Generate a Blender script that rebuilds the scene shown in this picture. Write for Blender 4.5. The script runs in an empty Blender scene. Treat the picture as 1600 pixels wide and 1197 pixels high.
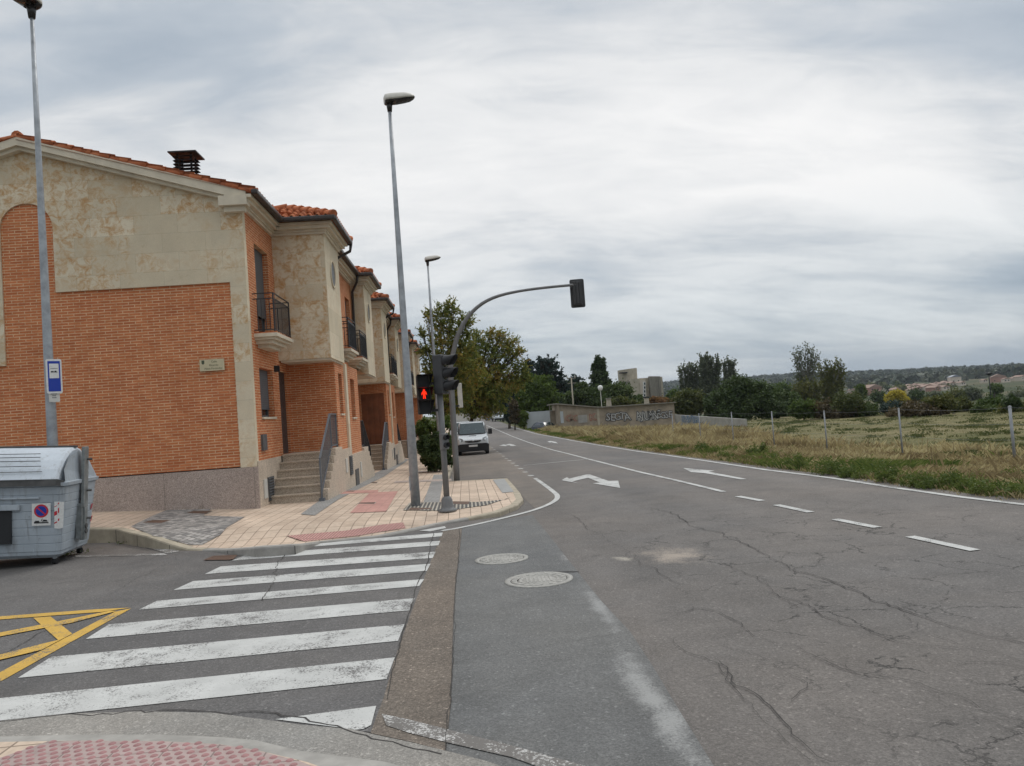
import bpy, math, random
import numpy as np
from mathutils import Vector, Matrix
from mathutils.geometry import tessellate_polygon, delaunay_2d_cdt

random.seed(7)
rng = np.random.default_rng(11)
SC = bpy.context.scene
COL = SC.collection
PI = math.pi
R_ = math.radians

# ------------------------------------------------------------------ camera
F_PX = 1200.0                      # focal length in photo pixels (photo 1600 x 1197)
EYE = Vector((0.0, 0.0, 1.75))
def cam_axes():
    roll = R_(4.1)
    cx, cy = 725 - 800, 598.5 - 650          # where +Y (street direction) lands, y up
    # camera space direction of world +Y
    d = Vector((cx / F_PX, cy / F_PX, -1)).normalized()
    # un-roll : image is turned counter-clockwise by roll
    c, s = math.cos(-roll), math.sin(-roll)
    dx, dy = d.x * c - d.y * s, d.x * s + d.y * c
    yaw = math.atan2(-dx, -d.z)              # camera turned to the right of +Y
    pitch = -math.asin(dy)
    fwd = Vector((math.sin(yaw) * math.cos(pitch), math.cos(yaw) * math.cos(pitch), math.sin(pitch)))
    right = Vector((math.cos(yaw), -math.sin(yaw), 0))
    up = right.cross(fwd)
    # roll camera clockwise
    r2 = right * math.cos(roll) - up * math.sin(roll)
    u2 = right * math.sin(roll) + up * math.cos(roll)
    return r2, u2, fwd
CR, CU, CF = cam_axes()
cam_d = bpy.data.cameras.new('camera')
cam_d.sensor_width = 36
cam_d.lens = 36 * F_PX / 1600
cam_d.clip_start = 0.05
cam_d.clip_end = 12000
cam = bpy.data.objects.new('camera', cam_d)
COL.objects.link(cam)
M3 = Matrix((CR, CU, -CF)).transposed()
cam.matrix_world = Matrix.Translation(EYE) @ M3.to_4x4()
SC.camera = cam

# ------------------------------------------------------------------ world + sun (overcast)
SUN_EL, SUN_AZ = R_(52), R_(35)      # azimuth measured from +Y towards +X
SC.view_settings.view_transform = 'Standard'
SC.view_settings.look = 'None'
SC.view_settings.gamma = 1
SC.view_settings.exposure = 0.0
SC.view_settings.use_curve_mapping = False
SC.cycles.max_bounces = 6
SC.cycles.volume_bounces = 0
SC.cycles.transparent_max_bounces = 8

class NT:
    def __init__(self, tree):
        self.t = tree
    def n(self, typ, props=None, **ins):
        nd = self.t.nodes.new(typ)
        for k, v in (props or {}).items():
            setattr(nd, k, v)
        for k, v in ins.items():
            key = int(k[1:]) if k[0] == 'i' and k[1:].isdigit() else k.replace('_', ' ')
            s = nd.inputs[key]
            if isinstance(v, bpy.types.NodeSocket):
                self.t.links.new(v, s)
            elif isinstance(v, bpy.types.Node):
                self.t.links.new(v.outputs[0], s)
            else:
                if s.type == 'RGBA' and not hasattr(v, '__len__'):
                    v = (v, v, v, 1)
                if s.type == 'RGBA' and len(v) == 3:
                    v = (*v, 1)
                s.default_value = v
        return nd
    def math(self, op, a, b=0.0, c=0.0, clamp=False):
        return self.n('ShaderNodeMath', {'operation': op, 'use_clamp': clamp}, i0=a, i1=b, i2=c).outputs[0]
    def vmath(self, op, a, b=(0, 0, 0)):
        return self.n('ShaderNodeVectorMath', {'operation': op}, i0=a, i1=b)
    def ramp(self, fac, stops, interp='LINEAR'):
        nd = self.t.nodes.new('ShaderNodeValToRGB')
        cr = nd.color_ramp
        cr.interpolation = interp
        while len(cr.elements) < len(stops):
            cr.elements.new(0.5)
        for e, (p, c) in zip(cr.elements, stops):
            e.position = p
            e.color = (c, c, c, 1) if not hasattr(c, '__len__') else (*c[:3], 1)
        self.t.links.new(fac if isinstance(fac, bpy.types.NodeSocket) else fac.outputs[0], nd.inputs[0])
        return nd.outputs[0]
    def mix(self, fac, a, b, mode='MIX'):
        nd = self.n('ShaderNodeMix', {'data_type': 'RGBA', 'blend_type': mode, 'clamp_factor': True})
        for i, v in ((0, fac), (6, a), (7, b)):
            s = nd.inputs[i]
            if isinstance(v, bpy.types.NodeSocket):
                self.t.links.new(v, s)
            else:
                if i and not hasattr(v, '__len__'):
                    v = (v, v, v)
                s.default_value = (*v[:3], 1) if i else v
        return nd.outputs[2]
    def noise(self, vec, scale, detail=4, rough=0.55, dist=0.0, lac=2.0):
        nd = self.n('ShaderNodeTexNoise', {}, Vector=vec, Scale=scale, Detail=detail, Roughness=rough, Distortion=dist, Lacunarity=lac)
        return nd.outputs[0]

w = bpy.data.worlds.new("World")
SC.world = w
w.use_nodes = True
wt = w.node_tree
for nd in list(wt.nodes):
    wt.nodes.remove(nd)
N = NT(wt)
sky = N.n('ShaderNodeTexSky', {'sky_type': 'NISHITA', 'sun_disc': False, 'sun_elevation': SUN_EL, 'sun_rotation': SUN_AZ,
                               'air_density': 1.0, 'dust_density': 2.0})
bg_sky = N.n('ShaderNodeBackground', {}, Color=sky.outputs[0], Strength=0.08)
tc = N.n('ShaderNodeTexCoord')
dirv = tc.outputs['Generated']
sep = N.n('ShaderNodeSeparateXYZ', {}, i0=dirv)
zc = N.math('MAXIMUM', sep.outputs[2], 0.0)
den = N.math('ADD', zc, 0.26)
px_ = N.math('DIVIDE', sep.outputs[0], den)
py_ = N.math('DIVIDE', sep.outputs[1], den)
pl = N.n('ShaderNodeCombineXYZ', {}, i0=px_, i1=py_, i2=0.0)
mp1 = N.n('ShaderNodeMapping', {}, Vector=pl.outputs[0], Rotation=(0, 0, R_(-38)), Scale=(0.8, 1.5, 1))
n1 = N.noise(mp1.outputs[0], 1.0, 5, 0.5, 0.6)
mp2 = N.n('ShaderNodeMapping', {}, Vector=pl.outputs[0], Location=(3.1, 7.7, 0), Rotation=(0, 0, R_(-34)), Scale=(1.5, 3.6, 1))
n2 = N.noise(mp2.outputs[0], 1.1, 5, 0.55, 0.8)
mp3 = N.n('ShaderNodeMapping', {}, Vector=pl.outputs[0], Location=(9.1, 2.7, 0), Rotation=(0, 0, R_(15)), Scale=(0.3, 0.42, 1))
n3 = N.noise(mp3.outputs[0], 1.3, 3, 0.5, 0.3)
mp4 = N.n('ShaderNodeMapping', {}, Vector=pl.outputs[0], Location=(1.1, 4.7, 0), Rotation=(0, 0, R_(-40)), Scale=(3.4, 8.0, 1))
n4 = N.noise(mp4.outputs[0], 1.2, 6, 0.6, 1.0)
def lobe(px, py, sharp):
    d = (CR * ((px - 800) / F_PX) + CU * ((598.5 - py) / F_PX) + CF).normalized()
    dt = N.n('ShaderNodeVectorMath', {'operation': 'DOT_PRODUCT'}, i0=dirv, i1=tuple(d)).outputs['Value']
    return N.math('POWER', N.math('MAXIMUM', dt, 0.0), sharp)
s = N.math('ADD', N.math('MULTIPLY', n1, 0.50), N.math('MULTIPLY', n2, 0.27))
s = N.math('ADD', s, N.math('MULTIPLY', n3, 0.24))
s = N.math('ADD', s, N.math('MULTIPLY', N.math('SUBTRACT', n4, 0.27), 0.15))
for (x_, y_, sh, am) in ((1440, 330, 120, 0.10), (1290, 300, 60, 0.06), (640, 230, 60, 0.07), (950, 330, 70, 0.05), (1050, 120, 80, 0.03),
                         (250, 90, 60, -0.05), (1480, 560, 90, -0.05), (1150, 460, 100, -0.05), (1560, 60, 80, -0.04), (800, 30, 90, -0.03)):
    s = N.math('ADD', s, N.math('MULTIPLY', lobe(x_, y_, sh), am))
cl = N.ramp(s, [(0.37, (0.41, 0.475, 0.55)), (0.47, (0.52, 0.575, 0.635)), (0.54, (0.67, 0.70, 0.73)), (0.61, (0.84, 0.85, 0.855)), (0.72, (0.98, 0.975, 0.965))])
# low clouds near the horizon are a little darker and bluer
hz = N.ramp(N.math('MULTIPLY', zc, 1.0), [(0.0, (0.74, 0.78, 0.81)), (0.08, (0.78, 0.83, 0.865)), (0.24, 1.0), (1.0, 1.0)])
cl = N.mix(1.0, cl, hz, 'MULTIPLY')
zen = N.ramp(zc, [(0.0, 1.0), (0.50, 1.0), (0.75, 1.75), (1.0, 2.1)])
cl = N.mix(1.0, cl, zen, 'MULTIPLY')
bg_cl = N.n('ShaderNodeBackground', {}, Color=cl, Strength=1.0)
mixs = N.n('ShaderNodeMixShader', {}, i0=0.93, i1=bg_sky.outputs[0], i2=bg_cl.outputs[0])
N.n('ShaderNodeOutputWorld', {}, Surface=mixs.outputs[0])

sun_d = bpy.data.lights.new('sun', 'SUN')
sun_d.energy = 1.1
sun_d.angle = R_(18)
sun_d.color = (1.0, 0.96, 0.9)
sun = bpy.data.objects.new('sun', sun_d)
COL.objects.link(sun)
sd = Vector((math.sin(SUN_AZ) * math.cos(SUN_EL), math.cos(SUN_AZ) * math.cos(SUN_EL), math.sin(SUN_EL)))
sun.rotation_euler = sd.to_track_quat('Z', 'Y').to_euler()

# ------------------------------------------------------------------ ground shape
def smooth(t):
    t = np.clip(t, 0, 1)
    return t * t * (3 - 2 * t)
_RY = [-60, 0, 15, 30, 46, 62, 85, 120, 204, 420, 900]
_RZ = [0.2, 0, -0.075, -0.33, -0.63, -0.80, -0.82, -0.5, 0.3, 2.6, 3.0]
def Rz(y):
    y = np.asarray(y, float)
    return sum(np.interp(y + o, _RY, _RZ) for o in (-3, -2, -1, 0, 1, 2, 3)) / 7
def Rf(x, y):
    return float(Rz(y))
def ray(px, py):
    return (CR * ((px - 800) / F_PX) + CU * ((598.5 - py) / F_PX) + CF)
def hit(px, py, fn=Rf):
    """point of the ground surface fn(x, y) that is seen at photo pixel px, py"""
    d = ray(px, py)
    t = 2.0
    prev = t
    while t < 3000:
        p = EYE + d * t
        if p.z < fn(p.x, p.y):
            a, b = prev, t
            for _ in range(40):
                m = (a + b) / 2
                p = EYE + d * m
                if p.z < fn(p.x, p.y): b = m
                else: a = m
            return EYE + d * b
        prev = t
        t *= 1.02
    return EYE + d * t
def at(px, py, Y):
    """point at distance Y along the street seen at photo pixel px, py"""
    d = ray(px, py)
    return EYE + d * (Y / d.y)
def atx(px, py, X):
    d = ray(px, py)
    return EYE + d * (X / d.x)

# right hand road edge, from its painted edge line
EDGE = [hit(*p) for p in ((1690, 800), (1600, 789), (1500, 777), (1400, 763), (1300, 747.5), (1200, 735), (1100, 720), (1000, 706), (944, 697), (887, 687), (831, 676), (794, 665.5))]
EY = [p.y for p in EDGE]; EX = [p.x for p in EDGE]
def xedge(y):
    a = (EX[1] - EX[0]) / max(0.01, EY[1] - EY[0])
    y = np.asarray(y, float)
    return np.where(y < EY[0], EX[0], np.interp(y, EY, EX))
VR = [60, 200, 420, 820, 1150, 1800, 2600, 3500, 6000]
VZ = [-1.2, -4.0, -6.8, -5.0, 0.0, 18, 46, 52, 54]
def Tz(x, y):
    x = np.asarray(x, float); y = np.asarray(y, float)
    base = Rz(y) - 0.05
    e = x - (xedge(y) + 0.35)
    verge = Rz(y) + 0.01
    zf = -0.55 - 0.011 * (np.clip(y, 12, 110) - 20) - 0.004 * np.clip(x - 13, 0, 60) + 0.05 * np.sin(x * .31 + y * .17) + 0.03 * np.sin(x * .7 - y * .4)
    z = np.where(e > 0, verge + (zf - verge) * smooth(e / 4.8), base)
    r = np.hypot(x, y)
    v = np.interp(r, VR, VZ) + 3.0 * smooth((r - 1500) / 900) * (np.sin(x / 310) + np.sin(x / 130 + y / 300)) 
    v = np.where(v > 0, v * np.clip(1 - 1.7 * (x / np.maximum(y, 1) - .5), .45, 1.08), v)
    wv = smooth((r - 85) / 140) * smooth((x - 18 - 0.06 * y) / 45)
    return z + (v - z) * wv
def Tf(x, y):
    return float(Tz(x, y))

# ------------------------------------------------------------------ helpers
def tag(o, label=None, cat=None, group=None, kind=None):
    if label: o['label'] = label
    if cat: o['category'] = cat
    if group: o['group'] = group
    if kind: o['kind'] = kind
    return o
def thing(name, label, cat, loc=(0, 0, 0), rz=0.0, group=None):
    o = bpy.data.objects.new(name, None)
    o.empty_display_size = 0.2
    COL.objects.link(o)
    o.location = loc
    o.rotation_euler = (0, 0, rz)
    return tag(o, label, cat, group)
class MB:
    """collects faces; build() makes ONE mesh object"""
    def __init__(self):
        self.v = []; self.f = []; self.sm = []
    def add(self, verts, faces, smooth=False):
        o = len(self.v)
        self.v.extend([tuple(p) for p in verts])
        self.f.extend([tuple(i + o for i in f) for f in faces])
        self.sm.extend([smooth] * len(faces))
        return self
    def quad(self, a, b, c, d):
        return self.add([a, b, c, d], [(0, 1, 2, 3)])
    def box(self, x0, x1, y0, y1, z0, z1, M=None):
        vs = [(x, y, z) for z in (z0, z1) for y in (y0, y1) for x in (x0, x1)]
        if M: vs = [M @ Vector(p) for p in vs]
        return self.add(vs, [(0, 2, 3, 1), (4, 5, 7, 6), (0, 1, 5, 4), (2, 6, 7, 3), (0, 4, 6, 2), (1, 3, 7, 5)])
    def cbox(self, c, s, M=None):
        return self.box(c[0] - s[0] / 2, c[0] + s[0] / 2, c[1] - s[1] / 2, c[1] + s[1] / 2, c[2] - s[2] / 2, c[2] + s[2] / 2, M)
    def tube(self, pts, rad, seg=10, caps=True, smooth=True):
        pts = [Vector(p) for p in pts]
        rs = rad if hasattr(rad, '__len__') else [rad] * len(pts)
        vs = []; fs = []
        ref = None
        for i, p in enumerate(pts):
            t = (pts[min(i + 1, len(pts) - 1)] - pts[max(i - 1, 0)]).normalized()
            if ref is None:
                ref = Vector((1, 0, 0)) if abs(t.x) < 0.8 else Vector((0, 1, 0))
            a = (ref - t * ref.dot(t)).normalized(); b = t.cross(a)
            ref = a
            for k in range(seg):
                an = 2 * PI * k / seg
                vs.append(p + (a * math.cos(an) + b * math.sin(an)) * rs[i])
        for i in range(len(pts) - 1):
            for k in range(seg):
                k2 = (k + 1) % seg
                fs.append((i * seg + k, i * seg + k2, (i + 1) * seg + k2, (i + 1) * seg + k))
        self.add(vs, fs, smooth)
        if caps:
            n = len(pts) - 1
            self.add([vs[k] for k in range(seg)][::-1], [tuple(range(seg))])
            self.add([vs[n * seg + k] for k in range(seg)], [tuple(range(seg))])
        return self
    def bar(self, p, q, w, h=None):
        p = Vector(p); q = Vector(q); h = h or w
        t = (q - p).normalized()
        ref = Vector((0, 0, 1)) if abs(t.z) < 0.9 else Vector((1, 0, 0))
        a = t.cross(ref).normalized() * w / 2; b = a.cross(t).normalized() * h / 2
        vs = [p - a - b, p + a - b, p + a + b, p - a + b, q - a - b, q + a - b, q + a + b, q - a + b]
        return self.add(vs, [(0, 1, 2, 3), (7, 6, 5, 4), (0, 4, 5, 1), (1, 5, 6, 2), (2, 6, 7, 3), (3, 7, 4, 0)])
    def lathe(self, prof, seg=20, c=(0, 0, 0), M=None, smooth=True):
        vs = []; fs = []
        for (r, z) in prof:
            for k in range(seg):
                an = 2 * PI * k / seg
                p = Vector((c[0] + r * math.cos(an), c[1] + r * math.sin(an), c[2] + z))
                vs.append(M @ p if M else p)
        for i in range(len(prof) - 1):
            for k in range(seg):
                k2 = (k + 1) % seg
                fs.append((i * seg + k, i * seg + k2, (i + 1) * seg + k2, (i + 1) * seg + k))
        self.add(vs, fs, smooth)
        return self
    def prism(self, poly, ax, a0, a1):
        """poly: 2d outline; ax: axis of extrusion 0/1/2 (other axes in order)"""
        def mk(p, a):
            q = [0, 0, 0]; o = [i for i in range(3) if i != ax]
            q[ax] = a; q[o[0]] = p[0]; q[o[1]] = p[1]
            return tuple(q)
        n = len(poly)
        vs = [mk(p, a0) for p in poly] + [mk(p, a1) for p in poly]
        fs = [(i, (i + 1) % n, n + (i + 1) % n, n + i) for i in range(n)]
        tr = tessellate_polygon([[Vector((p[0], p[1], 0)) for p in poly]])
        fs += [tuple(t) for t in tr] + [tuple(n + i for i in t[::-1]) for t in tr]
        return self.add(vs, fs)
    def loft(self, rings, smooth=True, caps=True):
        n = len(rings[0])
        vs = [p for r in rings for p in r]
        fs = []
        for i in range(len(rings) - 1):
            for k in range(n):
                k2 = (k + 1) % n
                fs.append((i * n + k, i * n + k2, (i + 1) * n + k2, (i + 1) * n + k))
        self.add(vs, fs, smooth)
        if caps:
            self.add(list(rings[0])[::-1], [tuple(range(n))])
            self.add(list(rings[-1]), [tuple(range(n))])
        return self
    def build(self, name, mat, parent=None, world=False, bevel=0.0, local=False, recalc=True):
        me = bpy.data.meshes.new(name)
        vs = self.v
        if parent is not None and not local:
            L = Vector(parent.location); 
            pp = parent.parent
            while pp is not None:
                L += Vector(pp.location); pp = pp.parent
            vs = [(p[0] - L.x, p[1] - L.y, p[2] - L.z) for p in vs]
        me.from_pydata(vs, [], self.f)
        me.polygons.foreach_set('use_smooth', self.sm)
        me.validate()
        if recalc:
            import bmesh
            bm = bmesh.new(); bm.from_mesh(me)
            bmesh.ops.remove_doubles(bm, verts=bm.verts, dist=1e-5)
            bmesh.ops.recalc_face_normals(bm, faces=bm.faces)
            bm.to_mesh(me); bm.free()
        me.update()
        o = bpy.data.objects.new(name, me)
        COL.objects.link(o)
        if mat: me.materials.append(mat)
        if parent is not None: o.parent = parent
        if bevel:
            b = o.modifiers.new('bevel', 'BEVEL'); b.width = bevel; b.segments = 2; b.limit_method = 'ANGLE'
        return o
def flat(o, rot=None):
    return o
def struct(name, mb, mat, **k):
    o = mb.build(name, mat, **k); o['kind'] = 'structure'
    return o
def copy_tree(o, parent=None):
    c = o.copy(); COL.objects.link(c)
    if parent: c.parent = parent
    for ch in list(o.children):
        copy_tree(ch, c)
    return c
def text_mesh(txt, size, shear=0.0, offset=0.0, space=1.0):
    cu = bpy.data.curves.new('lettering', 'FONT')
    cu.body = txt; cu.size = size; cu.align_x = 'CENTER'; cu.align_y = 'CENTER'; cu.shear = shear; cu.offset = offset
    cu.space_character = space; cu.extrude = 0.0; cu.resolution_u = 3
    o = bpy.data.objects.new('lettering', cu); COL.objects.link(o)
    bpy.context.view_layer.update()
    me = bpy.data.meshes.new_from_object(o)
    vs = [v.co.copy() for v in me.vertices]; fs = [tuple(p.vertices) for p in me.polygons]
    bpy.data.objects.remove(o); bpy.data.meshes.remove(me); bpy.data.curves.remove(cu)
    return vs, fs

# ------------------------------------------------------------------ materials
def new_mat(name):
    m = bpy.data.materials.new(name); m.use_nodes = True
    t = m.node_tree
    for nd in list(t.nodes): t.nodes.remove(nd)
    return m, NT(t)
def finish(N, color, rough=0.8, bump=None, bstr=0.3, bdist=0.01, metal=0.0, spec=0.3):
    kw = dict(Base_Color=color, Roughness=rough, Metallic=metal)
    p = N.n('ShaderNodeBsdfPrincipled', {}, **kw)
    p.inputs['Specular IOR Level'].default_value = spec
    if bump is not None:
        b = N.n('ShaderNodeBump', {}, Strength=bstr, Distance=bdist, Height=bump)
        N.t.links.new(b.outputs[0], p.inputs['Normal'])
    N.n('ShaderNodeOutputMaterial', {}, Surface=p.outputs[0])
    return p
def pos(N):
    return N.n('ShaderNodeNewGeometry').outputs['Position']
def simple(name, col, rough=0.6, metal=0.0, var=0.10, scale=6.0, spec=0.35, bump=0.0):
    m, N = new_mat(name)
    P = N.n('ShaderNodeTexCoord').outputs['Object']
    a = N.noise(P, scale, 5, 0.6)
    f = N.ramp(a, [(0.3, 1 - var), (0.7, 1 + var)])
    c = N.mix(1.0, col, f, 'MULTIPLY')
    r = N.ramp(N.noise(P, scale * 2.3, 3), [(0.3, max(0.05, rough - .1)), (0.7, min(1, rough + .1))])
    finish(N, c, r, bump=(a if bump else None), bstr=bump, metal=metal, spec=spec)
    return m
def asphalt(name, base, warm=0.0, speck=0.5, craze=True, blobs=()):
    m, N = new_mat(name)
    P = pos(N)
    big = N.noise(P, 0.23, 4, 0.6)
    mid = N.noise(P, 1.7, 5, 0.65)
    mpw = N.n('ShaderNodeMapping', {}, Vector=P, Scale=(1.0, 0.12, 1))
    lane = N.noise(mpw.outputs[0], 0.8, 3, 0.5)
    fine = N.noise(P, 75, 3, 0.7)
    v1 = N.n('ShaderNodeTexVoronoi', {'feature': 'F1'}, Vector=P, Scale=62)
    stones = N.ramp(v1.outputs['Color'], [(0.0, 0.62), (0.6, 0.92), (0.84, 1.15), (0.96, 2.1)])
    v2 = N.n('ShaderNodeTexVoronoi', {'feature': 'F1'}, Vector=P, Scale=150)
    st2 = N.ramp(v2.outputs['Color'], [(0.0, 0.5), (0.6, 1.0), (1.0, 1.8)])
    c = N.mix(N.ramp(big, [(0.35, 0.0), (0.65, 1.0)]), tuple(b * k for b, k in zip(base, (0.90, 0.91, 0.93))), tuple(b * k for b, k in zip(base, (1.12 + warm, 1.09, 1.05))))
    c = N.mix(1.0, c, N.ramp(mid, [(0.3, 0.86), (0.7, 1.13)]), 'MULTIPLY')
    c = N.mix(1.0, c, N.ramp(lane, [(0.3, 0.88), (0.7, 1.12)]), 'MULTIPLY')
    c = N.mix(speck, c, stones, 'MULTIPLY')
    c = N.mix(speck * 0.8, c, st2, 'MULTIPLY')
    c = N.mix(0.5, c, N.ramp(fine, [(0.3, 0.6), (0.7, 1.35)]), 'MULTIPLY')
    # light dust stains and dark oily spots
    st = N.noise(P, 3.1, 6, 0.7, 0.5)
    c = N.mix(N.ramp(st, [(0.62, 0.0), (0.78, 0.45)]), c, (0.25, 0.235, 0.215))
    st = N.noise(N.vmath('ADD', P, (31, 17, 0)).outputs[0], 2.2, 6, 0.7, 0.4)
    c = N.mix(N.ramp(st, [(0.66, 0.0), (0.75, 0.5)]), c, (0.035, 0.034, 0.033))
    for (bx, by, ax_, ay_, an, col_, th) in blobs:
        mpb = N.n('ShaderNodeMapping', {'vector_type': 'TEXTURE'}, Vector=P, Location=(bx, by, 0), Rotation=(0, 0, an), Scale=(ax_, ay_, 1))
        mpb2 = N.vmath('MULTIPLY', mpb.outputs[0], (1, 1, 0)).outputs[0]
        dd = N.vmath('LENGTH', mpb2).outputs['Value']
        nn_ = N.math('ADD', N.math('MULTIPLY', N.noise(P, 55, 5, 0.8), 0.9), N.math('MULTIPLY', N.noise(P, 3.0, 4, 0.65), 0.8))
        kk_ = N.math('SUBTRACT', nn_, N.math('MULTIPLY', dd, 0.55))
        c = N.mix(N.ramp(kk_, [(th - .04, 0.0), (th + 0.26, 0.85)]), c, col_)
    if craze:
        wp = N.n('ShaderNodeTexNoise', {}, Vector=P, Scale=2.2, Detail=6, Roughness=0.7)
        dv = N.vmath('ADD', P, N.vmath('SCALE', wp.outputs['Color']).outputs[0])
        dv.inputs[1].links[0].from_node.inputs[3].default_value = 0.55
        vd = N.n('ShaderNodeTexVoronoi', {'feature': 'DISTANCE_TO_EDGE'}, Vector=dv.outputs[0], Scale=1.5)
        line = N.ramp(vd.outputs['Distance'], [(0.0, 1.0), (0.008, 1.0), (0.018, 0.0)])
        brk = N.ramp(N.noise(P, 1.3, 4, 0.7), [(0.46, 0.0), (0.54, 0.9)])
        s_ = N.n('ShaderNodeSeparateXYZ', {}, i0=P)
        msk = N.ramp(s_.outputs[0], [(0.0, 0.0), (0.35, 0.0), (0.36, 0.0), (1.0, 1.0)])
        mx = N.math('MULTIPLY', N.ramp(N.math('MULTIPLY', s_.outputs[0], 0.1), [(0.14, 0.0), (0.26, 1.0), (0.6, 0.9), (0.75, 0.25)]),
                    N.ramp(N.math('MULTIPLY', s_.outputs[1], 0.05), [(0.1, 1.0), (0.50, 1.0), (0.75, 0.0)]))
        f = N.math('MULTIPLY', N.math('MULTIPLY', line, brk), mx)
        c = N.mix(f, c, (0.03, 0.028, 0.026))
    finish(N, c, 0.85, bump=N.math('ADD', fine, N.math('MULTIPLY', v1.outputs['Distance'], 1.2)), bstr=0.5, bdist=0.006, spec=0.3)
    return m
def paint(name, col, under, wear=0.5):
    m, N = new_mat(name)
    P = pos(N)
    a = N.noise(P, 60, 4, 0.75); b = N.noise(P, 5.0, 5, 0.7); g = N.noise(P, 0.9, 3, 0.6)
    k = N.math('ADD', N.math('MULTIPLY', a, 0.50), N.math('ADD', N.math('MULTIPLY', b, 0.30), N.math('MULTIPLY', g, 0.30)))
    f = N.ramp(k, [(0.56 + 0.10 * (0.5 - wear), 0.0), (0.60 + 0.13 * (0.5 - wear), 1.0)])
    tone = N.ramp(N.noise(P, 2.2, 5, 0.65), [(0.3, 0.80), (0.7, 1.06)])
    c = N.mix(1.0, col, tone, 'MULTIPLY')
    c = N.mix(N.ramp(N.noise(P, 130, 2), [(0.3, 0.12), (0.6, 0.0)]), c, under)
    c = N.mix(f, c, under)
    finish(N, c, 0.75, bump=a, bstr=0.3, bdist=0.004)
    return m
def brick_mat():
    m, N = new_mat('brick')
    P = pos(N)
    s_ = N.n('ShaderNodeSeparateXYZ', {}, i0=P)
    u = N.math('ADD', s_.outputs[0], s_.outputs[1])
    uv = N.n('ShaderNodeCombineXYZ', {}, i0=u, i1=s_.outputs[2], i2=0.0).outputs[0]
    def bt(c1, c2, mo, bias=0.0):
        b = N.n('ShaderNodeTexBrick', {'offset': 0.5, 'offset_frequency': 2}, Vector=uv, Color1=c1, Color2=c2, Mortar=mo, Scale=1.0, Mortar_Size=0.0082)
        b.inputs['Mortar Smooth'].default_value = 0.15
        b.inputs['Bias'].default_value = bias
        b.inputs['Brick Width'].default_value = 0.255
        b.inputs['Row Height'].default_value = 0.0605
        return b
    b = bt((0.44, 0.137, 0.058), (0.54, 0.192, 0.080), (0.64, 0.45, 0.28))
    c = b.outputs['Color']
    row = N.math('FLOOR', N.math('DIVIDE', s_.outputs[2], 0.0605))
    c = N.mix(0.5, c, N.ramp(N.noise(N.n('ShaderNodeCombineXYZ', {}, i0=N.math('MULTIPLY', u, 3.9), i1=N.math('MULTIPLY', row, 7.3), i2=0.0).outputs[0], 1.0, 1), [(0.3, (0.82, 0.76, 0.72)), (0.7, (1.14, 1.12, 1.1))]), 'MULTIPLY')
    c = N.mix(0.7, c, N.ramp(N.noise(P, 0.7, 4, 0.6), [(0.3, 0.86), (0.7, 1.1)]), 'MULTIPLY')
    c = N.mix(0.5, c, N.ramp(N.noise(P, 30, 4, 0.7), [(0.3, 0.75), (0.7, 1.2)]), 'MULTIPLY')
    c = N.mix(N.math('MULTIPLY', b.outputs['Fac'], N.ramp(N.noise(P, 4.5, 4, 0.7), [(0.38, 0.65), (0.58, 0.0)])), c, (0.38, 0.17, 0.08))
    finish(N, c, 0.85, bump=N.math('MULTIPLY', b.outputs['Fac'], -1.0), bstr=0.25, bdist=0.006, spec=0.2)
    return m
def stone_mat(name='sandstone', bw=0.92, rh=0.415, stain=1.0, z0=0.06, mort=0.0035):
    m, N = new_mat(name)
    P = pos(N)
    s_ = N.n('ShaderNodeSeparateXYZ', {}, i0=P)
    u = N.math('ADD', s_.outputs[0], s_.outputs[1])
    uv = N.n('ShaderNodeCombineXYZ', {}, i0=u, i1=N.math('ADD', s_.outputs[2], z0), i2=0.0).outputs[0]
    b = N.n('ShaderNodeTexBrick', {'offset': 0.37, 'offset_frequency': 2, 'squash': 1.0}, Vector=uv, Color1=(0, 0, 0), Color2=(1, 1, 1), Mortar=(0.5, 0.5, 0.5), Scale=1.0, Mortar_Size=mort)
    b.inputs['Brick Width'].default_value = bw
    b.inputs['Row Height'].default_value = rh
    b.inputs['Mortar Smooth'].default_value = 0.0
    rnd = b.outputs['Color']
    base = N.mix(rnd, (0.575, 0.495, 0.36), (0.69, 0.61, 0.465))
    base = N.mix(0.8, base, N.ramp(N.noise(P, 1.1, 5, 0.6), [(0.3, 0.84), (0.7, 1.1)]), 'MULTIPLY')
    # iron stains: swirly veins, stronger in some slabs
    wv = N.noise(P, 5.5, 8, 0.74, 0.7)
    wide = N.noise(P, 0.55, 3, 0.6)
    k = N.math('MULTIPLY', N.ramp(wv, [(0.44, 0.0), (0.56, 0.6), (0.66, 1.0)]), N.ramp(N.math('ADD', N.math('ADD', wide, N.math('MULTIPLY', N.math('SUBTRACT', s_.outputs[2], 5.6), 0.05)), N.math('MULTIPLY', rnd, 0.30)), [(0.50, 0.06), (0.66, 1.0)]))
    c = N.mix(N.math('MULTIPLY', k, 0.92 * stain), base, (0.45, 0.235, 0.075))
    dk = N.ramp(N.noise(N.vmath('ADD', P, (5, 9, 2)).outputs[0], 6.0, 6, 0.7, 0.8), [(0.58, 0.0), (0.74, 0.5)])
    c = N.mix(N.math('MULTIPLY', dk, 0.55 * stain), c, (0.30, 0.22, 0.13))
    c = N.mix(N.math('MULTIPLY', b.outputs['Fac'], 0.35), c, (0.20, 0.17, 0.12))
    c = N.mix(0.5, c, N.ramp(N.noise(P, 45, 3, 0.7), [(0.3, 0.88), (0.7, 1.1)]), 'MULTIPLY')
    finish(N, c, 0.85, bump=N.math('MULTIPLY', b.outputs['Fac'], -1.0), bstr=0.25, bdist=0.006, spec=0.2)
    return m
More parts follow.
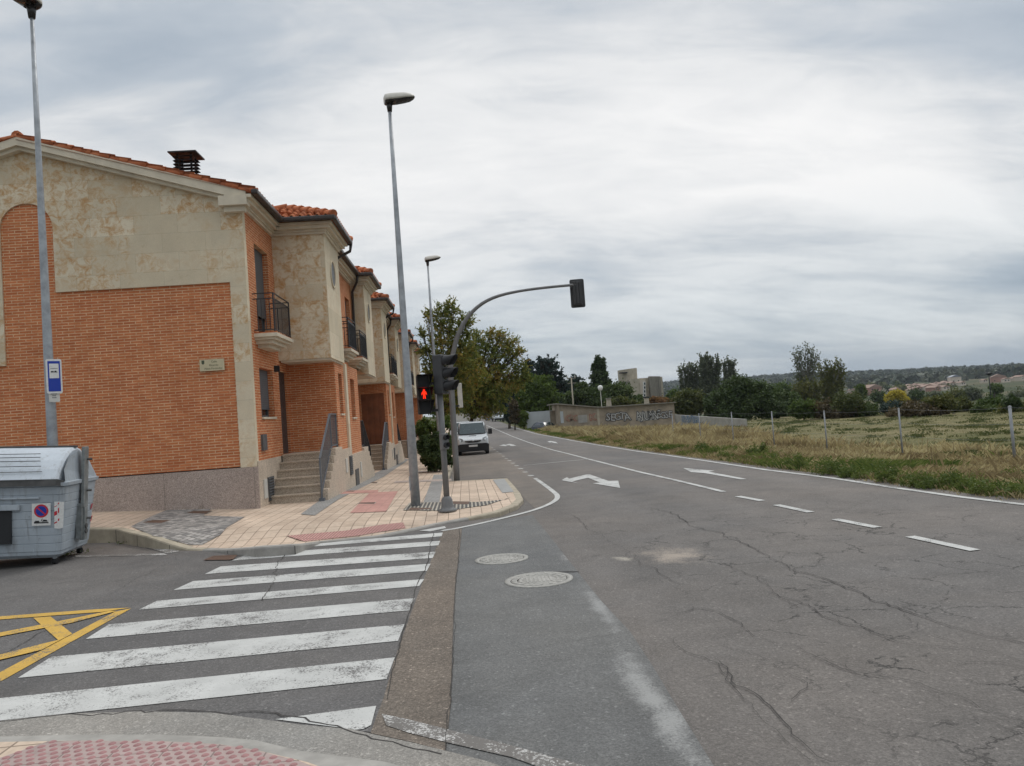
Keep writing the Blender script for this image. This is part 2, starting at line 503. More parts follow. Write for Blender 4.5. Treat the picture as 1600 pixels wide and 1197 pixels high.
def granite_mat(name, col, joint=1.9, seam=0.5, stain=True):
    m, N = new_mat(name)
    P = pos(N)
    s_ = N.n('ShaderNodeSeparateXYZ', {}, i0=P)
    u = N.math('ADD', s_.outputs[0], s_.outputs[1])
    v = N.n('ShaderNodeTexVoronoi', {'feature': 'F1'}, Vector=P, Scale=70)
    c = N.mix(1.0, col, N.ramp(v.outputs['Color'], [(0.0, 0.55), (0.5, 1.0), (1.0, 1.4)]), 'MULTIPLY')
    c = N.mix(0.8, c, N.ramp(N.noise(P, 1.4, 5, 0.6), [(0.3, 0.86), (0.7, 1.12)]), 'MULTIPLY')
    mo = N.math('ABSOLUTE', N.math('SUBTRACT', N.math('FRACT', N.math('DIVIDE', u, joint)), 0.5))
    ln = N.ramp(mo, [(0.0, 1.0), (0.004 / joint, 1.0), (0.009 / joint, 0.0)])
    c = N.mix(N.math('MULTIPLY', ln, seam), c, (0.07, 0.06, 0.05))
    if stain:
        sp = N.ramp(N.noise(P, 1.9, 3, 0.5), [(0.66, 0.0), (0.72, 0.35)])
        c = N.mix(sp, c, (0.12, 0.09, 0.06))
    finish(N, c, 0.6, bump=v.outputs['Distance'], bstr=0.1, bdist=0.003, spec=0.3)
    return m
def tile_pave(name, c1, c2, mort, w=0.4, h=0.4, ms=0.008, rot=0.0, off=0.0, var=0.12, bump=0.4):
    m, N = new_mat(name)
    P = pos(N)
    mp = N.n('ShaderNodeMapping', {}, Vector=P, Rotation=(0, 0, rot))
    b = N.n('ShaderNodeTexBrick', {'offset': off}, Vector=mp.outputs[0], Color1=c1, Color2=c2, Mortar=mort, Scale=1.0, Mortar_Size=ms)
    b.inputs['Brick Width'].default_value = w
    b.inputs['Row Height'].default_value = h
    b.inputs['Mortar Smooth'].default_value = 0.2
    c = N.mix(0.9, b.outputs['Color'], N.ramp(N.noise(P, 0.9, 5, 0.65), [(0.3, 1 - var), (0.7, 1 + var)]), 'MULTIPLY')
    c = N.mix(0.8, c, N.ramp(N.noise(P, 14, 5, 0.7), [(0.3, 0.82), (0.7, 1.12)]), 'MULTIPLY')
    c = N.mix(N.ramp(N.noise(P, 2.7, 6, 0.7, 0.5), [(0.60, 0.0), (0.72, 0.4)]), c, tuple(x * 0.45 for x in c1))
    finish(N, c, 0.8, bump=N.math('MULTIPLY', b.outputs['Fac'], -1.0), bstr=bump, bdist=0.008, spec=0.25)
    return m
def leaf_mat(name, stops, trans=0.25, rough=0.6):
    m, N = new_mat(name)
    a = N.n('ShaderNodeAttribute', {'attribute_name': 'tint'})
    c = N.ramp(a.outputs['Fac'], stops)
    p = N.n('ShaderNodeBsdfPrincipled', {}, Base_Color=c, Roughness=rough)
    p.inputs['Specular IOR Level'].default_value = 0.2
    if trans > 0:
        t = N.n('ShaderNodeBsdfTranslucent', {}, Color=N.mix(1.0, c, (1.3, 1.35, 0.8), 'MULTIPLY'))
        mx = N.n('ShaderNodeMixShader', {}, i0=trans, i1=p.outputs[0], i2=t.outputs[0])
        N.n('ShaderNodeOutputMaterial', {}, Surface=mx.outputs[0])
    else:
        N.n('ShaderNodeOutputMaterial', {}, Surface=p.outputs[0])
    return m
def terrain_mat():
    m, N = new_mat('meadow_soil')
    P = pos(N)
    a = N.noise(P, 0.12, 5, 0.65); b = N.noise(P, 0.9, 6, 0.7); c_ = N.noise(P, 7, 5, 0.75)
    k = N.math('ADD', N.math('MULTIPLY', a, 0.4), N.math('ADD', N.math('MULTIPLY', b, 0.35), N.math('MULTIPLY', c_, 0.25)))
    c = N.ramp(k, [(0.36, (0.085, 0.09, 0.035)), (0.44, (0.13, 0.122, 0.052)), (0.50, (0.18, 0.155, 0.078)), (0.62, (0.265, 0.215, 0.125))])
    c = N.mix(1.0, c, N.ramp(N.noise(P, 0.45, 5, 0.7), [(0.3, 0.68), (0.7, 1.12)]), 'MULTIPLY')
    c = N.mix(N.ramp(N.noise(P, 2.4, 5, 0.75), [(0.52, 0.0), (0.60, 0.7)]), c, (0.10, 0.11, 0.045))
    c = N.mix(N.ramp(c_, [(0.54, 0.0), (0.62, 0.65)]), c, (0.07, 0.085, 0.035))
    s_ = N.n('ShaderNodeSeparateXYZ', {}, i0=P)
    far = N.ramp(N.math('MULTIPLY', N.vmath('LENGTH', P).outputs['Value'], 0.001), [(0.10, 0.0), (0.18, 1.0)])
    fields = N.n('ShaderNodeTexVoronoi', {'feature': 'F1'}, Vector=P, Scale=0.012)
    fc = N.ramp(fields.outputs['Color'], [(0.0, (0.035, 0.05, 0.022)), (0.4, (0.05, 0.06, 0.028)), (0.7, (0.10, 0.09, 0.05)), (1.0, (0.04, 0.052, 0.025))])
    c = N.mix(far, c, fc)
    finish(N, c, 0.95, bump=c_, bstr=0.6, bdist=0.05, spec=0.1)
    return m

ASPH = (0.138, 0.128, 0.119)
M = {}
_b1, _b2, _b3, _b4 = hit(938, 950), hit(1018, 1090), hit(1052, 868), hit(975, 873)
_e = hit(1062, 1112) - hit(905, 897); _ea = math.atan2(_e.y, _e.x) - PI / 2
_b5 = hit(885, 870)
M['asphalt'] = asphalt('asphalt', ASPH, 0.02, blobs=[(_b3.x, _b3.y, .75, 1.1, 0.1, (0.34, 0.29, 0.24), .62), (_b4.x, _b4.y, .22, .5, .5, (0.36, 0.33, 0.28), .62)])
M['asphalt_side'] = asphalt('asphalt_side', (0.120, 0.115, 0.112), 0.0, 0.55, craze=False)
M['asphalt_dark'] = asphalt('asphalt_dark', (0.135, 0.136, 0.134), 0.0, 0.5, craze=False, blobs=[(_b1.x, _b1.y, .13, 1.5, _ea, (0.27, 0.27, 0.262), .56), (_b2.x, _b2.y, .17, 1.6, _ea, (0.30, 0.30, 0.29), .50), (_b5.x, _b5.y, .25, .8, _ea, (0.28, 0.27, 0.26), .70)])
M['asphalt_brown'] = asphalt('asphalt_brown', (0.165, 0.140, 0.115), 0.03, 0.9, craze=False)
M['asphalt_park'] = asphalt('asphalt_park', (0.175, 0.155, 0.135), 0.02, 0.5, craze=False)
M['white_paint'] = paint('white_paint', (0.51, 0.51, 0.49), (0.13, 0.125, 0.12), 0.36)
M['worn_paint'] = paint('worn_paint', (0.50, 0.49, 0.47), (0.14, 0.13, 0.12), 0.93)
M['faded_paint'] = paint('faded_paint', (0.27, 0.27, 0.26), (0.135, 0.135, 0.132), 0.88)
M['yellow_paint'] = paint('yellow_paint', (0.58, 0.36, 0.07), (0.13, 0.125, 0.12), 0.35)
M['crack'] = simple('crack', (0.045, 0.041, 0.038), 0.95)
M['brick'] = brick_mat()
M['stone'] = stone_mat('sandstone')
M['stone_plain'] = stone_mat('sandstone_smooth', 1.3, 0.6, 0.25)
M['trim'] = simple('cast_stone_trim', (0.58, 0.52, 0.41), 0.8, var=0.12, scale=3)
M['granite'] = granite_mat('granite_plinth', (0.37, 0.30, 0.26))
M['plinth'] = granite_mat('pale_plinth', (0.52, 0.435, 0.345), 0.42, 0.35, False)
M['step'] = granite_mat('granite_step', (0.42, 0.35, 0.275), 9.0, 0.0, False)
M['tile_clay'] = None
M['pave'] = tile_pave('beige_paving', (0.49, 0.38, 0.29), (0.56, 0.445, 0.345), (0.25, 0.19, 0.145), 0.2, 0.4, var=0.22)
M['pave_red'] = tile_pave('red_paving', (0.45, 0.24, 0.205), (0.49, 0.27, 0.225), (0.30, 0.18, 0.15), 0.2, 0.2, 0.004)
M['tactile'] = tile_pave('red_ribbed_paving', (0.47, 0.255, 0.225), (0.51, 0.29, 0.255), (0.27, 0.15, 0.13), 0.05, 3.0, 0.012, rot=0.15)
M['pave_grey'] = tile_pave('grey_paving', (0.25, 0.245, 0.235), (0.31, 0.30, 0.285), (0.13, 0.125, 0.115), 0.2, 0.1, 0.006, rot=0.1, off=0.5)
M['sett'] = tile_pave('granite_setts', (0.16, 0.155, 0.15), (0.42, 0.39, 0.36), (0.12, 0.11, 0.10), 0.11, 0.11, 0.008, rot=0.6, off=0.3, var=0.2)
M['sett2'] = tile_pave('striped_setts', (0.42, 0.38, 0.31), (0.50, 0.45, 0.37), (0.09, 0.085, 0.08), 0.075, 0.18, 0.024, rot=0.0, off=0.0)
M['kerb'] = simple('kerb_concrete', (0.36, 0.315, 0.24), 0.85, var=0.22, scale=4, bump=0.2)
M['kerb_grey'] = simple('kerb_granite', (0.30, 0.285, 0.26), 0.85, var=0.22, scale=5, bump=0.2)
M['gutter'] = asphalt('gutter_concrete', (0.245, 0.235, 0.215), 0.02, 0.5, craze=False)
M['pink'] = tile_pave('pink_dotted_paving', (0.34, 0.265, 0.245), (0.37, 0.285, 0.265), (0.2, 0.16, 0.145), 0.3, 0.3, 0.005)
M['dome'] = simple('tactile_dome', (0.31, 0.165, 0.16), 0.75, var=0.2, scale=9)
M['iron'] = simple('cast_iron', (0.11, 0.065, 0.045), 0.75, var=0.2, scale=14)
M['iron_grey'] = simple('worn_cast_iron', (0.30, 0.29, 0.265), 0.6, var=0.22, scale=25, bump=0.3)
M['black'] = simple('black_metal', (0.02, 0.021, 0.023), 0.5)
M['rail'] = simple('wrought_iron', (0.035, 0.034, 0.036), 0.5)
M['rail_grey'] = simple('grey_iron', (0.13, 0.14, 0.155), 0.45)
M['gutter_metal'] = simple('dark_gutter', (0.045, 0.038, 0.036), 0.4, var=0.15)
M['galv'] = simple('galvanised', (0.33, 0.35, 0.37), 0.5, 0.35, var=0.22, scale=7)
M['grey_pole'] = simple('grey_painted_pole', (0.155, 0.155, 0.155), 0.5, var=0.12, scale=5)
M['lamp_top'] = simple('lamp_shell', (0.50, 0.48, 0.43), 0.5, var=0.12)
M['lamp_under'] = simple('lamp_glass', (0.03, 0.028, 0.028), 0.25)
M['shutter'] = None
M['glass'] = simple('window_glass', (0.025, 0.03, 0.035), 0.08, spec=0.8, var=0.05)
M['frame'] = simple('window_frame', (0.10, 0.105, 0.11), 0.45)
M['wood'] = simple('wooden_door', (0.19, 0.065, 0.028), 0.5, var=0.25, scale=3)
M['door_dark'] = simple('dark_door', (0.04, 0.042, 0.046), 0.4)
M['vent'] = simple('vent_louvre', (0.085, 0.085, 0.085), 0.5)
M['white_box'] = simple('white_plastic', (0.55, 0.54, 0.50), 0.5, var=0.06)
M['bin'] = simple('bin_grey_plastic', (0.37, 0.415, 0.455), 0.55, var=0.16, scale=5.5, bump=0.05)
M['bin_lid'] = simple('bin_lid_plastic', (0.50, 0.545, 0.59), 0.5, var=0.09, scale=4)
M['bin_dark'] = simple('bin_rubber', (0.085, 0.085, 0.083), 0.7, var=0.3)
M['bin_steel'] = simple('bin_steel', (0.20, 0.215, 0.215), 0.5, 0.3, var=0.3, scale=9)
M['st_white'] = simple('sticker_white', (0.66, 0.66, 0.64), 0.5, var=0.12, scale=30)
M['st_red'] = simple('sticker_red', (0.50, 0.03, 0.045), 0.5)
M['st_blue'] = simple('sticker_blue', (0.015, 0.045, 0.33), 0.45, var=0.05)
M['st_black'] = simple('sticker_black', (0.02, 0.02, 0.022), 0.5)
M['van_white'] = simple('white_car_paint', (0.62, 0.65, 0.67), 0.22, var=0.03, spec=0.6)
M['van_glass'] = simple('windscreen', (0.03, 0.05, 0.055), 0.2, spec=0.4, var=0.15, scale=3)
M['rubber'] = simple('tyre_rubber', (0.015, 0.015, 0.016), 0.85)
M['plastic'] = simple('black_bumper', (0.02, 0.02, 0.022), 0.55)
M['chrome'] = simple('chrome', (0.5, 0.5, 0.5), 0.2, 0.9)
M['lampglass'] = simple('headlight_glass', (0.30, 0.32, 0.33), 0.25, spec=0.5, var=0.3, scale=12)
M['car_dark'] = simple('dark_car_paint', (0.05, 0.06, 0.085), 0.25, spec=0.6)
M['car_grey'] = simple('grey_car_paint', (0.13, 0.15, 0.19), 0.25, spec=0.6)
M['concrete'] = simple('raw_concrete', (0.37, 0.33, 0.26), 0.9, var=0.2, scale=0.9)
M['concrete_d'] = simple('dark_concrete', (0.20, 0.185, 0.155), 0.9, var=0.2, scale=1.5)
M['render'] = simple('old_render', (0.28, 0.235, 0.18), 0.95, var=0.32, scale=0.9)
M['whitewall'] = simple('whitewashed_wall', (0.40, 0.43, 0.44), 0.9, var=0.10, scale=0.7)
M['greywall'] = simple('grey_block_wall', (0.30, 0.29, 0.265), 0.9, var=0.2, scale=1.2)
M['spray_black'] = simple('spray_black', (0.06, 0.06, 0.065), 0.8)
M['spray_white'] = simple('spray_white', (0.38, 0.375, 0.36), 0.8, var=0.3, scale=2)
M['spray_blue'] = simple('spray_blue', (0.05, 0.13, 0.25), 0.8)
M['spray_red'] = simple('spray_red', (0.30, 0.13, 0.09), 0.8, var=0.3)
M['bark'] = simple('bark', (0.075, 0.06, 0.045), 0.95, var=0.3, scale=5)
M['bark_pale'] = simple('pale_bark', (0.21, 0.20, 0.175), 0.95, var=0.25, scale=5)
M['soil'] = terrain_mat()
M['sign_stone'] = simple('sign_ceramic', (0.50, 0.44, 0.29), 0.5, var=0.07)
M['letter'] = simple('sign_lettering', (0.075, 0.085, 0.05), 0.6)
M['roof_far'] = simple('far_roof_tile', (0.29, 0.20, 0.16), 0.9, var=0.25, scale=0.15)
M['wall_far'] = simple('far_wall_pale', (0.52, 0.46, 0.39), 0.9, var=0.15, scale=0.1)
M['wall_far2'] = simple('far_wall_brick', (0.31, 0.18, 0.14), 0.9, var=0.15, scale=0.1)
M['signal'] = simple('signal_housing', (0.05, 0.05, 0.052), 0.5)
M['post'] = simple('fence_post_steel', (0.27, 0.28, 0.29), 0.55, 0.3, var=0.2)
def clay():
    m, N = new_mat('clay_tile')
    P = pos(N)
    v = N.n('ShaderNodeTexVoronoi', {'feature': 'F1'}, Vector=P, Scale=4.0)
    c = N.ramp(v.outputs['Color'], [(0.0, (0.24, 0.075, 0.035)), (0.5, (0.42, 0.135, 0.06)), (1.0, (0.53, 0.20, 0.095))])
    c = N.mix(N.ramp(N.noise(P, 5, 5, 0.7), [(0.55, 0.0), (0.7, 0.6)]), c, (0.16, 0.11, 0.085))
    finish(N, c, 0.85, spec=0.2)
    return m
M['tile_clay'] = clay()
def shut():
    m, N = new_mat('roller_shutter')
    P = pos(N)
    s_ = N.n('ShaderNodeSeparateXYZ', {}, i0=P)
    f = N.math('FRACT', N.math('DIVIDE', s_.outputs[2], 0.05))
    c = N.mix(N.ramp(f, [(0.0, 1.0), (0.12, 0.0), (1.0, 0.0)]), (0.105, 0.115, 0.125), (0.03, 0.03, 0.035))
    finish(N, c, 0.5, bump=f, bstr=0.5, bdist=0.01)
    return m
M['shutter'] = shut()
def grimy(name, col, dirt, rough=.55):
    m, N = new_mat(name)
    P = pos(N)
    c = N.mix(1.0, col, N.ramp(N.noise(P, 1.6, 5, .6), [(0.3, .86), (0.7, 1.10)]), 'MULTIPLY')
    mv = N.n('ShaderNodeMapping', {}, Vector=P, Scale=(14, 14, 1.3)).outputs[0]
    c = N.mix(N.ramp(N.noise(mv, 1.0, 4, .65), [(0.54, 0.0), (0.72, .55)]), c, dirt)
    c = N.mix(N.ramp(N.noise(P, 9, 7, .8, .6), [(0.60, 0.0), (0.68, .6)]), c, dirt)
    mh = N.n('ShaderNodeMapping', {}, Vector=P, Rotation=(0.3, 0.9, 0.4), Scale=(60, 6, 6)).outputs[0]
    c = N.mix(N.ramp(N.noise(mh, 1.0, 3, .6), [(0.68, 0.0), (0.72, .5)]), c, tuple(min(1, x * 1.5) for x in col))
    finish(N, c, rough, spec=.35)
    return m
M['bin'] = grimy('bin_grey_plastic', (0.36, 0.405, 0.445), (0.15, 0.145, 0.13))
M['bin_lid'] = grimy('bin_lid_plastic', (0.50, 0.545, 0.59), (0.26, 0.255, 0.24), .5)
def emit(name, col, st):
    m, N = new_mat(name)
    e = N.n('ShaderNodeEmission', {}, Color=col, Strength=st)
    N.n('ShaderNodeOutputMaterial', {}, Surface=e.outputs[0])
    return m
M['red_led'] = emit('red_signal_light', (1.0, 0.03, 0.01), 1.5)
G3 = lambda *c: [(i / (len(c) - 1), x) for i, x in enumerate(c)]
M['leaf_autumn'] = leaf_mat('autumn_leaf', G3((0.075, 0.105, 0.03), (0.15, 0.175, 0.045), (0.24, 0.23, 0.06), (0.34, 0.22, 0.06), (0.38, 0.15, 0.05)), 0.3)
M['leaf_dark'] = leaf_mat('dark_leaf', G3((0.030, 0.050, 0.019), (0.054, 0.080, 0.028), (0.088, 0.118, 0.040)), 0.15)
M['leaf_mid'] = leaf_mat('mid_green_leaf', G3((0.035, 0.06, 0.015), (0.07, 0.105, 0.026), (0.11, 0.145, 0.04)), 0.25)
M['leaf_blue'] = leaf_mat('cedar_needle', G3((0.014, 0.026, 0.022), (0.03, 0.05, 0.042), (0.055, 0.078, 0.065)), 0.1)
M['leaf_willow'] = leaf_mat('willow_leaf', G3((0.05, 0.08, 0.018), (0.09, 0.13, 0.03), (0.13, 0.175, 0.045)), 0.3)
M['leaf_olive'] = leaf_mat('olive_leaf', G3((0.05, 0.065, 0.025), (0.095, 0.105, 0.035), (0.15, 0.14, 0.05)), 0.25)
M['leaf_grey'] = leaf_mat('grey_green_leaf', G3((0.06, 0.075, 0.05), (0.10, 0.115, 0.075), (0.16, 0.165, 0.11)), 0.25)
M['leaf_brown'] = leaf_mat('brown_leaf', G3((0.05, 0.04, 0.025), (0.09, 0.07, 0.04), (0.14, 0.10, 0.055)), 0.2)
M['leaf_yellow'] = leaf_mat('yellow_leaf', G3((0.22, 0.19, 0.03), (0.40, 0.32, 0.045), (0.50, 0.40, 0.07)), 0.3)
M['leaf_red'] = leaf_mat('reddish_leaf', G3((0.10, 0.07, 0.035), (0.20, 0.11, 0.055), (0.26, 0.15, 0.07)), 0.25)
M['straw'] = leaf_mat('dry_grass', G3((0.17, 0.125, 0.08), (0.29, 0.225, 0.14), (0.42, 0.345, 0.225), (0.53, 0.455, 0.32)), 0.3)
M['weed'] = leaf_mat('green_weed', G3((0.055, 0.085, 0.025), (0.11, 0.145, 0.04), (0.19, 0.21, 0.075)), 0.3)
M['tuft'] = leaf_mat('meadow_grass', G3((0.08, 0.095, 0.04), (0.12, 0.125, 0.06), (0.17, 0.16, 0.085), (0.22, 0.195, 0.12)), 0.3)
M['wood_far'] = leaf_mat('woodland_leaf', G3((0.022, 0.04, 0.02), (0.05, 0.06, 0.03), (0.085, 0.085, 0.045)), 0.0)

exec_parts = []
# ------------------------------------------------------------------ terrain, roads
def axis(lims):
    out = []
    for a, b, st in lims:
        out += list(np.arange(a, b, st))
    out.append(lims[-1][1])
    return np.array(out)
def grid_mesh(name, xs, ys, zf, mat, keep=None):
    X, Y = np.meshgrid(xs, ys)
    Z = zf(X, Y)
    nx, ny = len(xs), len(ys)
    co = np.stack([X, Y, Z], -1).reshape(-1, 3)
    i, j = np.meshgrid(np.arange(nx - 1), np.arange(ny - 1))
    a = (j * nx + i).ravel()
    f = np.stack([a, a + 1, a + nx + 1, a + nx], -1)
    return raw_mesh(name, co, f, mat)
def raw_mesh(name, co, f, mat, tint=None, smooth_=True, parent=None):
    me = bpy.data.meshes.new(name)
    k = f.shape[1]
    me.vertices.add(len(co)); me.vertices.foreach_set('co', np.ascontiguousarray(co, dtype=np.float32).ravel())
    me.loops.add(f.size); me.loops.foreach_set('vertex_index', np.ascontiguousarray(f, dtype=np.int32).ravel())
    me.polygons.add(len(f)); me.polygons.foreach_set('loop_start', np.arange(0, f.size, k, dtype=np.int32))
    me.polygons.foreach_set('loop_total', np.full(len(f), k, dtype=np.int32))
    me.polygons.foreach_set('use_smooth', np.full(len(f), smooth_))
    if tint is not None:
        at_ = me.attributes.new('tint', 'FLOAT', 'FACE')
        at_.data.foreach_set('value', np.ascontiguousarray(tint, dtype=np.float32))
    me.update(calc_edges=True)
    me.materials.append(mat)
    o = bpy.data.objects.new(name, me); COL.objects.link(o)
    if parent is not None: o.parent = parent
    return o
gx = axis([(-3500, -500, 300), (-500, -60, 40), (-60, -4, 4), (-4, 30, 0.5), (30, 80, 2), (80, 300, 10), (300, 1500, 50), (1500, 5200, 150)])
gy = axis([(-400, -40, 60), (-40, 4, 4), (4, 60, 0.75), (60, 130, 2.5), (130, 400, 10), (400, 1500, 50), (1500, 6200, 150)])
terrain = grid_mesh('terrain', gx, gy, Tz, M['soil']); terrain['kind'] = 'structure'

# main road sheet: rows across y, from the left limit to the right edge
def road_sheet():
    ys = np.concatenate([np.arange(-12, 130, 1.0), np.arange(130, 425, 5.0)])
    rows = []
    nx = 60
    for y in ys:
        x1 = float(xedge(y)) + 0.45 + 0.06 * math.sin(y * 1.7) + 0.04 * math.sin(y * 4.1)
        x0 = -45.0 if y < 17 else -4.0
        t = np.linspace(0, 1, nx)
        rows.append(np.stack([x0 + (x1 - x0) * t, np.full(nx, y), np.full(nx, float(Rz(y)))], -1))
    co = np.concatenate(rows)
    a = (np.arange(len(ys) - 1)[:, None] * nx + np.arange(nx - 1)[None]).ravel()
    o = raw_mesh('road', co, np.stack([a, a + 1, a + nx + 1, a + nx], -1), M['asphalt'])
    o['kind'] = 'structure'
road_sheet()

def resample(pts, step=1.0):
    out = [Vector(pts[0])]
    for a, b in zip(pts[:-1], pts[1:]):
        a = Vector(a); b = Vector(b)
        n = max(1, int((b - a).length / step))
        for i in range(1, n + 1):
            out.append(a.lerp(b, i / n))
    return out
def smooth_poly(pts, it=2):
    for _ in range(it):
        q = [pts[0]]
        for a, b in zip(pts[:-1], pts[1:]):
            q += [a.lerp(b, 0.25), a.lerp(b, 0.75)]
        q.append(pts[-1]); pts = q
    return pts
def ribbon(mb, pts, w, lift, fn=Rf, step=1.0):
    pts = resample(pts, step)
    L = []
    for i, p in enumerate(pts):
        t = (pts[min(i + 1, len(pts) - 1)] - pts[max(i - 1, 0)]); t.z = 0; t.normalize()
        n = Vector((-t.y, t.x, 0)) * ((w(i) if callable(w) else w) / 2)
        for s_ in (-1, 1):
            q = p + n * s_
            L.append((q.x, q.y, fn(q.x, q.y) + lift))
    mb.add(L, [(2 * i, 2 * i + 1, 2 * i + 3, 2 * i + 2) for i in range(len(pts) - 1)])
def poly_sheet(mb, pts, lift, fn=Rf, step=0.35):
    """flat-lying polygon following the surface"""
    ring = resample(list(pts) + [pts[0]], step)[:-1]
    xs = [p.x for p in ring]; ys = [p.y for p in ring]
    n = len(ring)
    vs2 = [Vector((p.x, p.y)) for p in ring]
    gs = 1.0 if (fn is Rf or max(ys) > 25) else 0.3
    if fn is not Rf: lift += 0.004
    for gx_ in np.arange(min(xs) + gs / 2, max(xs), gs):
        for gy_ in np.arange(min(ys) + gs / 2, max(ys), gs):
            vs2.append(Vector((gx_, gy_)))
    r = delaunay_2d_cdt(vs2, [], [list(range(n))], 1, 1e-5)
    vo, fo = r[0], r[2]
    mb.add([(v.x, v.y, fn(v.x, v.y) + lift) for v in vo], [tuple(f) for f in fo])
def px(pts, fn=Rf):
    return [hit(x, y, fn) for x, y in pts]
def sheet(name, polys, lift, mat, fn=Rf):
    mb = MB()
    for P_ in polys:
        poly_sheet(mb, px(P_, fn), lift, fn)
    return struct(name, mb, mat, recalc=False)

# --- resurfaced areas
sheet('side_street_surface', [[(-900, 900), (-60, 870), (150, 868), (300, 862), (420, 860), (692, 828), (667, 893), (640, 965), (617, 1030), (600, 1090), (580, 1145), (300, 1120), (0, 1122), (-800, 1240)]], 0.004, M['asphalt_side'])
sheet('dark_asphalt_patch', [[(722, 826), (775, 814), (832, 805), (870, 852), (905, 897), (940, 940), (985, 988), (1022, 1045), (1062, 1112), (1115, 1197), (1200, 1330), (695, 1330), (697, 1175), (705, 1100), (708, 1000), (712, 920), (716, 880), (720, 850)]], 0.004, M['asphalt_dark'])
sheet('brown_asphalt_strip', [[(692, 830), (722, 826), (719, 850), (715, 880), (711, 920), (708, 960), (707, 1000), (704, 1100), (696, 1175), (640, 1160), (579, 1147), (600, 1090), (617, 1030), (640, 965), (655, 925), (667, 893), (676, 870)]], 0.006, M['asphalt_brown'])
sheet('parking_lane', [[(707, 752), (790, 746), (820, 780), (838, 797), (868, 784), (872, 775), (856, 760), (836, 748), (812, 730), (795, 718), (780, 707), (768, 699), (757, 691), (748, 684), (705, 684)]], 0.004, M['asphalt_park'])

# --- white marks
cw = [
    [(655, 830), (695, 823), (697, 826), (672, 831)],
    [(470, 852), (692, 833), (690, 839), (400, 862)],
    [(387, 867), (688, 846), (685, 853), (362, 877)],
    [(345, 886), (681, 863), (676, 873), (320, 898)],
    [(302, 909), (673, 882), (667, 893), (271, 923)],
    [(245, 940), (663, 906), (655, 917), (217, 954)],
    [(170, 977), (648, 936), (641, 955), (134, 1000)],
    [(80, 1028), (632, 977), (622, 1003), (28, 1061)],
    [(-250, 1117), (-60, 1099), (617, 1029), (604, 1063), (0, 1128), (-260, 1160)],
    [(430, 1126), (588, 1105), (580, 1135), (569, 1141), (555, 1143), (530, 1139)]]
sheet('crosswalk', cw, 0.009, M['white_paint'])
mb = MB()
def q(l, t=None): return px(l)
center = px([(1131, 769), (1000, 738), (919, 717.5), (887, 709), (831, 693), (794, 679), (760, 664.6)])
ribbon(mb, center, 0.12, 0.009)
struct('centre_line', mb, M['white_paint'], recalc=False)
mb = MB()
for a, b in (((1153, 776), (1191, 783)), ((1213, 789.5), (1267, 801)), ((1305, 812), (1371, 825)), ((1422, 839), (1524, 861)), ((1640, 888), (1820, 930))):
    ribbon(mb, px([a, b]), 0.13, 0.009)
struct('lane_dashes', mb, M['white_paint'], recalc=False)
mb = MB()
ribbon(mb, [p for p in EDGE], 0.13, 0.009)
struct('edge_line', mb, M['white_paint'], recalc=False)
mb = MB()
for (x_, y_) in ((777, 706), (781.5, 709.3), (786.6, 713), (791, 716.6), (796, 720), (801.5, 724), (807.4, 728), (813.4, 732.6), (821, 738), (829.5, 743.5), (772.5, 702.6), (769, 699.7)):
    c_ = hit(x_, y_)
    ribbon(mb, [c_ + Vector((0.02, -0.22, 0)), c_ + Vector((-0.02, 0.22, 0))], 0.16, 0.009)
solid = smooth_poly(px([(836, 747.5), (852, 759), (864, 768), (873, 776), (866, 785), (838, 797), (790, 809.5), (722, 825), (690, 830)]))
ribbon(mb, solid, 0.11, 0.009, step=0.3)
struct('parking_line', mb, M['white_paint'], recalc=False)
mb = MB(); ribbon(mb, px([(818, 727.6), (919, 717.6)]), 0.14, 0.009)
struct('stop_line', mb, M['white_paint'], recalc=False)
sheet('turn_arrow', [[(877, 751), (886, 746), (889, 748.5), (916, 742), (922, 742), (951, 752), (966, 751.5), (969, 763), (926, 755.8), (937, 754.3), (919, 747), (894, 752.7), (904, 755.5)]], 0.009, M['white_paint'])
sheet('turn_arrow', [[(780, 696.4), (787, 694.6), (790, 695.3), (796, 693.6), (802, 694.8), (807, 696.6), (798, 697.2), (796, 695.6), (790, 696.4), (792, 697.4)]], 0.009, M['white_paint'])
sheet('turn_arrow', [[(855, 690.2), (860, 689.2), (868, 690.6), (872, 693), (866, 692.2), (862, 691.2), (859, 691.6)]], 0.009, M['white_paint'])
sheet('lane_arrow', [[(1067.5, 731.7), (1117, 736.2), (1107, 737.6), (1167, 749), (1157, 749.6), (1100, 739.6), (1080, 738.2)]], 0.009, M['white_paint'])
sheet('faded_edge_line', [[(597, 1118), (640, 1127), (702, 1143), (790, 1165), (905, 1197), (960, 1215), (900, 1222), (800, 1186), (700, 1163), (640, 1148), (604, 1136)]], 0.010, M['worn_paint'])
Y1 = [[(205, 952), (180, 957), (0, 1052), (-300, 1215), (-300, 1235), (0, 1067)],
      [(204, 951), (150, 953.5), (0, 964.5), (-260, 985), (-260, 991), (0, 969.5), (160, 957.5)],
      [(52, 967), (79, 965), (113, 992), (92, 1003)],
      [(171, 956.5), (183, 956.5), (112, 975), (0, 996.5), (-200, 1040), (-200, 1032), (0, 990.5), (110, 969)],
      [(97, 1001), (65, 1018), (0, 1033.5), (-120, 1062), (-110, 1053), (0, 1025.5), (60, 1010)]]
for i, P_ in enumerate(Y1):
    pass
mbY = MB()
for i, P_ in enumerate(Y1):
    poly_sheet(mbY, px(P_), 0.009 + 0.0015 * i)
struct('yellow_zigzag', mbY, M['yellow_paint'], recalc=False)
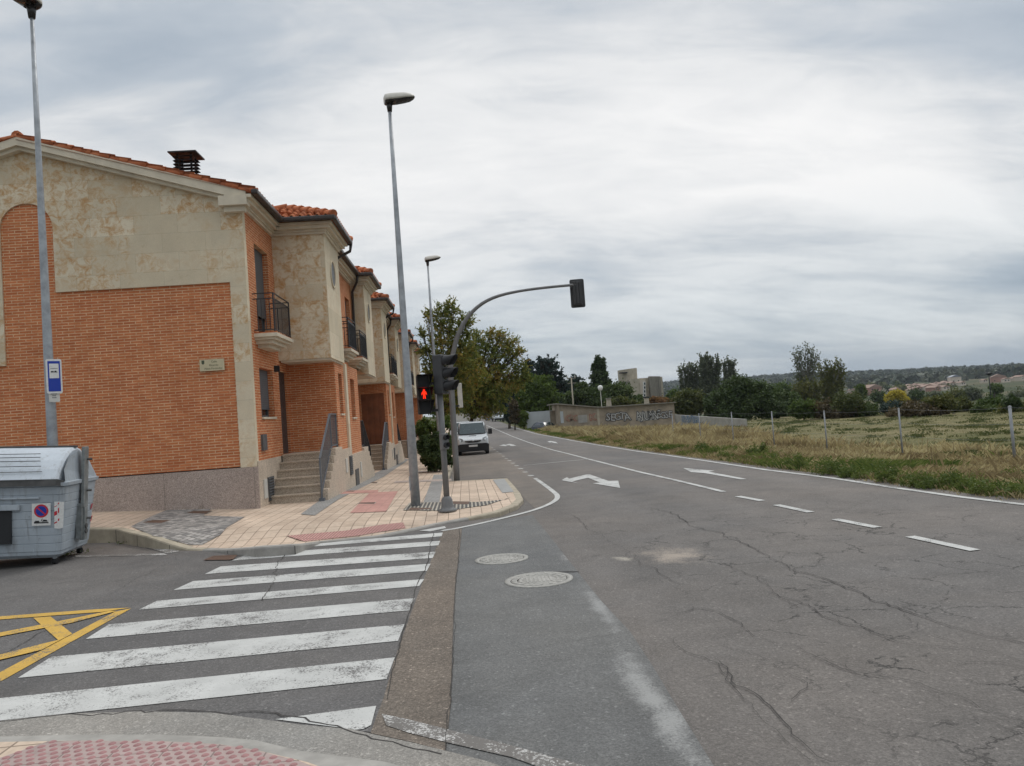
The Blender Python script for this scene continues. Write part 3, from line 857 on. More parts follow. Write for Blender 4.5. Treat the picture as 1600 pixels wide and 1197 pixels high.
sheet('parking_bay_line', [[(139, 846), (174, 837.5), (190, 838.5), (282, 862), (262, 865.5), (178, 843), (150, 848)], [(118, 868.5), (256, 865.3), (262, 868), (118, 871.5)], [(-60, 873.5), (28, 873), (28, 875), (-60, 877)]], 0.009, M['worn_paint'])

# --- cracks
def crack(mb, pts, w=0.012, jag=0.05, lift=0.0115):
    P_ = resample(px(pts), 0.07)
    out = []
    off = 0
    for i, p in enumerate(P_):
        off = off * 0.86 + random.gauss(0, jag * 0.36)
        t = (P_[min(i + 1, len(P_) - 1)] - P_[max(i - 1, 0)]).normalized()
        out.append(p + Vector((-t.y, t.x, 0)) * (off + random.gauss(0, jag * .13)) + t * random.gauss(0, jag * .2))
    ws = []; kk = 1.0
    for _ in out:
        kk = min(2.2, max(.25, kk * random.uniform(.68, 1.46))); kk = kk * .9 + .1
        ws.append(max(0.002, w * kk))
    L = []
    for i, p in enumerate(out):
        t = (out[min(i + 1, len(out) - 1)] - out[max(i - 1, 0)]); t.z = 0; t.normalize()
        n = Vector((-t.y, t.x, 0)) * ws[i] / 2
        for s_ in (-1, 1):
            q_ = p + n * s_
            L.append((q_.x, q_.y, Rf(q_.x, q_.y) + lift))
    mb.add(L, [(2 * i, 2 * i + 1, 2 * i + 3, 2 * i + 2) for i in range(len(out) - 1)])
mbC = MB()
CR_L = [
    ([(960, 784), (1005, 793), (1033, 798), (1063, 805), (1078, 822), (1115, 831), (1160, 853), (1200, 872), (1245, 887), (1290, 906), (1345, 928), (1400, 951), (1450, 970), (1510, 989), (1545, 996), (1600, 1008), (1700, 1030)], 0.018),
    ([(862, 798), (893, 805), (915, 825), (945, 843), (975, 870), (1005, 885), (1022, 888), (1050, 908), (1075, 917)], 0.010),
    ([(720, 847), (760, 848), (860, 843), (900, 837), (950, 835)], 0.008),
    ([(700, 1040), (740, 1030), (820, 1014), (900, 1003), (960, 995), (990, 990)], 0.008),
    ([(1078, 822), (1200, 812), (1290, 803)], 0.005),
    ([(1062, 960), (1078, 950), (1110, 953), (1135, 965), (1160, 980)], 0.010),
    ([(1050, 1000), (1070, 1020), (1100, 1037), (1130, 1065), (1160, 1085), (1190, 1110), (1230, 1150), (1280, 1190)], 0.007),
    ([(1125, 1035), (1150, 1065), (1175, 1085), (1210, 1115), (1240, 1140), (1260, 1170), (1290, 1197)], 0.012),
    ([(1160, 980), (1200, 998), (1240, 1008), (1290, 1030), (1330, 1045), (1400, 1060)], 0.009),
    ([(1200, 925), (1270, 945), (1310, 975), (1360, 985), (1400, 1003), (1460, 1012), (1500, 1015)], 0.010),
    ([(1345, 1045), (1400, 1060), (1460, 1075), (1510, 1090), (1560, 1115), (1600, 1122)], 0.012),
    ([(1290, 1030), (1340, 1058), (1400, 1070), (1450, 1080), (1530, 1130), (1600, 1150)], 0.008),
    ([(1125, 880), (1170, 905), (1215, 935), (1250, 950)], 0.008),
    ([(1200, 1040), (1260, 1070), (1230, 1095)], 0.011),
    ([(1500, 1040), (1560, 1035), (1600, 1040)], 0.008),
    ([(1420, 960), (1440, 985), (1500, 1010), (1560, 1020), (1620, 1040)], 0.007),
    ([(460, 850), (448, 872), (430, 895), (410, 925), (404, 940)], 0.022),
    ([(677, 833), (672, 860), (664, 890), (650, 920), (640, 955), (630, 985), (618, 1030), (610, 1060), (603, 1095)], 0.018),
    ([(404, 940), (330, 942), (217, 953), (150, 960), (80, 975)], 0.008),
    ([(95, 968), (80, 985), (40, 1005), (0, 1025)], 0.012),
    ([(0, 1128), (60, 1122), (200, 1112), (320, 1112), (400, 1122), (460, 1132), (540, 1142), (578, 1148), (640, 1162), (697, 1178)], 0.016),
    ([(718, 828), (716, 880), (710, 920), (708, 1000), (704, 1100), (697, 1175)], 0.009),
    ([(290, 862), (260, 885), (220, 905), (180, 930)], 0.006),
    ([(800, 914), (815, 905), (850, 896), (905, 894)], 0.05),
]
for pts, w_ in CR_L:
    crack(mbC, pts, w_ * .36, 0.012 if pts[0] in ((677, 833), (718, 828)) else 0.045 if w_ < 0.03 else 0.01)
struct('asphalt_cracks', mbC, M['crack'], recalc=False)

# ------------------------------------------------------------------ pavements
FR = px([(300, 861), (400, 856), (500, 847), (592, 838), (640, 829), (690, 819)])   # flush front edge at the crossing
def dist_front(x, y):
    best = 1e9
    for a, b in zip(FR[:-1], FR[1:]):
        ax, ay, bx, by = a.x, a.y, b.x, b.y
        t = max(0, min(1, ((x - ax) * (bx - ax) + (y - ay) * (by - ay)) / ((bx - ax) ** 2 + (by - ay) ** 2)))
        best = min(best, math.hypot(x - ax - t * (bx - ax), y - ay - t * (by - ay)))
    return best
def Sf(x, y):
    r = float(Rz(y))
    h = 0.19 - (0.02 * (x + 4.6) if x > -4.6 else 0.060 * (x + 4.6) * float(smooth((y - 12.6) / 4.0)))
    ramp = float(smooth(dist_front(x, y) / 1.3))
    return r + 0.015 + (h - 0.015) * ramp
kerb_px = [(-700, 812), (-300, 826), (60, 830), (142, 826), (182, 827), (240, 842), (293, 858), (317, 859), (400, 856), (460, 852), (500, 847.5), (592, 838.5), (637, 829.5), (680, 820), (732, 810), (780, 800), (808, 789), (817, 780), (812, 770), (801, 757), (792, 747.5)]
def Kf(x, y): return Rf(x, y) + 0.12
KP = []
for (x_, y_) in kerb_px:
    p = hit(x_, y_, Sf); KP.append(p)
KP = KP[:5] + smooth_poly(KP[4:], 2)[1:] if False else KP
inner = []
mastp = hit(712, 751.5, Sf)
back = [mastp + Vector((-0.25, 0.0, 0))]
kerbx = back[0].x
for y in np.arange(22, 150, 2.0):
    back.append(Vector((kerbx - 0.0 , y, 0)))
outline = KP + back + [Vector((-5.6, 150, 0)), Vector((-5.0, 64, 0)), Vector((-4.9, 17.2, 0)), Vector((-60, 17.2, 0)), Vector((-60, 15.6, 0))]
mb = MB()
def pave_mesh():
    ring = resample(outline + [outline[0]], 0.6)[:-1]
    n = len(ring)
    vs2 = [Vector((p.x, p.y)) for p in ring]
    for a in np.arange(-10, 1.2, 0.25):
        for b in np.arange(12, 19, 0.25):
            vs2.append(Vector((a, b)))
    for b in np.arange(24, 150, 2):
        for a in (-4.5, -3.3, -2.2, -1.2): vs2.append(Vector((a, b)))
    r = delaunay_2d_cdt(vs2, [], [list(range(n))], 1, 1e-5)
    mb.add([(v.x, v.y, Sf(v.x, v.y)) for v in r[0]], [tuple(f) for f in r[2]])
pave_mesh()
struct('pavement', mb, M['pave'], recalc=False)
# kerb: top band + outer face, along the pavement's edge
def kerb(name, pts, mat, w=0.14, fn=Sf, lift=0.006):
    pts = resample(pts, 0.35)
    mb = MB(); L = []
    for i, p in enumerate(pts):
        t = (pts[min(i + 1, len(pts) - 1)] - pts[max(i - 1, 0)]); t.z = 0; t.normalize()
        n = Vector((-t.y, t.x, 0))
        a = p + n * w; b = p - n * 0.012
        zt = fn(p.x, p.y) + lift
        L += [(a.x, a.y, fn(a.x, a.y) + lift - 0.004), (a.x, a.y, zt), (p.x, p.y, zt), (b.x, b.y, zt - 0.02), (b.x, b.y, Rf(b.x, b.y) - 0.03)]
    n = len(pts)
    fs = []
    for i in range(n - 1):
        for k in range(4):
            fs.append((5 * i + k, 5 * i + k + 1, 5 * (i + 1) + k + 1, 5 * (i + 1) + k))
    mb.add(L, fs)
    jm = MB()
    for i in range(2, n - 2, 3):
        p = pts[i]; t = (pts[i + 1] - pts[i - 1]); t.z = 0; t.normalize(); nn = Vector((-t.y, t.x, 0))
        zt = fn(p.x, p.y) + lift + .002
        A, B_ = p + nn * w, p - nn * .016; e = t * .006
        zb_ = max(Rf(B_.x, B_.y) - .01, zt - .4)
        jm.add([(A - e).to_2d().to_tuple() + (zt,), (A + e).to_2d().to_tuple() + (zt,), (B_ + e).to_2d().to_tuple() + (zt - .018,), (B_ - e).to_2d().to_tuple() + (zt - .018,),
                (B_ + e).to_2d().to_tuple() + (zb_,), (B_ - e).to_2d().to_tuple() + (zb_,)], [(0, 1, 2, 3), (3, 2, 4, 5)])
    struct('kerb_joints', jm, M['crack'], recalc=False)
    return struct(name, mb, mat, recalc=False)
kerb('kerb', KP[:8], M['kerb'])
kerb('kerb', KP[7:15], M['kerb_grey'])
kerb('kerb', KP[14:] + back, M['kerb'])
def psheet(name, polys, lift, mat):
    return sheet(name, polys, lift, mat, Sf)
psheet('sett_paving', [[(205, 823), (262, 797), (330, 796), (318, 806), (383, 808), (345, 836), (316, 852), (296, 852), (240, 838)]], 0.005, M['sett'])
psheet('tactile_strip', [[(448, 838), (476, 847), (560, 838), (634, 826), (630, 817), (600, 820), (540, 830)]], 0.006, M['tactile'])
psheet('red_paving', [[(547, 802), (603, 800), (622, 768), (578, 770)]], 0.005, M['pave_red'])
psheet('red_paving', [[(520, 773), (545, 767), (592, 766), (590, 770), (540, 772)]], 0.006, M['pave_red'])
psheet('grey_paving_band', [[(470, 804), (492, 806), (530, 780), (560, 765), (600, 745), (640, 718), (632, 717), (590, 738), (545, 757), (510, 775)]], 0.005, M['pave_grey'])
psheet('grey_paving_band', [[(660, 790), (686, 790), (694, 742), (678, 742)]], 0.005, M['pave_grey'])
psheet('striped_setts', [[(630, 798), (700, 799), (760, 790), (800, 777), (790, 781), (745, 785), (640, 786)]], 0.006, M['sett2'])
psheet('grey_slab', [[(770, 750), (788, 748.5), (803, 769), (785, 770.5)]], 0.005, simple('slab_grey', (0.30, 0.30, 0.29), 0.8))
for P_ in ([(618, 752), (705, 748.5), (706, 751.5), (615, 755)], [(640, 737), (690, 735.5), (690, 737), (638, 739)]):
    psheet('paving_joint_band', [P_], 0.006, M['granite'])
# own-side corner at the bottom of the view
gut_top = [(-500, 1150), (0, 1129), (100, 1118), (220, 1114), (330, 1116), (400, 1125), (470, 1135), (550, 1142), (579, 1149), (640, 1162), (697, 1176), (760, 1192), (900, 1240)]
kt = [(-500, 1166), (0, 1155), (120, 1152), (250, 1152), (345, 1156), (400, 1161), (470, 1178), (540, 1187), (602, 1195), (760, 1240)]
ki = [(-500, 1180), (0, 1164), (120, 1162), (250, 1163), (345, 1168), (400, 1177), (480, 1196), (560, 1225), (640, 1270)]
sheet('gutter_strip', [gut_top + kt[::-1]], 0.010, M['gutter'])
def Of(x, y): return Rf(x, y) + 0.014
sheet('near_kerb', [kt + ki[::-1]], 0.016, M['kerb_grey'])
sheet('near_pavement', [ki + [(640, 1500), (-500, 1500)]], 0.018, M['pave'])
pinkp = [(75, 1164), (120, 1163), (250, 1164), (345, 1169), (400, 1178), (470, 1196), (510, 1212), (520, 1330), (-300, 1330), (-60, 1212), (0, 1190)]
sheet('dotted_paving', [pinkp], 0.021, M['pink'])
mb = MB()
pw = px(pinkp)
def inside(x, y, P_):
    c = False; j = len(P_) - 1
    for i in range(len(P_)):
        if (P_[i].y > y) != (P_[j].y > y) and x < (P_[j].x - P_[i].x) * (y - P_[i].y) / (P_[j].y - P_[i].y) + P_[i].x: c = not c
        j = i
    return c
sx = 0.066
for i in range(90):
    for j in range(40):
        x = min(p.x for p in pw) + i * sx + (j % 2) * sx / 2; y = min(p.y for p in pw) + j * sx * 0.9
        if not inside(x, y, pw) or y < 3.0: continue
        z = Rf(x, y) + 0.021
        n = 8; r1, r2 = 0.023, 0.014
        vs = [(x + r1 * math.cos(a * PI / 4), y + r1 * math.sin(a * PI / 4), z) for a in range(n)] + [(x + r2 * math.cos(a * PI / 4), y + r2 * math.sin(a * PI / 4), z + 0.006) for a in range(n)]
        mb.add(vs, [(a, (a + 1) % n, n + (a + 1) % n, n + a) for a in range(n)] + [tuple(range(n, 2 * n))])
struct('paving_studs', mb, M['dome'], recalc=False)
HAZE = 0.00009
# ------------------------------------------------------------------ small ironwork in the ground
def manhole(pxc, lab, r=0.32, dirty=False):
    c = hit(*pxc)
    t = thing('manhole_cover', lab, 'manhole cover', (c.x, c.y, Rf(c.x, c.y) + 0.004), group='round manhole covers')
    a = MB(); a.lathe([(r * 1.32, 0.002), (r * 1.32, 0.010), (r * 1.12, 0.012), (r * 1.10, 0.004)], 40)
    a.build('frame', M['iron_grey'], t, local=True)
    b = MB(); b.lathe([(0.001, 0.010), (r * 0.62, 0.010), (r * 0.63, 0.005), (r * 0.68, 0.005), (r * 0.69, 0.012), (r * 0.78, 0.012), (r * 0.79, 0.004), (r * 0.84, 0.004), (r * 0.85, 0.012), (r * 1.06, 0.012), (r * 1.07, 0.0)], 40)
    for k in range(16):
        an = 2 * PI * k / 16
        b.bar((r * .87 * math.cos(an), r * .87 * math.sin(an), .013), (r * 1.02 * math.cos(an), r * 1.02 * math.sin(an), .013), 0.03, 0.006)
    for k in range(-3, 4):
        b.bar((k * r * .15, -r * .45, .011), (k * r * .15, r * .45, .011), 0.02, 0.005)
    b.build('lid', M['iron_grey'], t, local=True)
manhole((842, 907), 'nearer, larger-looking round manhole cover in the dark asphalt, with a crack curving round it', 0.275)
manhole((784, 874.5), 'farther round manhole cover in the dark asphalt beside the brown strip', 0.25)
def cover(P_, lab, mat=None, fn=Sf, lift=0.007):
    pts = px(P_, fn)
    c = sum(pts, Vector()) / len(pts)
    t = thing('access_cover', lab, 'access cover', (c.x, c.y, fn(c.x, c.y)), group='rectangular covers in the pavement')
    m1 = MB(); poly_sheet(m1, pts, lift, fn); m1.build('lid', mat or M['iron'], t, recalc=False)
    m2 = MB()
    for a, b in zip(pts, pts[1:] + pts[:1]):
        ribbon(m2, [a, b], 0.03, lift + 0.003, fn)
    m2.build('frame', M['iron_grey'], t, recalc=False)
cover([(291, 802.5), (302, 799), (331, 799), (322, 803.5)], 'brown iron cover in the grey sett paving close to the brick gable')
cover([(222, 817.5), (238, 813.5), (267, 813.5), (252, 818)], 'brown iron cover in the grey sett paving nearest the kerb by the bin')
cover([(637, 797.5), (642, 794), (675, 794.5), (672, 798.5)], 'brown iron cover at the foot of the tall galvanised lamp post')
cover([(697, 788), (700, 784), (734, 784.5), (732, 789)], 'brown iron cover just behind the traffic light pole')
cover([(560, 787.5), (562, 786), (587, 785.5), (584, 788)], 'narrow iron cover in the red paving patch')
cover([(541, 768.4), (545, 767.6), (555, 767.6), (552, 768.8)], 'small iron cover near the wall beyond the first stair')
cover([(578, 754.7), (582, 753.8), (590, 753.8), (588, 755.2)], 'small iron cover beside the vent wall of the second house')
c0 = [(320, 876.5), (334, 870.5), (369, 869), (362, 876)]
pts = px(c0); cc = sum(pts, Vector()) / 4
t = thing('drain_grate', 'slotted rusty storm drain grate at the flush kerb beside the crossing', 'drain grate', (cc.x, cc.y, 0))
m1 = MB(); poly_sheet(m1, pts, 0.008); m1.build('frame', M['black'], t, recalc=False)
m2 = MB()
for k in range(13):
    f = (k + .5) / 13
    ribbon(m2, [pts[0].lerp(pts[3], f), pts[1].lerp(pts[2], f)], 0.035, 0.016)
for a, b in zip(pts, pts[1:] + pts[:1]): ribbon(m2, [a, b], 0.04, 0.017)
m2.build('bars', M['iron'], t, recalc=False)

# ------------------------------------------------------------------ walls with real openings
def wall_x(mb, X, y0, y1, z0, z1, holes=(), depth=0.22, flip=1):
    """wall in the plane X (facing +X); holes = (ya, yb, za, zb)"""
    ys = sorted({y0, y1, *[h[0] for h in holes], *[h[1] for h in holes]})
    zs = sorted({z0, z1, *[h[2] for h in holes], *[h[3] for h in holes]})
    for a, b in zip(ys[:-1], ys[1:]):
        for c, d in zip(zs[:-1], zs[1:]):
            if any(h[0] <= a and b <= h[1] and h[2] <= c and d <= h[3] for h in holes): continue
            mb.quad((X, a, c), (X, b, c), (X, b, d), (X, a, d))
    for (a, b, c, d) in holes:
        D = X - depth
        mb.quad((X, a, c), (D, a, c), (D, a, d), (X, a, d)); mb.quad((X, b, c), (X, b, d), (D, b, d), (D, b, c))
        mb.quad((X, a, d), (D, a, d), (D, b, d), (X, b, d)); mb.quad((X, a, c), (X, b, c), (D, b, c), (D, a, c))
def window_x(parent, X, h, kind='shutter', frac=0.8, rec=0.16):
    a, b, c, d = h
    D = X - rec
    fr = MB(); w_ = 0.05
    fr.box(D - .05, D + .01, a, a + w_, c, d); fr.box(D - .05, D + .01, b - w_, b, c, d)
    fr.box(D - .05, D + .008, a + w_, b - w_, c, c + w_); fr.box(D - .05, D + .008, a + w_, b - w_, d - w_, d)
    if b - a > 0.9: fr.box(D - .05, D + .006, (a + b) / 2 - .03, (a + b) / 2 + .03, c + w_, d - w_)
    W = fr.build('window', M['frame'], parent)
    g = MB(); g.box(D - .035, D - .02, a + w_ * .5, b - w_ * .5, c + w_ * .5, d - w_ * .5); g.build('pane', M['glass'], W)
    if frac > 0:
        s_ = MB(); zc_ = d - (d - c) * frac
        s_.box(D + .015, D + .035, a + .01, b - .01, zc_, d)
        s_.box(D + .012, D + .045, a + .01, b - .01, zc_ - .04, zc_ - .002)
        s_.build('shutter', M['shutter'], W)
    return W
def sill_x(parent, X, a, b, z):
    s_ = MB(); s_.box(X - .2, X + .04, a - .0, b + .0, z - .045, z - .002); return s_.build('sill', M['trim'], parent)

def tile_plane(mb, P0, U, V, ulen, v0f, v1f, pitch=0.21, course=0.34, amp=0.055, seg=6):
    """clay barrel tiles on a plane: U along the eave, V up the slope"""
    P0 = Vector(P0); U = Vector(U).normalized(); V = Vector(V).normalized(); Nn = U.cross(V)
    if Nn.z < 0: Nn = -Nn
    nu = max(2, int(ulen / pitch * seg))
    us = np.linspace(0, ulen, nu + 1)
    vmax = max(v1f(u) for u in us); vmin = min(v0f(u) for u in us)
    k0 = int(math.floor(vmin / course)); k1 = int(math.ceil(vmax / course))
    for k in range(k0, k1 + 1):
        L = []; ok = []
        for u in us:
            a = max(v0f(u), k * course - 0.04); b = min(v1f(u), (k + 1) * course)
            good = b > a + 1e-3
            if not good: b = a
            ph = math.cos(2 * PI * u / pitch)
            for v, lift in ((a, 0.035), (b, 0.0)):
                p = P0 + U * u + V * v + Nn * (amp * ph + lift * (1.0 if ph > 0 else 0.4))
                L.append(p)
            L.append(P0 + U * u + V * a + Nn * (amp * ph + 0.035 - 0.03))
            ok.append(good)
        fs = []
        for i in range(nu):
            if ok[i] and ok[i + 1]:
                fs.append((3 * i, 3 * i + 1, 3 * (i + 1) + 1, 3 * (i + 1)))
                fs.append((3 * i + 2, 3 * i, 3 * (i + 1), 3 * (i + 1) + 2))
        if fs: mb.add(L, fs, True)

RIDGE_X, RIDGE_Z = -9.09, 8.24
EAVE_Z = 6.86
XR, XB, XF, XU = -4.53, -3.24, -3.30, -3.68
def roof_slope(mb, Xe, y0, y1, ze=EAVE_Z + 0.08):
    L = math.hypot(Xe - RIDGE_X, RIDGE_Z + 0.12 - ze)
    V = Vector((RIDGE_X - Xe, 0, RIDGE_Z + 0.12 - ze))
    tile_plane(mb, (Xe, y0, ze), (0, 1, 0), V, y1 - y0, lambda u: 0.0, lambda u: L)
    mb.quad((Xe, y0, ze - .06), (Xe, y1, ze - .06), (RIDGE_X, y1, RIDGE_Z + .06), (RIDGE_X, y0, RIDGE_Z + .06))
    mb.quad((RIDGE_X, y0, RIDGE_Z + .12), (RIDGE_X, y1, RIDGE_Z + .12), (-14.4, y1, EAVE_Z), (-14.4, y0, EAVE_Z))
def cornice(mb, x0, x1, y0, y1, z0=6.60, side_lo=True, side_hi=True, front=True):
    """stepped cornice round a block x0..x1 (x1 = street side), y0..y1"""
    for i, (pr, za, zb) in enumerate(((0.07, 0, .06), (0.11, .06, .12), (0.20, .12, .20), (0.27, .20, .27))):
        mb.box(x0, x1 + pr, y0 - (pr if side_lo else 0), y1 + (pr if side_hi else 0), z0 + za, z0 + zb)
def bay_parts(root, Ya, Yb, z0=3.46, z1=6.60, xin=XR, oval=True):
    st = MB(); xi = xin
    # hollow-looking block, five faces
    st.box(xi, XB, Ya, Yb, z0, z1)
    bay = st.build('bay', M['stone'], root)
    ed = MB()
    ed.box(XB + .002, XB + .012, Ya + .0, Ya + .12, z0, z1); 
    fr = MB(); fr.box(XB + .001, XB + .014, Ya, Yb, z0, z1); fr.build('bay_front', M['stone_plain'], bay)
    if oval:
        yc = (Ya + Yb) / 2 - .05; zc_ = 5.75
        Mx = Matrix.Translation((XB + .016, yc, zc_)) @ Matrix.Rotation(PI / 2, 4, 'Y')
        wn = MB(); wn.lathe([(0.37, 0), (0.37, .03), (0.33, .03), (0.33, 0.0)], 28, M=Mx)
        W = wn.build('oval_window', M['stone_plain'], bay)
        g = MB(); g.lathe([(0.001, 0.008), (0.33, 0.008)], 28, M=Mx); g.build('pane', M['vent'], W)
    un = MB(); un.box(xi + .05, XB - .03, Ya + .03, Yb - .03, z0 - .05, z0 - .003); un.build('bay_soffit', M['trim'], bay)
    co = MB(); cornice(co, xi, XB, Ya, Yb); co.build('cornice', M['trim'], root)
    # hipped tile roof
    rf = MB()
    o = 0.36; e = XB + o; ya, yb = Ya - o, Yb + o; ym = (ya + yb) / 2; hw = (yb - ya) / 2; ze = EAVE_Z + .10; rise = 0.62
    sl = math.hypot(hw, rise)
    Lx = 3.6
    # plane facing the camera side and far side, clipped by the hip
    tile_plane(rf, (e, ya, ze), (-1, 0, 0), (0, hw, rise), Lx, lambda u: 0.0, lambda u: sl * min(1, u / hw))
    tile_plane(rf, (e, yb, ze), (-1, 0, 0), (0, -hw, rise), Lx, lambda u: 0.0, lambda u: sl * min(1, u / hw))
    tile_plane(rf, (e, ya, ze), (0, 1, 0), (-hw, 0, rise), 2 * hw, lambda u: 0.0, lambda u: sl * (1 - abs(u - hw) / hw))
    for pp, qq in (((e, ya, ze), (e - hw, ym, ze + rise)), ((e, yb, ze), (e - hw, ym, ze + rise)), ((e - hw, ym, ze + rise), (e - Lx, ym, ze + rise))):
        p = Vector(pp); qv = Vector(qq); n = max(2, int((qv - p).length / .33))
        for i in range(n):
            a = p.lerp(qv, i / n); b = p.lerp(qv, (i + 1.08) / n)
            rf.tube([a + Vector((0, 0, .05)), b + Vector((0, 0, .02))], [0.11, 0.085], 8)
    rf.quad((e + .0, ya, ze - .05), (e - Lx, ya, ze - .05), (e - Lx, yb, ze - .05), (e, yb, ze - .05))
    rf.build('bay_roof', M['tile_clay'], root, recalc=False)
    gt = MB()
    for z_, r_ in ((EAVE_Z + .03, .075),):
        gt.box(xi, e + .03, ya - .09, ya + .02, EAVE_Z - .0, EAVE_Z + .115)
        gt.box(e - .07, e + .05, ya + .021, yb - .021, EAVE_Z - .0, EAVE_Z + .115)
        gt.box(xi, e + .03, yb - .02, yb + .09, EAVE_Z - .0, EAVE_Z + .115)
    G_ = gt.build('gutter', M['gutter_metal'], root, bevel=0.03)
    return bay
def balcony(root, X, ya, yb, zf, proj=0.45, solid=None):
    slab = MB()
    slab.box(X, X + proj + .06, ya - .06, yb + .06, zf - .10, zf - .02)
    b = MB()
    slab.box(X, X + proj, ya, yb, zf - .16, zf - .102)
    slab.box(X, X + proj - .08, ya + .08, yb - .08, zf - .24, zf - .162)
    slab.box(X, X + proj - .20, ya + .22, yb - .22, zf - .32, zf - .242)
    S_ = slab.build('balcony', M['trim'], root)
    tl = MB(); tl.box(X + .001, X + proj + .03, ya - .03, yb + .03, zf - .018, zf + .01); tl.build('balcony_floor', M['tile_clay'], S_)
    r = MB(); xo = X + proj
    zt = zf + 0.88
    for z_ in (zt, zt - .12, zf + .06):
        r.bar((X, ya, z_), (xo, ya, z_), .022); r.bar((xo, ya - .011, z_), (xo, yb + .011, z_), .022); r.bar((X, yb, z_), (xo, yb, z_), .022)
    for y_ in (ya, yb): r.bar((xo, y_, zf - .02), (xo, y_, zt), .03)
    n = int((yb - ya) / .1)
    for i in range(1, n):
        y_ = ya + (yb - ya) * i / n
        r.bar((xo, y_, zf + .06), (xo, y_, zt - .12), .014)
    for i in range(1, 5):
        x_ = X + proj * i / 5
        for y_ in (ya, yb): r.bar((x_, y_, zf + .06), (x_, y_, zt - .12), .014)
    r.build('railing', M['rail'], S_)
    if solid is not None:
        s_ = MB(); s_.box(xo - .02, xo - .012, ya + .02, yb - .02, zf + .1, zt - .05); s_.build('privacy_screen', solid, S_)
    return S_
def stairs(root, y0, sgn, zg, ztop, land, x0=XR + .02, x1=-3.40, n=6, railmat='rail_grey', rail_base=None):
    """n risers climbing from y0 in the direction sgn"""
    t = 0.27
    st = MB(); rz = (ztop - zg) / n
    for i in range(n):
        ya = y0 + sgn * i * t; yb = y0 + sgn * (n * t + land)
        a, b = sorted((ya, yb))
        st.box(x0, x1, a, b, zg + rz * i - (.4 if i == 0 else 0), zg + rz * (i + 1) - .035)
        a, b = sorted((ya - sgn * .025, yb))
        st.box(x0, x1 + .01, a, b, zg + rz * (i + 1) - .035, zg + rz * (i + 1))
    S_ = st.build('staircase', M['step'], root)
    # stepped outer cheek
    ck = MB()
    for i in range(n):
        ya = y0 + sgn * (i * t + .10); yb = y0 + sgn * ((i + 1) * t + .10) 
        a, b = sorted((ya, yb))
        ck.box(x1 + .012, XB + .01, a, b, zg - .5, zg + rz * (i + 1) + .06)
    a, b = sorted((y0 + sgn * (n * t + .10), y0 + sgn * (n * t + land)))
    ck.box(x1 + .012, XB + .01, a, b, zg - .5, ztop + .06)
    ck.build('stair_cheek', M['plinth'], root)
    # railing
    rl = MB(); xr = x1 - .02 + .07
    p0 = Vector((xr, y0 - sgn * .02, zg + .95)); p1 = Vector((xr, y0 + sgn * (n * t), ztop + .92)); p2 = Vector((xr, y0 + sgn * (n * t + land - .02), ztop + .92))
    rl.bar(p0, p1, .045, .03); rl.bar(p1, p2, .045, .03)
    for y_, za, zb in ((p0.y, zg, p0.z), (p1.y, ztop, p1.z), (p2.y, ztop, p2.z)): rl.bar((xr, y_, za), (xr, y_, zb), .04)
    q0 = p0 - Vector((0, 0, .78)); q1 = p1 - Vector((0, 0, .80)); q2 = p2 - Vector((0, 0, .80))
    rl.bar(q0, q1, .03); rl.bar(q1, q2, .03)
    k = 15
    for i in range(1, k):
        a = q0.lerp(q1, i / k); b = p0.lerp(p1, i / k); rl.bar(a, b, .013)
    for i in range(1, 7):
        a = q1.lerp(q2, i / 7); b = p1.lerp(p2, i / 7); rl.bar(a, b, .013)
    rl.box(xr - .06, xr + .06, p0.y - .06, p0.y + .06, zg - .02, zg + .05)
    rl.build('stair_railing', M[railmat], root)
    return S_
def downpipe(root, pts, r=.045):
    m = MB(); m.tube(pts, r, 8); m.build('downpipe', M['gutter_metal'], root)
def vent(root, X, ya, yb, za, zb, louv=True):
    m = MB(); m.box(X, X + .02, ya, yb, za, zb)
    V_ = m.build('vent', M['vent'], root)
    s_ = MB(); n = int((zb - za) / .055)
    for i in range(n):
        z_ = za + (i + .5) * (zb - za) / n
        s_.bar((X + .03, ya + .02, z_), (X + .03, yb - .02, z_), .03, .012)
    if louv: s_.build('louvre', M['rail_grey'], V_)

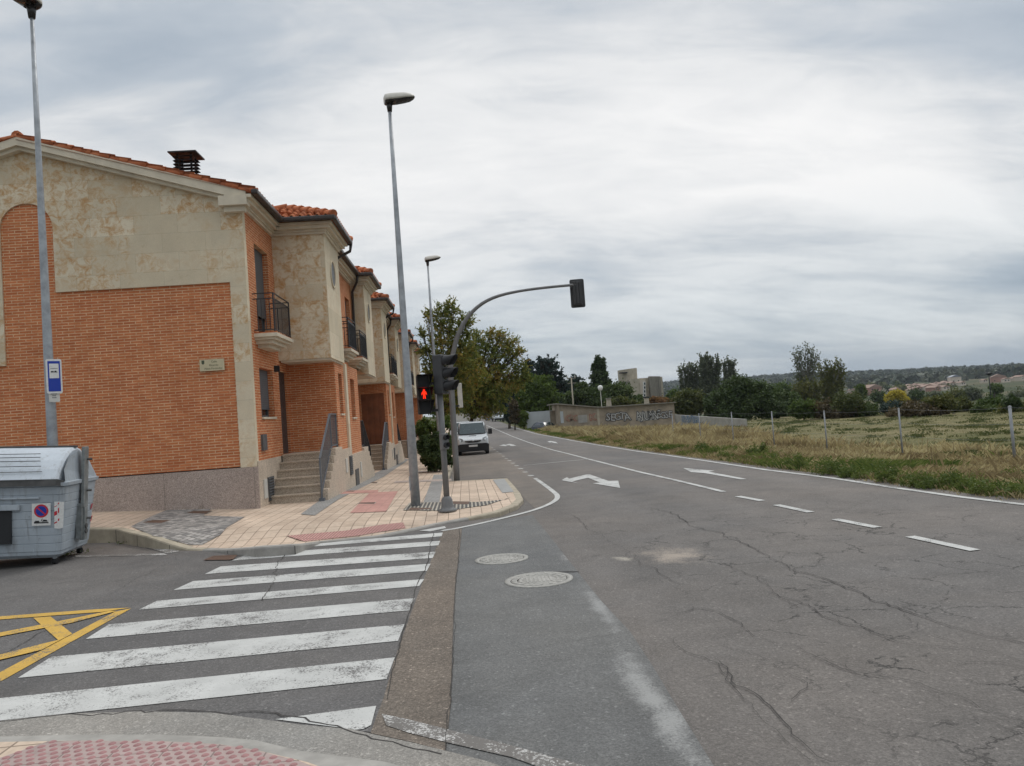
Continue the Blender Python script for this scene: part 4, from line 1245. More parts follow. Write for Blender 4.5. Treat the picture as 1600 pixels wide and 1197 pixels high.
HOUSES = [(17.0, 22.1, 19.55, 21.7, 'A'), (22.1, 29.5, 27.2, 29.35, 'B'), (29.5, 35.3, 32.9, 35.05, 'A'), (35.3, 42.6, 39.4, 41.5, 'B'),
          (42.6, 48.6, 46.2, 48.3, 'A'), (48.6, 55.8, 52.6, 54.8, 'B'), (55.8, 61.8, 59.4, 61.6, 'A')]
HLAB = ['nearest terraced house, brick gable end wall and stone bay facing the crossing', 'second terraced house along the street, with two adjoining balconies screened in black',
        'third terraced house, with a brown wooden door at the top of its steps', 'fourth terraced house, partly behind the tall galvanised lamp post',
        'fifth terraced house, seen just right of the tall lamp post', 'sixth terraced house, next to last of the visible row', 'last and farthest terraced house, beside the street trees']
for hi, (Y0, Y1, Ya, Yb, typ) in enumerate(HOUSES):
    g = float(Rz(Y0)) + .17
    root = thing('terraced_house', HLAB[hi], 'house', (XR, Y0, g), group='row of brick and sandstone terraced houses')
    ztop = float(Rz((Y0 + Y1) / 2)) + .19 + 1.03 - (0.0 if hi == 0 else .05)
    if hi == 0: ztop = 1.12
    zp = ztop - .03                        # top of pale plinth
    zg = g - .6
    # hidden core
    core = MB(); core.box(-14.2, XR - .35, Y0 + .45, Y1 - .01, zg, 6.6)
    core.build('inner_wall', M['concrete_d'], root)
    br = MB(); pl_ = MB(); stn = MB(); tr = MB()
    if typ == 'A':
        up = (Y0 + .80, Y0 + 2.0, 3.98, 6.05); lo = (Y0 + .62, Y0 + 1.85, 2.05, 3.17)
        yl = Ya + .85                      # lower side wall facing the camera
        wall_x(br, XR, Y0 + .03, Ya, 3.46, 6.60, [up])
        door_h = (yl - .95, yl - .12, ztop, 3.2)
        wall_x(br, XR, Y0 + .03, yl, zp, 3.46, [lo, door_h])
        # side wall of lower bay (facing -Y)
        if hi == 2:
            br.quad((XR, yl, 3.0), (XF, yl, 3.0), (XF, yl, 3.46), (XR, yl, 3.46))
            br.quad((XR, yl, ztop), (XR + .12, yl, ztop), (XR + .12, yl, 3.0), (XR, yl, 3.0)); br.quad((XF - .12, yl, ztop), (XF, yl, ztop), (XF, yl, 3.0), (XF - .12, yl, 3.0))
        else:
            br.quad((XR, yl, zp - .6), (XF, yl, zp - .6), (XF, yl, 3.46), (XR, yl, 3.46))
        fw = (Yb - .80, Yb - .22, 2.05, 3.15)
        wall_x(br, XF, yl, Y1, zp, 3.46, [fw])
        wall_x(br, XU, Yb, Y1, 3.46, 6.60, [])
        br.quad((XU, Yb + .001, 3.46), (XB, Yb + .001, 3.46), (XB, Yb + .001, 6.6), (XU, Yb + .001, 6.6))
        B_ = br.build('wall', M['brick'], root)
        window_x(root, XR, up, frac=0.76); window_x(root, XR, lo, frac=0.80); sill_x(root, XR, lo[0], lo[1], lo[2])
        window_x(root, XF, fw, frac=0.0); sill_x(root, XF, fw[0], fw[1], fw[2])
        d_ = MB(); d_.box(XR - .12, XR - .06, door_h[0], door_h[1], door_h[2], door_h[3]); D_ = d_.build('door', M['door_dark'], root)
        h_ = MB(); h_.bar((XR - .03, door_h[0] + .12, ztop + .95), (XR - .03, door_h[0] + .12, ztop + 1.15), .03); h_.build('handle', M['chrome'], D_)
        # plinths
        wall_x(pl_, XR + .015, Y0 + .0, Ya - .4, zg, zp)
        pl_.quad((XR + .015, Y0, zp), (XR, Y0, zp), (XR, Ya, zp), (XR + .015, Ya, zp))
        wall_x(pl_, XB + .012, yl - .9, Y1, zg, zp)
        pl_.quad((XB + .012, yl, zp), (XF - .02, yl, zp), (XF - .02, Y1, zp), (XB + .012, Y1, zp))
        pl_.build('plinth', M['plinth'], root)
        n_ = 6
        s0 = yl - .9 - n_ * .27
        gz = float(Rz(s0)) + .17 + .02
        stairs(root, s0, 1, gz, ztop, .9)
        bay_parts(root, Ya, Yb)
        co = MB(); cornice(co, XR - .3, XR, Y0 + (.0 if hi else .0), Ya - .12, side_lo=(hi == 0), side_hi=False); co.build('cornice', M['trim'], root)
        ct = MB(); cornice(ct, XU - .3, XU, Yb + .28, Y1, side_lo=False, side_hi=False); ct.build('cornice', M['trim'], root)
        gt = MB(); gt.box(XR + .28, XR + .42, Y0 - (.30 if hi == 0 else 0), Ya - .47, EAVE_Z, EAVE_Z + .115); gt.build('gutter', M['gutter_metal'], root, bevel=.03)
        g2 = MB(); g2.box(XU + .28, XU + .42, Yb + .47, Y1, EAVE_Z, EAVE_Z + .115); g2.build('gutter', M['gutter_metal'], root, bevel=.03)
        balcony(root, XR, Y0 + .42, Y0 + 1.95, 3.93)
        rf = MB(); roof_slope(rf, XR + .36, Y0 - (.28 if hi == 0 else 0), Ya); roof_slope(rf, XU + .36, Ya, Y1)
        rf.build('roof', M['tile_clay'], root, recalc=False)
        stn.box(XU, XU + .05, Y1 - .22, Y1, 3.46, 6.60); stn.box(XF, XF + .055, Y1 - .24, Y1 - .02, zp, 3.46)
        stn.build('pilaster', M['stone_plain'], root)
        downpipe(root, [(XB + .36, Yb + .30, EAVE_Z - .0), (XB + .32, Yb + .34, EAVE_Z - .18), (XU + .1, Yb + .16, EAVE_Z - .55), (XU + .07, Yb + .12, 5.9), (XU + .07, Yb + .12, 3.6)])
        mb_ = MB(); mb_.box(XR + .001, XR + .05, Y0 + .42, Y0 + .78, 1.30, 1.66); mb_.build('meter_box', M['frame'], root)
        vent(root, XR + .016, Y0 + .72, Y0 + 1.25, g + .08, g + .62)
        wb = MB(); wb.box(XR + .016, XR + .04, Y0 + .36, Y0 + .62, g + .18, g + .6); wb.build('gas_box', M['white_box'], root)
        vent(root, XB + .013, Y1 - .65, Y1 - .15, zp - .75, zp - .22)
        wb = MB(); wb.box(XB + .013, XB + .04, Y1 - 1.35, Y1 - 1.12, zp - .62, zp - .25); wb.build('gas_box', M['white_box'], root)
        lt = MB(); lt.box(XR + .0, XR + .12, yl - 1.4, yl - 1.3, 3.15, 3.3); lt.build('wall_lamp', M['black'], root)
    else:
        a1 = (Y0 + .35, Y0 + 1.25, 3.98, 6.0); a2 = (Ya - 1.55, Ya - .5, 3.98, 6.0)
        wall_x(br, XU, Y0, Ya, 3.46, 6.60, [a1, a2])
        fw = (Y0 + .95, Y0 + 1.75, 1.95, 3.1); ye = Y0 + 2.6
        wall_x(br, XF, Y0, ye, zp, 3.46, [fw])
        br.quad((XR, ye, zp), (XF, ye, zp), (XF, ye, 3.46), (XR, ye, 3.46))
        wall_x(br, XR, ye, Y1, zg, 3.46, [(ye + .1, ye + .95, ztop, 3.2)])
        br.quad((XR, Y0 + .02, 3.455), (XF - .002, Y0 + .02, 3.455), (XF - .002, Ya, 3.455), (XR, Ya, 3.455))
        br.build('wall', M['brick'], root)
        window_x(root, XU, a1, frac=.3); window_x(root, XU, a2, frac=.3); window_x(root, XF, fw, frac=0.0); sill_x(root, XF, fw[0], fw[1], fw[2])
        d_ = MB(); d_.box(XR - .12, XR - .06, ye + .1, ye + .95, ztop, 3.2); d_.build('door', M['door_dark'], root)
        wall_x(pl_, XB + .012, Y0, ye + .9, zg, zp)
        pl_.quad((XB + .012, Y0, zp), (XF - .02, Y0, zp), (XF - .02, ye + .9, zp), (XB + .012, ye + .9, zp))
        pl_.build('plinth', M['plinth'], root)
        n_ = 6; s0 = ye + .9 + n_ * .27; gz = float(Rz(s0)) + .17
        stairs(root, s0, -1, gz, ztop, .9, railmat='rail')
        bay_parts(root, Ya, Yb)
        co = MB(); cornice(co, XU - .3, XU, Y0, Ya - .28, side_lo=False, side_hi=False); co.build('cornice', M['trim'], root)
        gt = MB(); gt.box(XU + .28, XU + .42, Y0, Ya - .47, EAVE_Z, EAVE_Z + .115); gt.build('gutter', M['gutter_metal'], root, bevel=.03)
        balcony(root, XU, Y0 + .05, Y0 + 1.5, 3.93, .55, M['black']); balcony(root, XU, Ya - 1.75, Ya - .25, 3.93, .45, M['black'])
        rf = MB(); roof_slope(rf, XU + .36, Y0, Y1); rf.build('roof', M['tile_clay'], root, recalc=False)
        stn.box(XU, XU + .05, Y0, Y0 + .2, 3.46, 6.60); stn.box(XF, XF + .045, Y0, Y0 + .14, zp, 3.46); stn.build('pilaster', M['stone_plain'], root)
        downpipe(root, [(XU + .34, Ya - .5, EAVE_Z), (XU + .3, Ya - .42, EAVE_Z - .2), (XU + .08, Ya - .14, EAVE_Z - .5), (XU + .07, Ya - .1, 5.5), (XU + .07, Ya - .1, 3.5)])
        vent(root, XB + .013, Y0 + .35, Y0 + 1.0, zp - 1.0, zp - .45, False)
        wb = MB(); wb.box(XB + .013, XB + .04, Y0 + 1.45, Y0 + 1.65, zp - .75, zp - .3); wb.build('gas_box', M['white_box'], root)
    if hi == 2:
        yl = Ya + .85
        d_ = MB(); d_.box(XR + .12, XF - .12, yl + .02, yl + .08, ztop, 3.0)
        D_ = d_.build('wooden_door', M['wood'], root)
        p_ = MB()
        for k in range(4):
            xa = XR + .20 + k * .235
            p_.box(xa, xa + .16, yl + .0, yl + .018, ztop + .12, 2.9)
        p_.build('door_panel', M['wood'], D_)
    if hi == 0:
        # ---- gable end wall, facing the camera
        Yg = Y0; zb = 1.0
        gb = MB()
        XL = -14.15
        # brick: lower field + arch
        def quad_y(m, xa, xb, za, zb_, y=Yg): m.quad((xa, y, za), (xb, y, za), (xb, y, zb_), (xa, y, zb_))
        xa0, xa1 = -9.64, -8.54; zs = 6.43; r = (xa1 - xa0) / 2; xc = (xa0 + xa1) / 2
        quad_y(gb, XL, xa0, zb, 3.51); quad_y(gb, xa0, -4.87, zb, 5.02)
        quad_y(gb, xa0, xa1, 5.02, zs)
        arc = [(xc + r * math.cos(PI * k / 24), zs + r * math.sin(PI * k / 24)) for k in range(25)]
        gb.add([(xc, Yg, zs)] + [(x, Yg, z) for x, z in arc], [(0, i, i + 1) for i in range(1, 25)])
        gb.build('gable_brick', M['brick'], root, recalc=False)
        # stone cladding, 4 cm proud of the brick
        cl_ = MB(); Yc = Yg - .04
        sl = (RIDGE_Z - EAVE_Z) / (RIDGE_X - XR)
        def rz_(x): return EAVE_Z - .02 + (x - XR) * sl if x > RIDGE_X else EAVE_Z - .02 + (2 * RIDGE_X - x - XR) * sl
        P_o = [(XR, zb - .02), (XR, rz_(XR)), (RIDGE_X, rz_(RIDGE_X)), (XL, rz_(XL)), (XL, 3.51), (xa0, 3.51), (xa0, zs)]
        P_o += [(x, z) for x, z in arc[::-1]][1:]
        P_o += [(xa1, 5.02), (-4.87, 5.02), (-4.87, zb - .02)]
        cl_.prism(P_o, 1, Yc, Yg + .06)
        cl_.build('gable_stone', M['stone'], root)
        qn = MB(); qn.box(XR - .001, XR + .006, Yg - .038, Yg + .14, zb - .0, 6.60); qn.build('quoin', M['stone_plain'], root)
        pg = MB(); pg.box(XL, XR + .02, Yg - .06, Yg + .02, -.9, zb - .022)
        pg.build('gable_plinth', M['granite'], root)
        # verge: stone coping + tile edge
        vg = MB(); 
        for s_, xe in ((1, XR + .16), (-1, 2 * RIDGE_X - XR - .16)):
            ze_ = EAVE_Z - .08
            n = Vector((RIDGE_X, 0, RIDGE_Z - .02))
            a = Vector((xe, 0, ze_))
            for yy0, yy1, dz0, dz1 in ((Yg - .26, Yg - .041, -.04, .16), (Yg - .18, Yg - .042, -.12, -.041)):
                vg.add([(a.x, yy0, a.z + dz0), (a.x, yy1, a.z + dz0), (a.x, yy1, a.z + dz1), (a.x, yy0, a.z + dz1),
                        (n.x, yy0, n.z + dz0), (n.x, yy1, n.z + dz0), (n.x, yy1, n.z + dz1), (n.x, yy0, n.z + dz1)],
                       [(0, 1, 2, 3), (4, 7, 6, 5), (0, 3, 7, 4), (1, 5, 6, 2), (3, 2, 6, 7), (0, 4, 5, 1)])
        vg.box(XR - .42, XR + .18, Yg - .30, Yg - .043, 6.64, 6.85)
        vg.box(XR - .34, XR + .10, Yg - .20, Yg - .044, 6.52, 6.638)
        vg.build('verge_coping', M['trim'], root)
        vt = MB()
        for s_ in (1, -1):
            xe = XR + .40 if s_ > 0 else 2 * RIDGE_X - XR - .40
            a = Vector((xe, Yg - .20, EAVE_Z + .04)); b = Vector((RIDGE_X, Yg - .20, RIDGE_Z + .13))
            n = 13
            for i in range(n):
                p = a.lerp(b, i / n); q_ = a.lerp(b, (i + 1.15) / n)
                vt.tube([p + Vector((0, 0, .03)), q_ + Vector((0, 0, -.005))], [0.078, 0.062], 10)
        for i in range(14):
            vt.tube([(RIDGE_X, Yg - .24 + i * .38, RIDGE_Z + .15), (RIDGE_X, Yg - .24 + (i + 1.1) * .38, RIDGE_Z + .13)], [.115, .095], 10)
        vt.build('verge_tiles', M['tile_clay'], root)
        # chimney cowl
        ch = MB(); cx_, cy_ = -6.29, 18.9; zc0 = 7.50
        ch.box(cx_ - .21, cx_ + .21, cy_ - .21, cy_ + .21, zc0, zc0 + .55)
        C_ = ch.build('chimney', M['brick'], root)
        lv = MB()
        for i in range(5):
            z_ = zc0 + .60 + i * .085
            r0, r1 = .25, .19
            lv.add([(cx_ - r0, cy_ - r0, z_), (cx_ + r0, cy_ - r0, z_), (cx_ + r0, cy_ + r0, z_), (cx_ - r0, cy_ + r0, z_),
                    (cx_ - r1, cy_ - r1, z_ + .05), (cx_ + r1, cy_ - r1, z_ + .05), (cx_ + r1, cy_ + r1, z_ + .05), (cx_ - r1, cy_ + r1, z_ + .05)],
                   [(0, 1, 5, 4), (1, 2, 6, 5), (2, 3, 7, 6), (3, 0, 4, 7)])
        for sx_ in (-1, 1):
            for sy_ in (-1, 1): lv.box(cx_ + sx_ * .16 - .02, cx_ + sx_ * .16 + .02, cy_ + sy_ * .16 - .02, cy_ + sy_ * .16 + .02, zc0 + .55, zc0 + 1.06)
        z_ = zc0 + 1.03; r0 = .33
        lv.box(cx_ - r0, cx_ + r0, cy_ - r0, cy_ + r0, z_, z_ + .03)
        lv.add([(cx_ - r0, cy_ - r0, z_ + .031), (cx_ + r0, cy_ - r0, z_ + .031), (cx_ + r0, cy_ + r0, z_ + .031), (cx_ - r0, cy_ + r0, z_ + .031), (cx_, cy_, z_ + .12)], [(0, 1, 4), (1, 2, 4), (2, 3, 4), (3, 0, 4)])
        lv.build('cowl', M['black'], C_)
# street name plate on the gable
cpl = at(331, 570, 16.93)
t = thing('street_sign', 'ceramic street name plate on the brick gable, reading Calle Ricardo Pérez Fernández', 'street sign', (cpl.x, 16.96, cpl.z - .13))
b = MB(); b.box(-.26, .26, -.03, 0, 0, .25); b.build('plate', M['sign_stone'], t, local=True, bevel=.004)
def lettering(name, parent, lines, mat, org, local=True, rot=None):
    mb = MB()
    for (txt, size, x, z) in lines:
        vs, fs = text_mesh(txt, size)
        mb.add([(x + v.x, 0, z + v.y) if rot is None else tuple(rot @ Vector((x + v.x, 0, z + v.y))) for v in vs], fs)
    mb.v = [(p[0] + org[0], p[1] + org[1], p[2] + org[2]) for p in mb.v]
    return mb.build(name, mat, parent, local=local, recalc=False)
lettering('lettering', t, [('Calle', .062, .05, .195), ('Ricardo', .062, .04, .120), ('Pérez Fernández', .056, .03, .050)], M['letter'], (0, -.0325, 0))
e = MB(); e.prism([(-.215, .235), (-.155, .235), (-.155, .17), (-.185, .14), (-.215, .17)], 1, -.033, -.031); e.box(-.2, -.17, -.0345, -.0332, .175, .215); e.build('coat_of_arms', M['letter'], t, local=True)

# ------------------------------------------------------------------ lamp posts
def luminaire(root, z, ang, L=.62, s=1.0):
    """shell + glass; points along angle ang (0 = +X)"""
    Mz = Matrix.Translation((0, 0, z)) @ Matrix.Rotation(ang, 4, 'Z') @ Matrix.Rotation(R_(-7), 4, 'Y')
    def ring(x, w, h, zc_, up):
        out = []
        for k in range(13):
            a = PI * k / 12
            out.append(Mz @ Vector((x * s, math.cos(a) * w * s, (zc_ + (math.sin(a) * h if up else -math.sin(a) * h * .25)) * s)))
        return out
    sh = MB()
    secs = [(-.09, .10, .10, .05), (-.06, .135, .15, .05), (.02, .15, .165, .05), (.16, .155, .165, .05), (.32, .15, .15, .06), (.45, .13, .115, .07), (.52, .09, .06, .085), (.545, .03, .02, .095)]
    sh.loft([ring(x, w, h, zc_, True) for x, w, h, zc_ in secs])
    S_ = sh.build('lamp_shell', M['lamp_top'], root, local=True)
    gl = MB()
    gl.loft([ring(x, w * .97, h * 1.2, zc_ - .002, False) for x, w, h, zc_ in secs[2:]])
    gl.build('lamp_glass', M['lamp_under'], root, local=True)
    nk = MB(); nk.loft([ring(x, w * .95, h * 1.6, zc_ - .001, False) for x, w, h, zc_ in secs[:3]])
    nk.tube([(0, 0, z - .16 * s), (0, 0, z + .05)], [.045 * s, .07 * s], 12)
    nk.build('lamp_neck', M['lamp_under'], root, local=True)
def lamp(name, lab, base, H, r0, r1, ang, g0='street lamps along the pavement', s=1.0, extra=True):
    t = thing(name, lab, 'street lamp', base, group=g0)
    p = MB(); p.tube([(0, 0, -.1), (0, 0, H * .25), (0, 0, H * .5), (0, 0, H * .75), (0, 0, H)], [r0, r0 * .75 + r1 * .25, (r0 + r1) / 2, r0 * .25 + r1 * .75, r1], 16)
    p.build('pole', M['galv'], t, local=True)
    if extra:
        d = MB(); d.box(r0 * .45, r0 + .006, -.055, .055, .32, .62) if False else d.box(-r0 - .006, -r0 * .4, -.05, .05, .32, .60)
        d.build('service_hatch', M['galv'], t, local=True)
    luminaire(t, H + .12, ang, s=s)
    return t
B2 = hit(650, 791, Sf)
lamp2H = at(604, 172, B2.y).z - B2.z
lamp('street_lamp', 'tall galvanised street lamp beside the traffic light at the corner', (B2.x, B2.y, B2.z), lamp2H, .095, .034, R_(12))
bp = MB(); 
YL = 14.0
PL_ = at(82, 690, YL); TL_ = at(42.5, 22, YL)
lamp1 = lamp('street_lamp', 'street lamp behind the grey bin, carrying the blue stop sign', (PL_.x, YL, Sf(PL_.x, YL)), TL_.z - Sf(PL_.x, YL), .098, .032, R_(-112), s=1.25)
Y3 = 30.0
P3 = at(684, 645, Y3); T3 = at(665, 414, Y3)
lamp('street_lamp', 'farther thin street lamp rising in front of the autumn tree', (P3.x, Y3, Sf(P3.x, Y3)), T3.z - Sf(P3.x, Y3), .085, .032, R_(8))

# stop sign + small plate on the left lamp post
sc_ = at(84.5, 588, YL - .16)
t = thing('bus_stop_sign', 'blue and white stop sign clamped to the lamp post behind the bin', 'road sign', (sc_.x, YL - .16, sc_.z - .30), rz=R_(38))
def rrect(w, h, r, n=5):
    pts = []
    for cx_, cz_, a0 in ((w / 2 - r, h - r, 0), (-w / 2 + r, h - r, 90), (-w / 2 + r, r, 180), (w / 2 - r, r, 270)):
        for k in range(n + 1):
            a = R_(a0 + 90 * k / n); pts.append((cx_ + r * math.cos(a), cz_ + r * math.sin(a)))
    return pts
b = MB(); b.prism(rrect(.24, .60, .03), 1, -.012, .012); b.build('panel', M['st_white'], t, local=True)
b = MB(); b.prism([(x, z + .035) for x, z in rrect(.19, .53, .008)], 1, -.016, -.0125); b.build('blue_field', M['st_blue'], t, local=True)
b = MB(); b.prism([(x, z + .265) for x, z in rrect(.145, .255, .004)], 1, -.0185, -.0165); b.build('white_field', M['st_white'], t, local=True)
b = MB(); b.box(-.055, .055, -.0205, -.019, .43, .437); b.box(-.05, -.005, -.0205, -.019, .365, .39); b.box(.0, .05, -.0205, -.019, .365, .38); b.box(.005, .035, -.0205, -.019, .38, .395)
b.build('vehicle_symbol', M['st_black'], t, local=True)
b = MB(); b.bar((-.10, .012, .15), (-.10, .17, .15), .03); b.bar((-.10, .012, .45), (-.10, .17, .45), .03); b.build('bracket', M['galv'], t, local=True)
sc2 = at(85.5, 620, YL - .14)
t = thing('notice_plate', 'small white notice plate under the blue stop sign', 'sign plate', (sc2.x, YL - .15, sc2.z - .09), rz=R_(38))
b = MB(); b.prism(rrect(.165, .185, .015), 1, -.008, .008); b.build('panel', M['white_box'], t, local=True)
b = MB()
for k, (w_, z_) in enumerate(((.11, .13), (.06, .10), (.07, .065))):
    n = int(w_ / .014)
    for i in range(n): b.box(-w_ / 2 + i * .014, -w_ / 2 + i * .014 + .009, -.0095, -.0082, z_, z_ + (.016 if i % 3 else .02))
b.build('printed_lines', M['frame'], t, local=True)

# ------------------------------------------------------------------ traffic lights
def visor(mb, M4, r=.115, L=.24, open_deg=250):
    n = 18; a0 = R_(-90 - (360 - open_deg) / 2 * -1)
    rings = []
    for (x, rr) in ((0, r), (L, r)):
        rings.append([(rr * math.cos(R_(90 - open_deg / 2 + open_deg * k / n)), x, rr * math.sin(R_(90 - open_deg / 2 + open_deg * k / n))) for k in range(n + 1)])
    vs = []
    for j, th in ((0, 0), (0, -.006)):
        pass
    out = []
    for k in range(n + 1):
        an = R_(90 - open_deg / 2 + open_deg * k / n)
        slope = (1 - math.sin(an)) / 2
        Lk = L * (1 - .55 * slope)
        for rr in (r, r - .006):
            out.append(M4 @ Vector((rr * math.cos(an), 0, rr * math.sin(an)))); out.append(M4 @ Vector((rr * math.cos(an), -Lk, rr * math.sin(an))))
    fs = []
    for k in range(n):
        a = 4 * k; b = 4 * (k + 1)
        fs += [(a, a + 1, b + 1, b), (a + 2, b + 2, b + 3, a + 3), (a + 1, a + 3, b + 3, b + 1)]
    mb.add(out, fs, True)
base = hit(699.5, 799, Sf)
Ys = base.y
top = at(683, 556, Ys)
TLH = top.z - base.z
t = thing('traffic_light', 'grey traffic light post at the crossing, unlit three-light head above, red walking man beside it', 'traffic light', (base.x, Ys, base.z))
tilt = at(698, 780, Ys).x
p = MB(); 
p.tube([(0, 0, 0), (0, 0, TLH - .5)], .055, 16); 
p.build('pole', M['grey_pole'], t, local=True)
p = MB(); p.lathe([(.001, .0), (.17, .0), (.175, .035), (.13, .05), (.115, .09), (.10, .22), (.075, .26), (.057, .28)], 24); p.build('base', M['grey_pole'], t, local=True)
# vehicle head, facing the near side street, turned to the right
hm = Matrix.Translation((.04, -.02, TLH - .72)) @ Matrix.Rotation(R_(62), 4, 'Z')
h = MB(); h.box(-.13, .13, -.10, .09, 0, .73, hm)
HD = h.build('signal_head', M['signal'], t, local=True, bevel=.02)
for k in range(3):
    v = MB(); visor(v, hm @ Matrix.Translation((0, -.10, .13 + k * .235)), .112, .26); v.build('visor', M['plastic'], HD, local=True)
    l = MB(); l.lathe([(.001, .02), (.06, .015), (.105, 0)], 20, M=hm @ Matrix.Translation((0, -.101, .13 + k * .235)) @ Matrix.Rotation(PI / 2, 4, 'X')); l.build('lens', M['glass'], HD, local=True)
# pedestrian head to the left
pc = at(662, 617, Ys) - Vector((base.x, Ys, base.z))
pm = Matrix.Translation((pc.x, -.02, pc.z - .36)) @ Matrix.Rotation(R_(12), 4, 'Z')
h = MB(); h.box(-.115, .115, -.06, .10, .0, .72, pm)
PD = h.build('pedestrian_head', M['plastic'], t, local=True, bevel=.015)
def hood(z):
    v = MB()
    a = [(-.115, -.06, z), (.115, -.06, z), (.115, -.06, z + .225), (-.115, -.06, z + .225)]
    o = [(-.105, -.13, z + .03), (.105, -.13, z + .03), (.15, -.30, z + .245), (-.15, -.30, z + .245)]
    vs = [pm @ Vector(p_) for p_ in a + o]
    v.add(vs, [(0, 4, 7, 3), (1, 2, 6, 5), (3, 7, 6, 2)])
    return v
for z in (.01, .245, .48):
    hood(z).build('visor', M['plastic'], PD, local=True)
def man(z):
    m = MB(); y = -.064
    P_ = [[(-.010, .172), (.010, .172), (.017, .160), (.010, .146), (-.010, .146), (-.017, .160)],
          [(-.020, .142), (.020, .142), (.026, .10), (.015, .074), (-.015, .074), (-.026, .10)],
          [(-.016, .074), (-.001, .074), (-.004, .010), (-.020, .010)], [(.001, .074), (.016, .074), (.022, .010), (.006, .010)],
          [(-.021, .138), (-.027, .105), (-.037, .070), (-.042, .080), (-.032, .128)], [(.021, .138), (.027, .105), (.037, .070), (.042, .080), (.032, .128)]]
    for q_ in P_:
        m.add([pm @ Vector((x * 1.25, y - .004, z + .02 + zz * 1.05)) for x, zz in q_], [tuple(range(len(q_)))])
    return m
man(.255).build('red_man', M['red_led'], PD, local=True, recalc=False)
a = MB(); a.bar((0, 0, pc.z - .30), (pc.x + .10, 0, pc.z - .30), .05); a.bar((0, 0, pc.z + .2), (pc.x + .10, 0, pc.z + .2), .05); a.build('bracket', M['black'], t, local=True)
# small repeater
zr = at(697, 690, Ys).z - base.z
rm = Matrix.Translation((.02, -.04, zr - .14)) @ Matrix.Rotation(R_(35), 4, 'Z')
h = MB(); h.box(-.07, .07, -.06, .05, 0, .29, rm); RH = h.build('repeater_head', M['grey_pole'], t, local=True, bevel=.012)
for k in range(2):
    v = MB(); visor(v, rm @ Matrix.Translation((0, -.06, .075 + k * .14)), .056, .08); v.build('visor', M['plastic'], RH, local=True)
    l = MB(); l.lathe([(.001, .01), (.05, 0)], 16, M=rm @ Matrix.Translation((0, -.062, .075 + k * .14)) @ Matrix.Rotation(PI / 2, 4, 'X')); l.build('lens', M['glass'], RH, local=True)
# mast arm
mb_ = hit(714, 751, Sf); Ym = mb_.y
t = thing('traffic_light', 'curved grey mast arm reaching over the road, its signal head seen from behind', 'traffic light', (mb_.x, Ym, mb_.z))
pts = [(714, 751), (712, 720), (710, 670), (708, 620), (707, 575), (708, 552), (713, 530), (722, 509), (734, 491), (749, 477), (765, 467.5), (783, 461), (805, 456), (830, 452), (860, 448.5), (893, 445.5), (903, 444.5)]
W_ = [at(x, y, Ym) - Vector((mb_.x, Ym, mb_.z)) for x, y in pts]
for i in range(5): W_[i].x = W_[4].x * (i / 4) * 0.3
W_[0].z = -.05
W_ = [W_[0], W_[1], W_[2], W_[3], W_[4]] + smooth_poly(W_[5:], 1)
rad = [.085 if v.z < 2.5 else max(.04, .085 - .045 * min(1, max(0, (v.z - 2.5) / 2.2 * .5 + v.x / 3.2 * .5))) for v in W_]
p = MB(); p.tube(W_, rad, 16); p.build('mast', M['grey_pole'], t, local=True)
hc = at(903.5, 457, Ym - .10) - Vector((mb_.x, Ym, mb_.z))
hb = MB(); hb.prism([(x, z) for x, z in rrect(.42, .84, .05)], 1, 0, .04)
dm = Matrix.Translation((hc.x, .06, hc.z - .42)) @ Matrix.Rotation(R_(-6), 4, 'Z')
hb.v = [tuple(dm @ Vector(p_)) for p_ in hb.v]
HB = hb.build('backboard', M['signal'], t, local=True)
h = MB(); h.box(-.13, .13, -.10, -.002, .07, .77, dm); h.box(-.03, .03, -.14, -.101, .1, .74, dm); h.box(-.10, -.06, -.115, -.101, .1, .74, dm); h.box(.05, .09, -.115, -.101, .1, .74, dm); h.build('signal_head', M['signal'], t, local=True, bevel=.02)
for k in range(3):
    v = MB(); visor(v, dm @ Matrix.Translation((0, .041, .15 + k * .25)) @ Matrix.Rotation(PI, 4, 'Z'), .11, .2); v.build('visor', M['plastic'], HB, local=True)
a = MB(); a.bar((hc.x - .2, 0, hc.z + .17), (hc.x + .08, 0.0, hc.z + .18), .05); a.bar((hc.x + .03, -.05, hc.z - .32), (hc.x + .03, -.05, hc.z + .28), .03); a.build('bracket', M['black'], t, local=True)
sb = at(716, 618, Ym) - Vector((mb_.x, Ym, mb_.z))
h = MB(); h.box(sb.x - .02, sb.x + .12, .08, .26, sb.z - .36, sb.z + .36); SH = h.build('side_head', M['lamp_top'], t, local=True, bevel=.02)
a = MB(); a.bar((0.03, 0, sb.z - .3), (sb.x + .05, .12, sb.z - .3), .04); a.bar((0.03, 0, sb.z + .3), (sb.x + .05, .12, sb.z + .3), .04); a.build('bracket', M['black'], t, local=True)

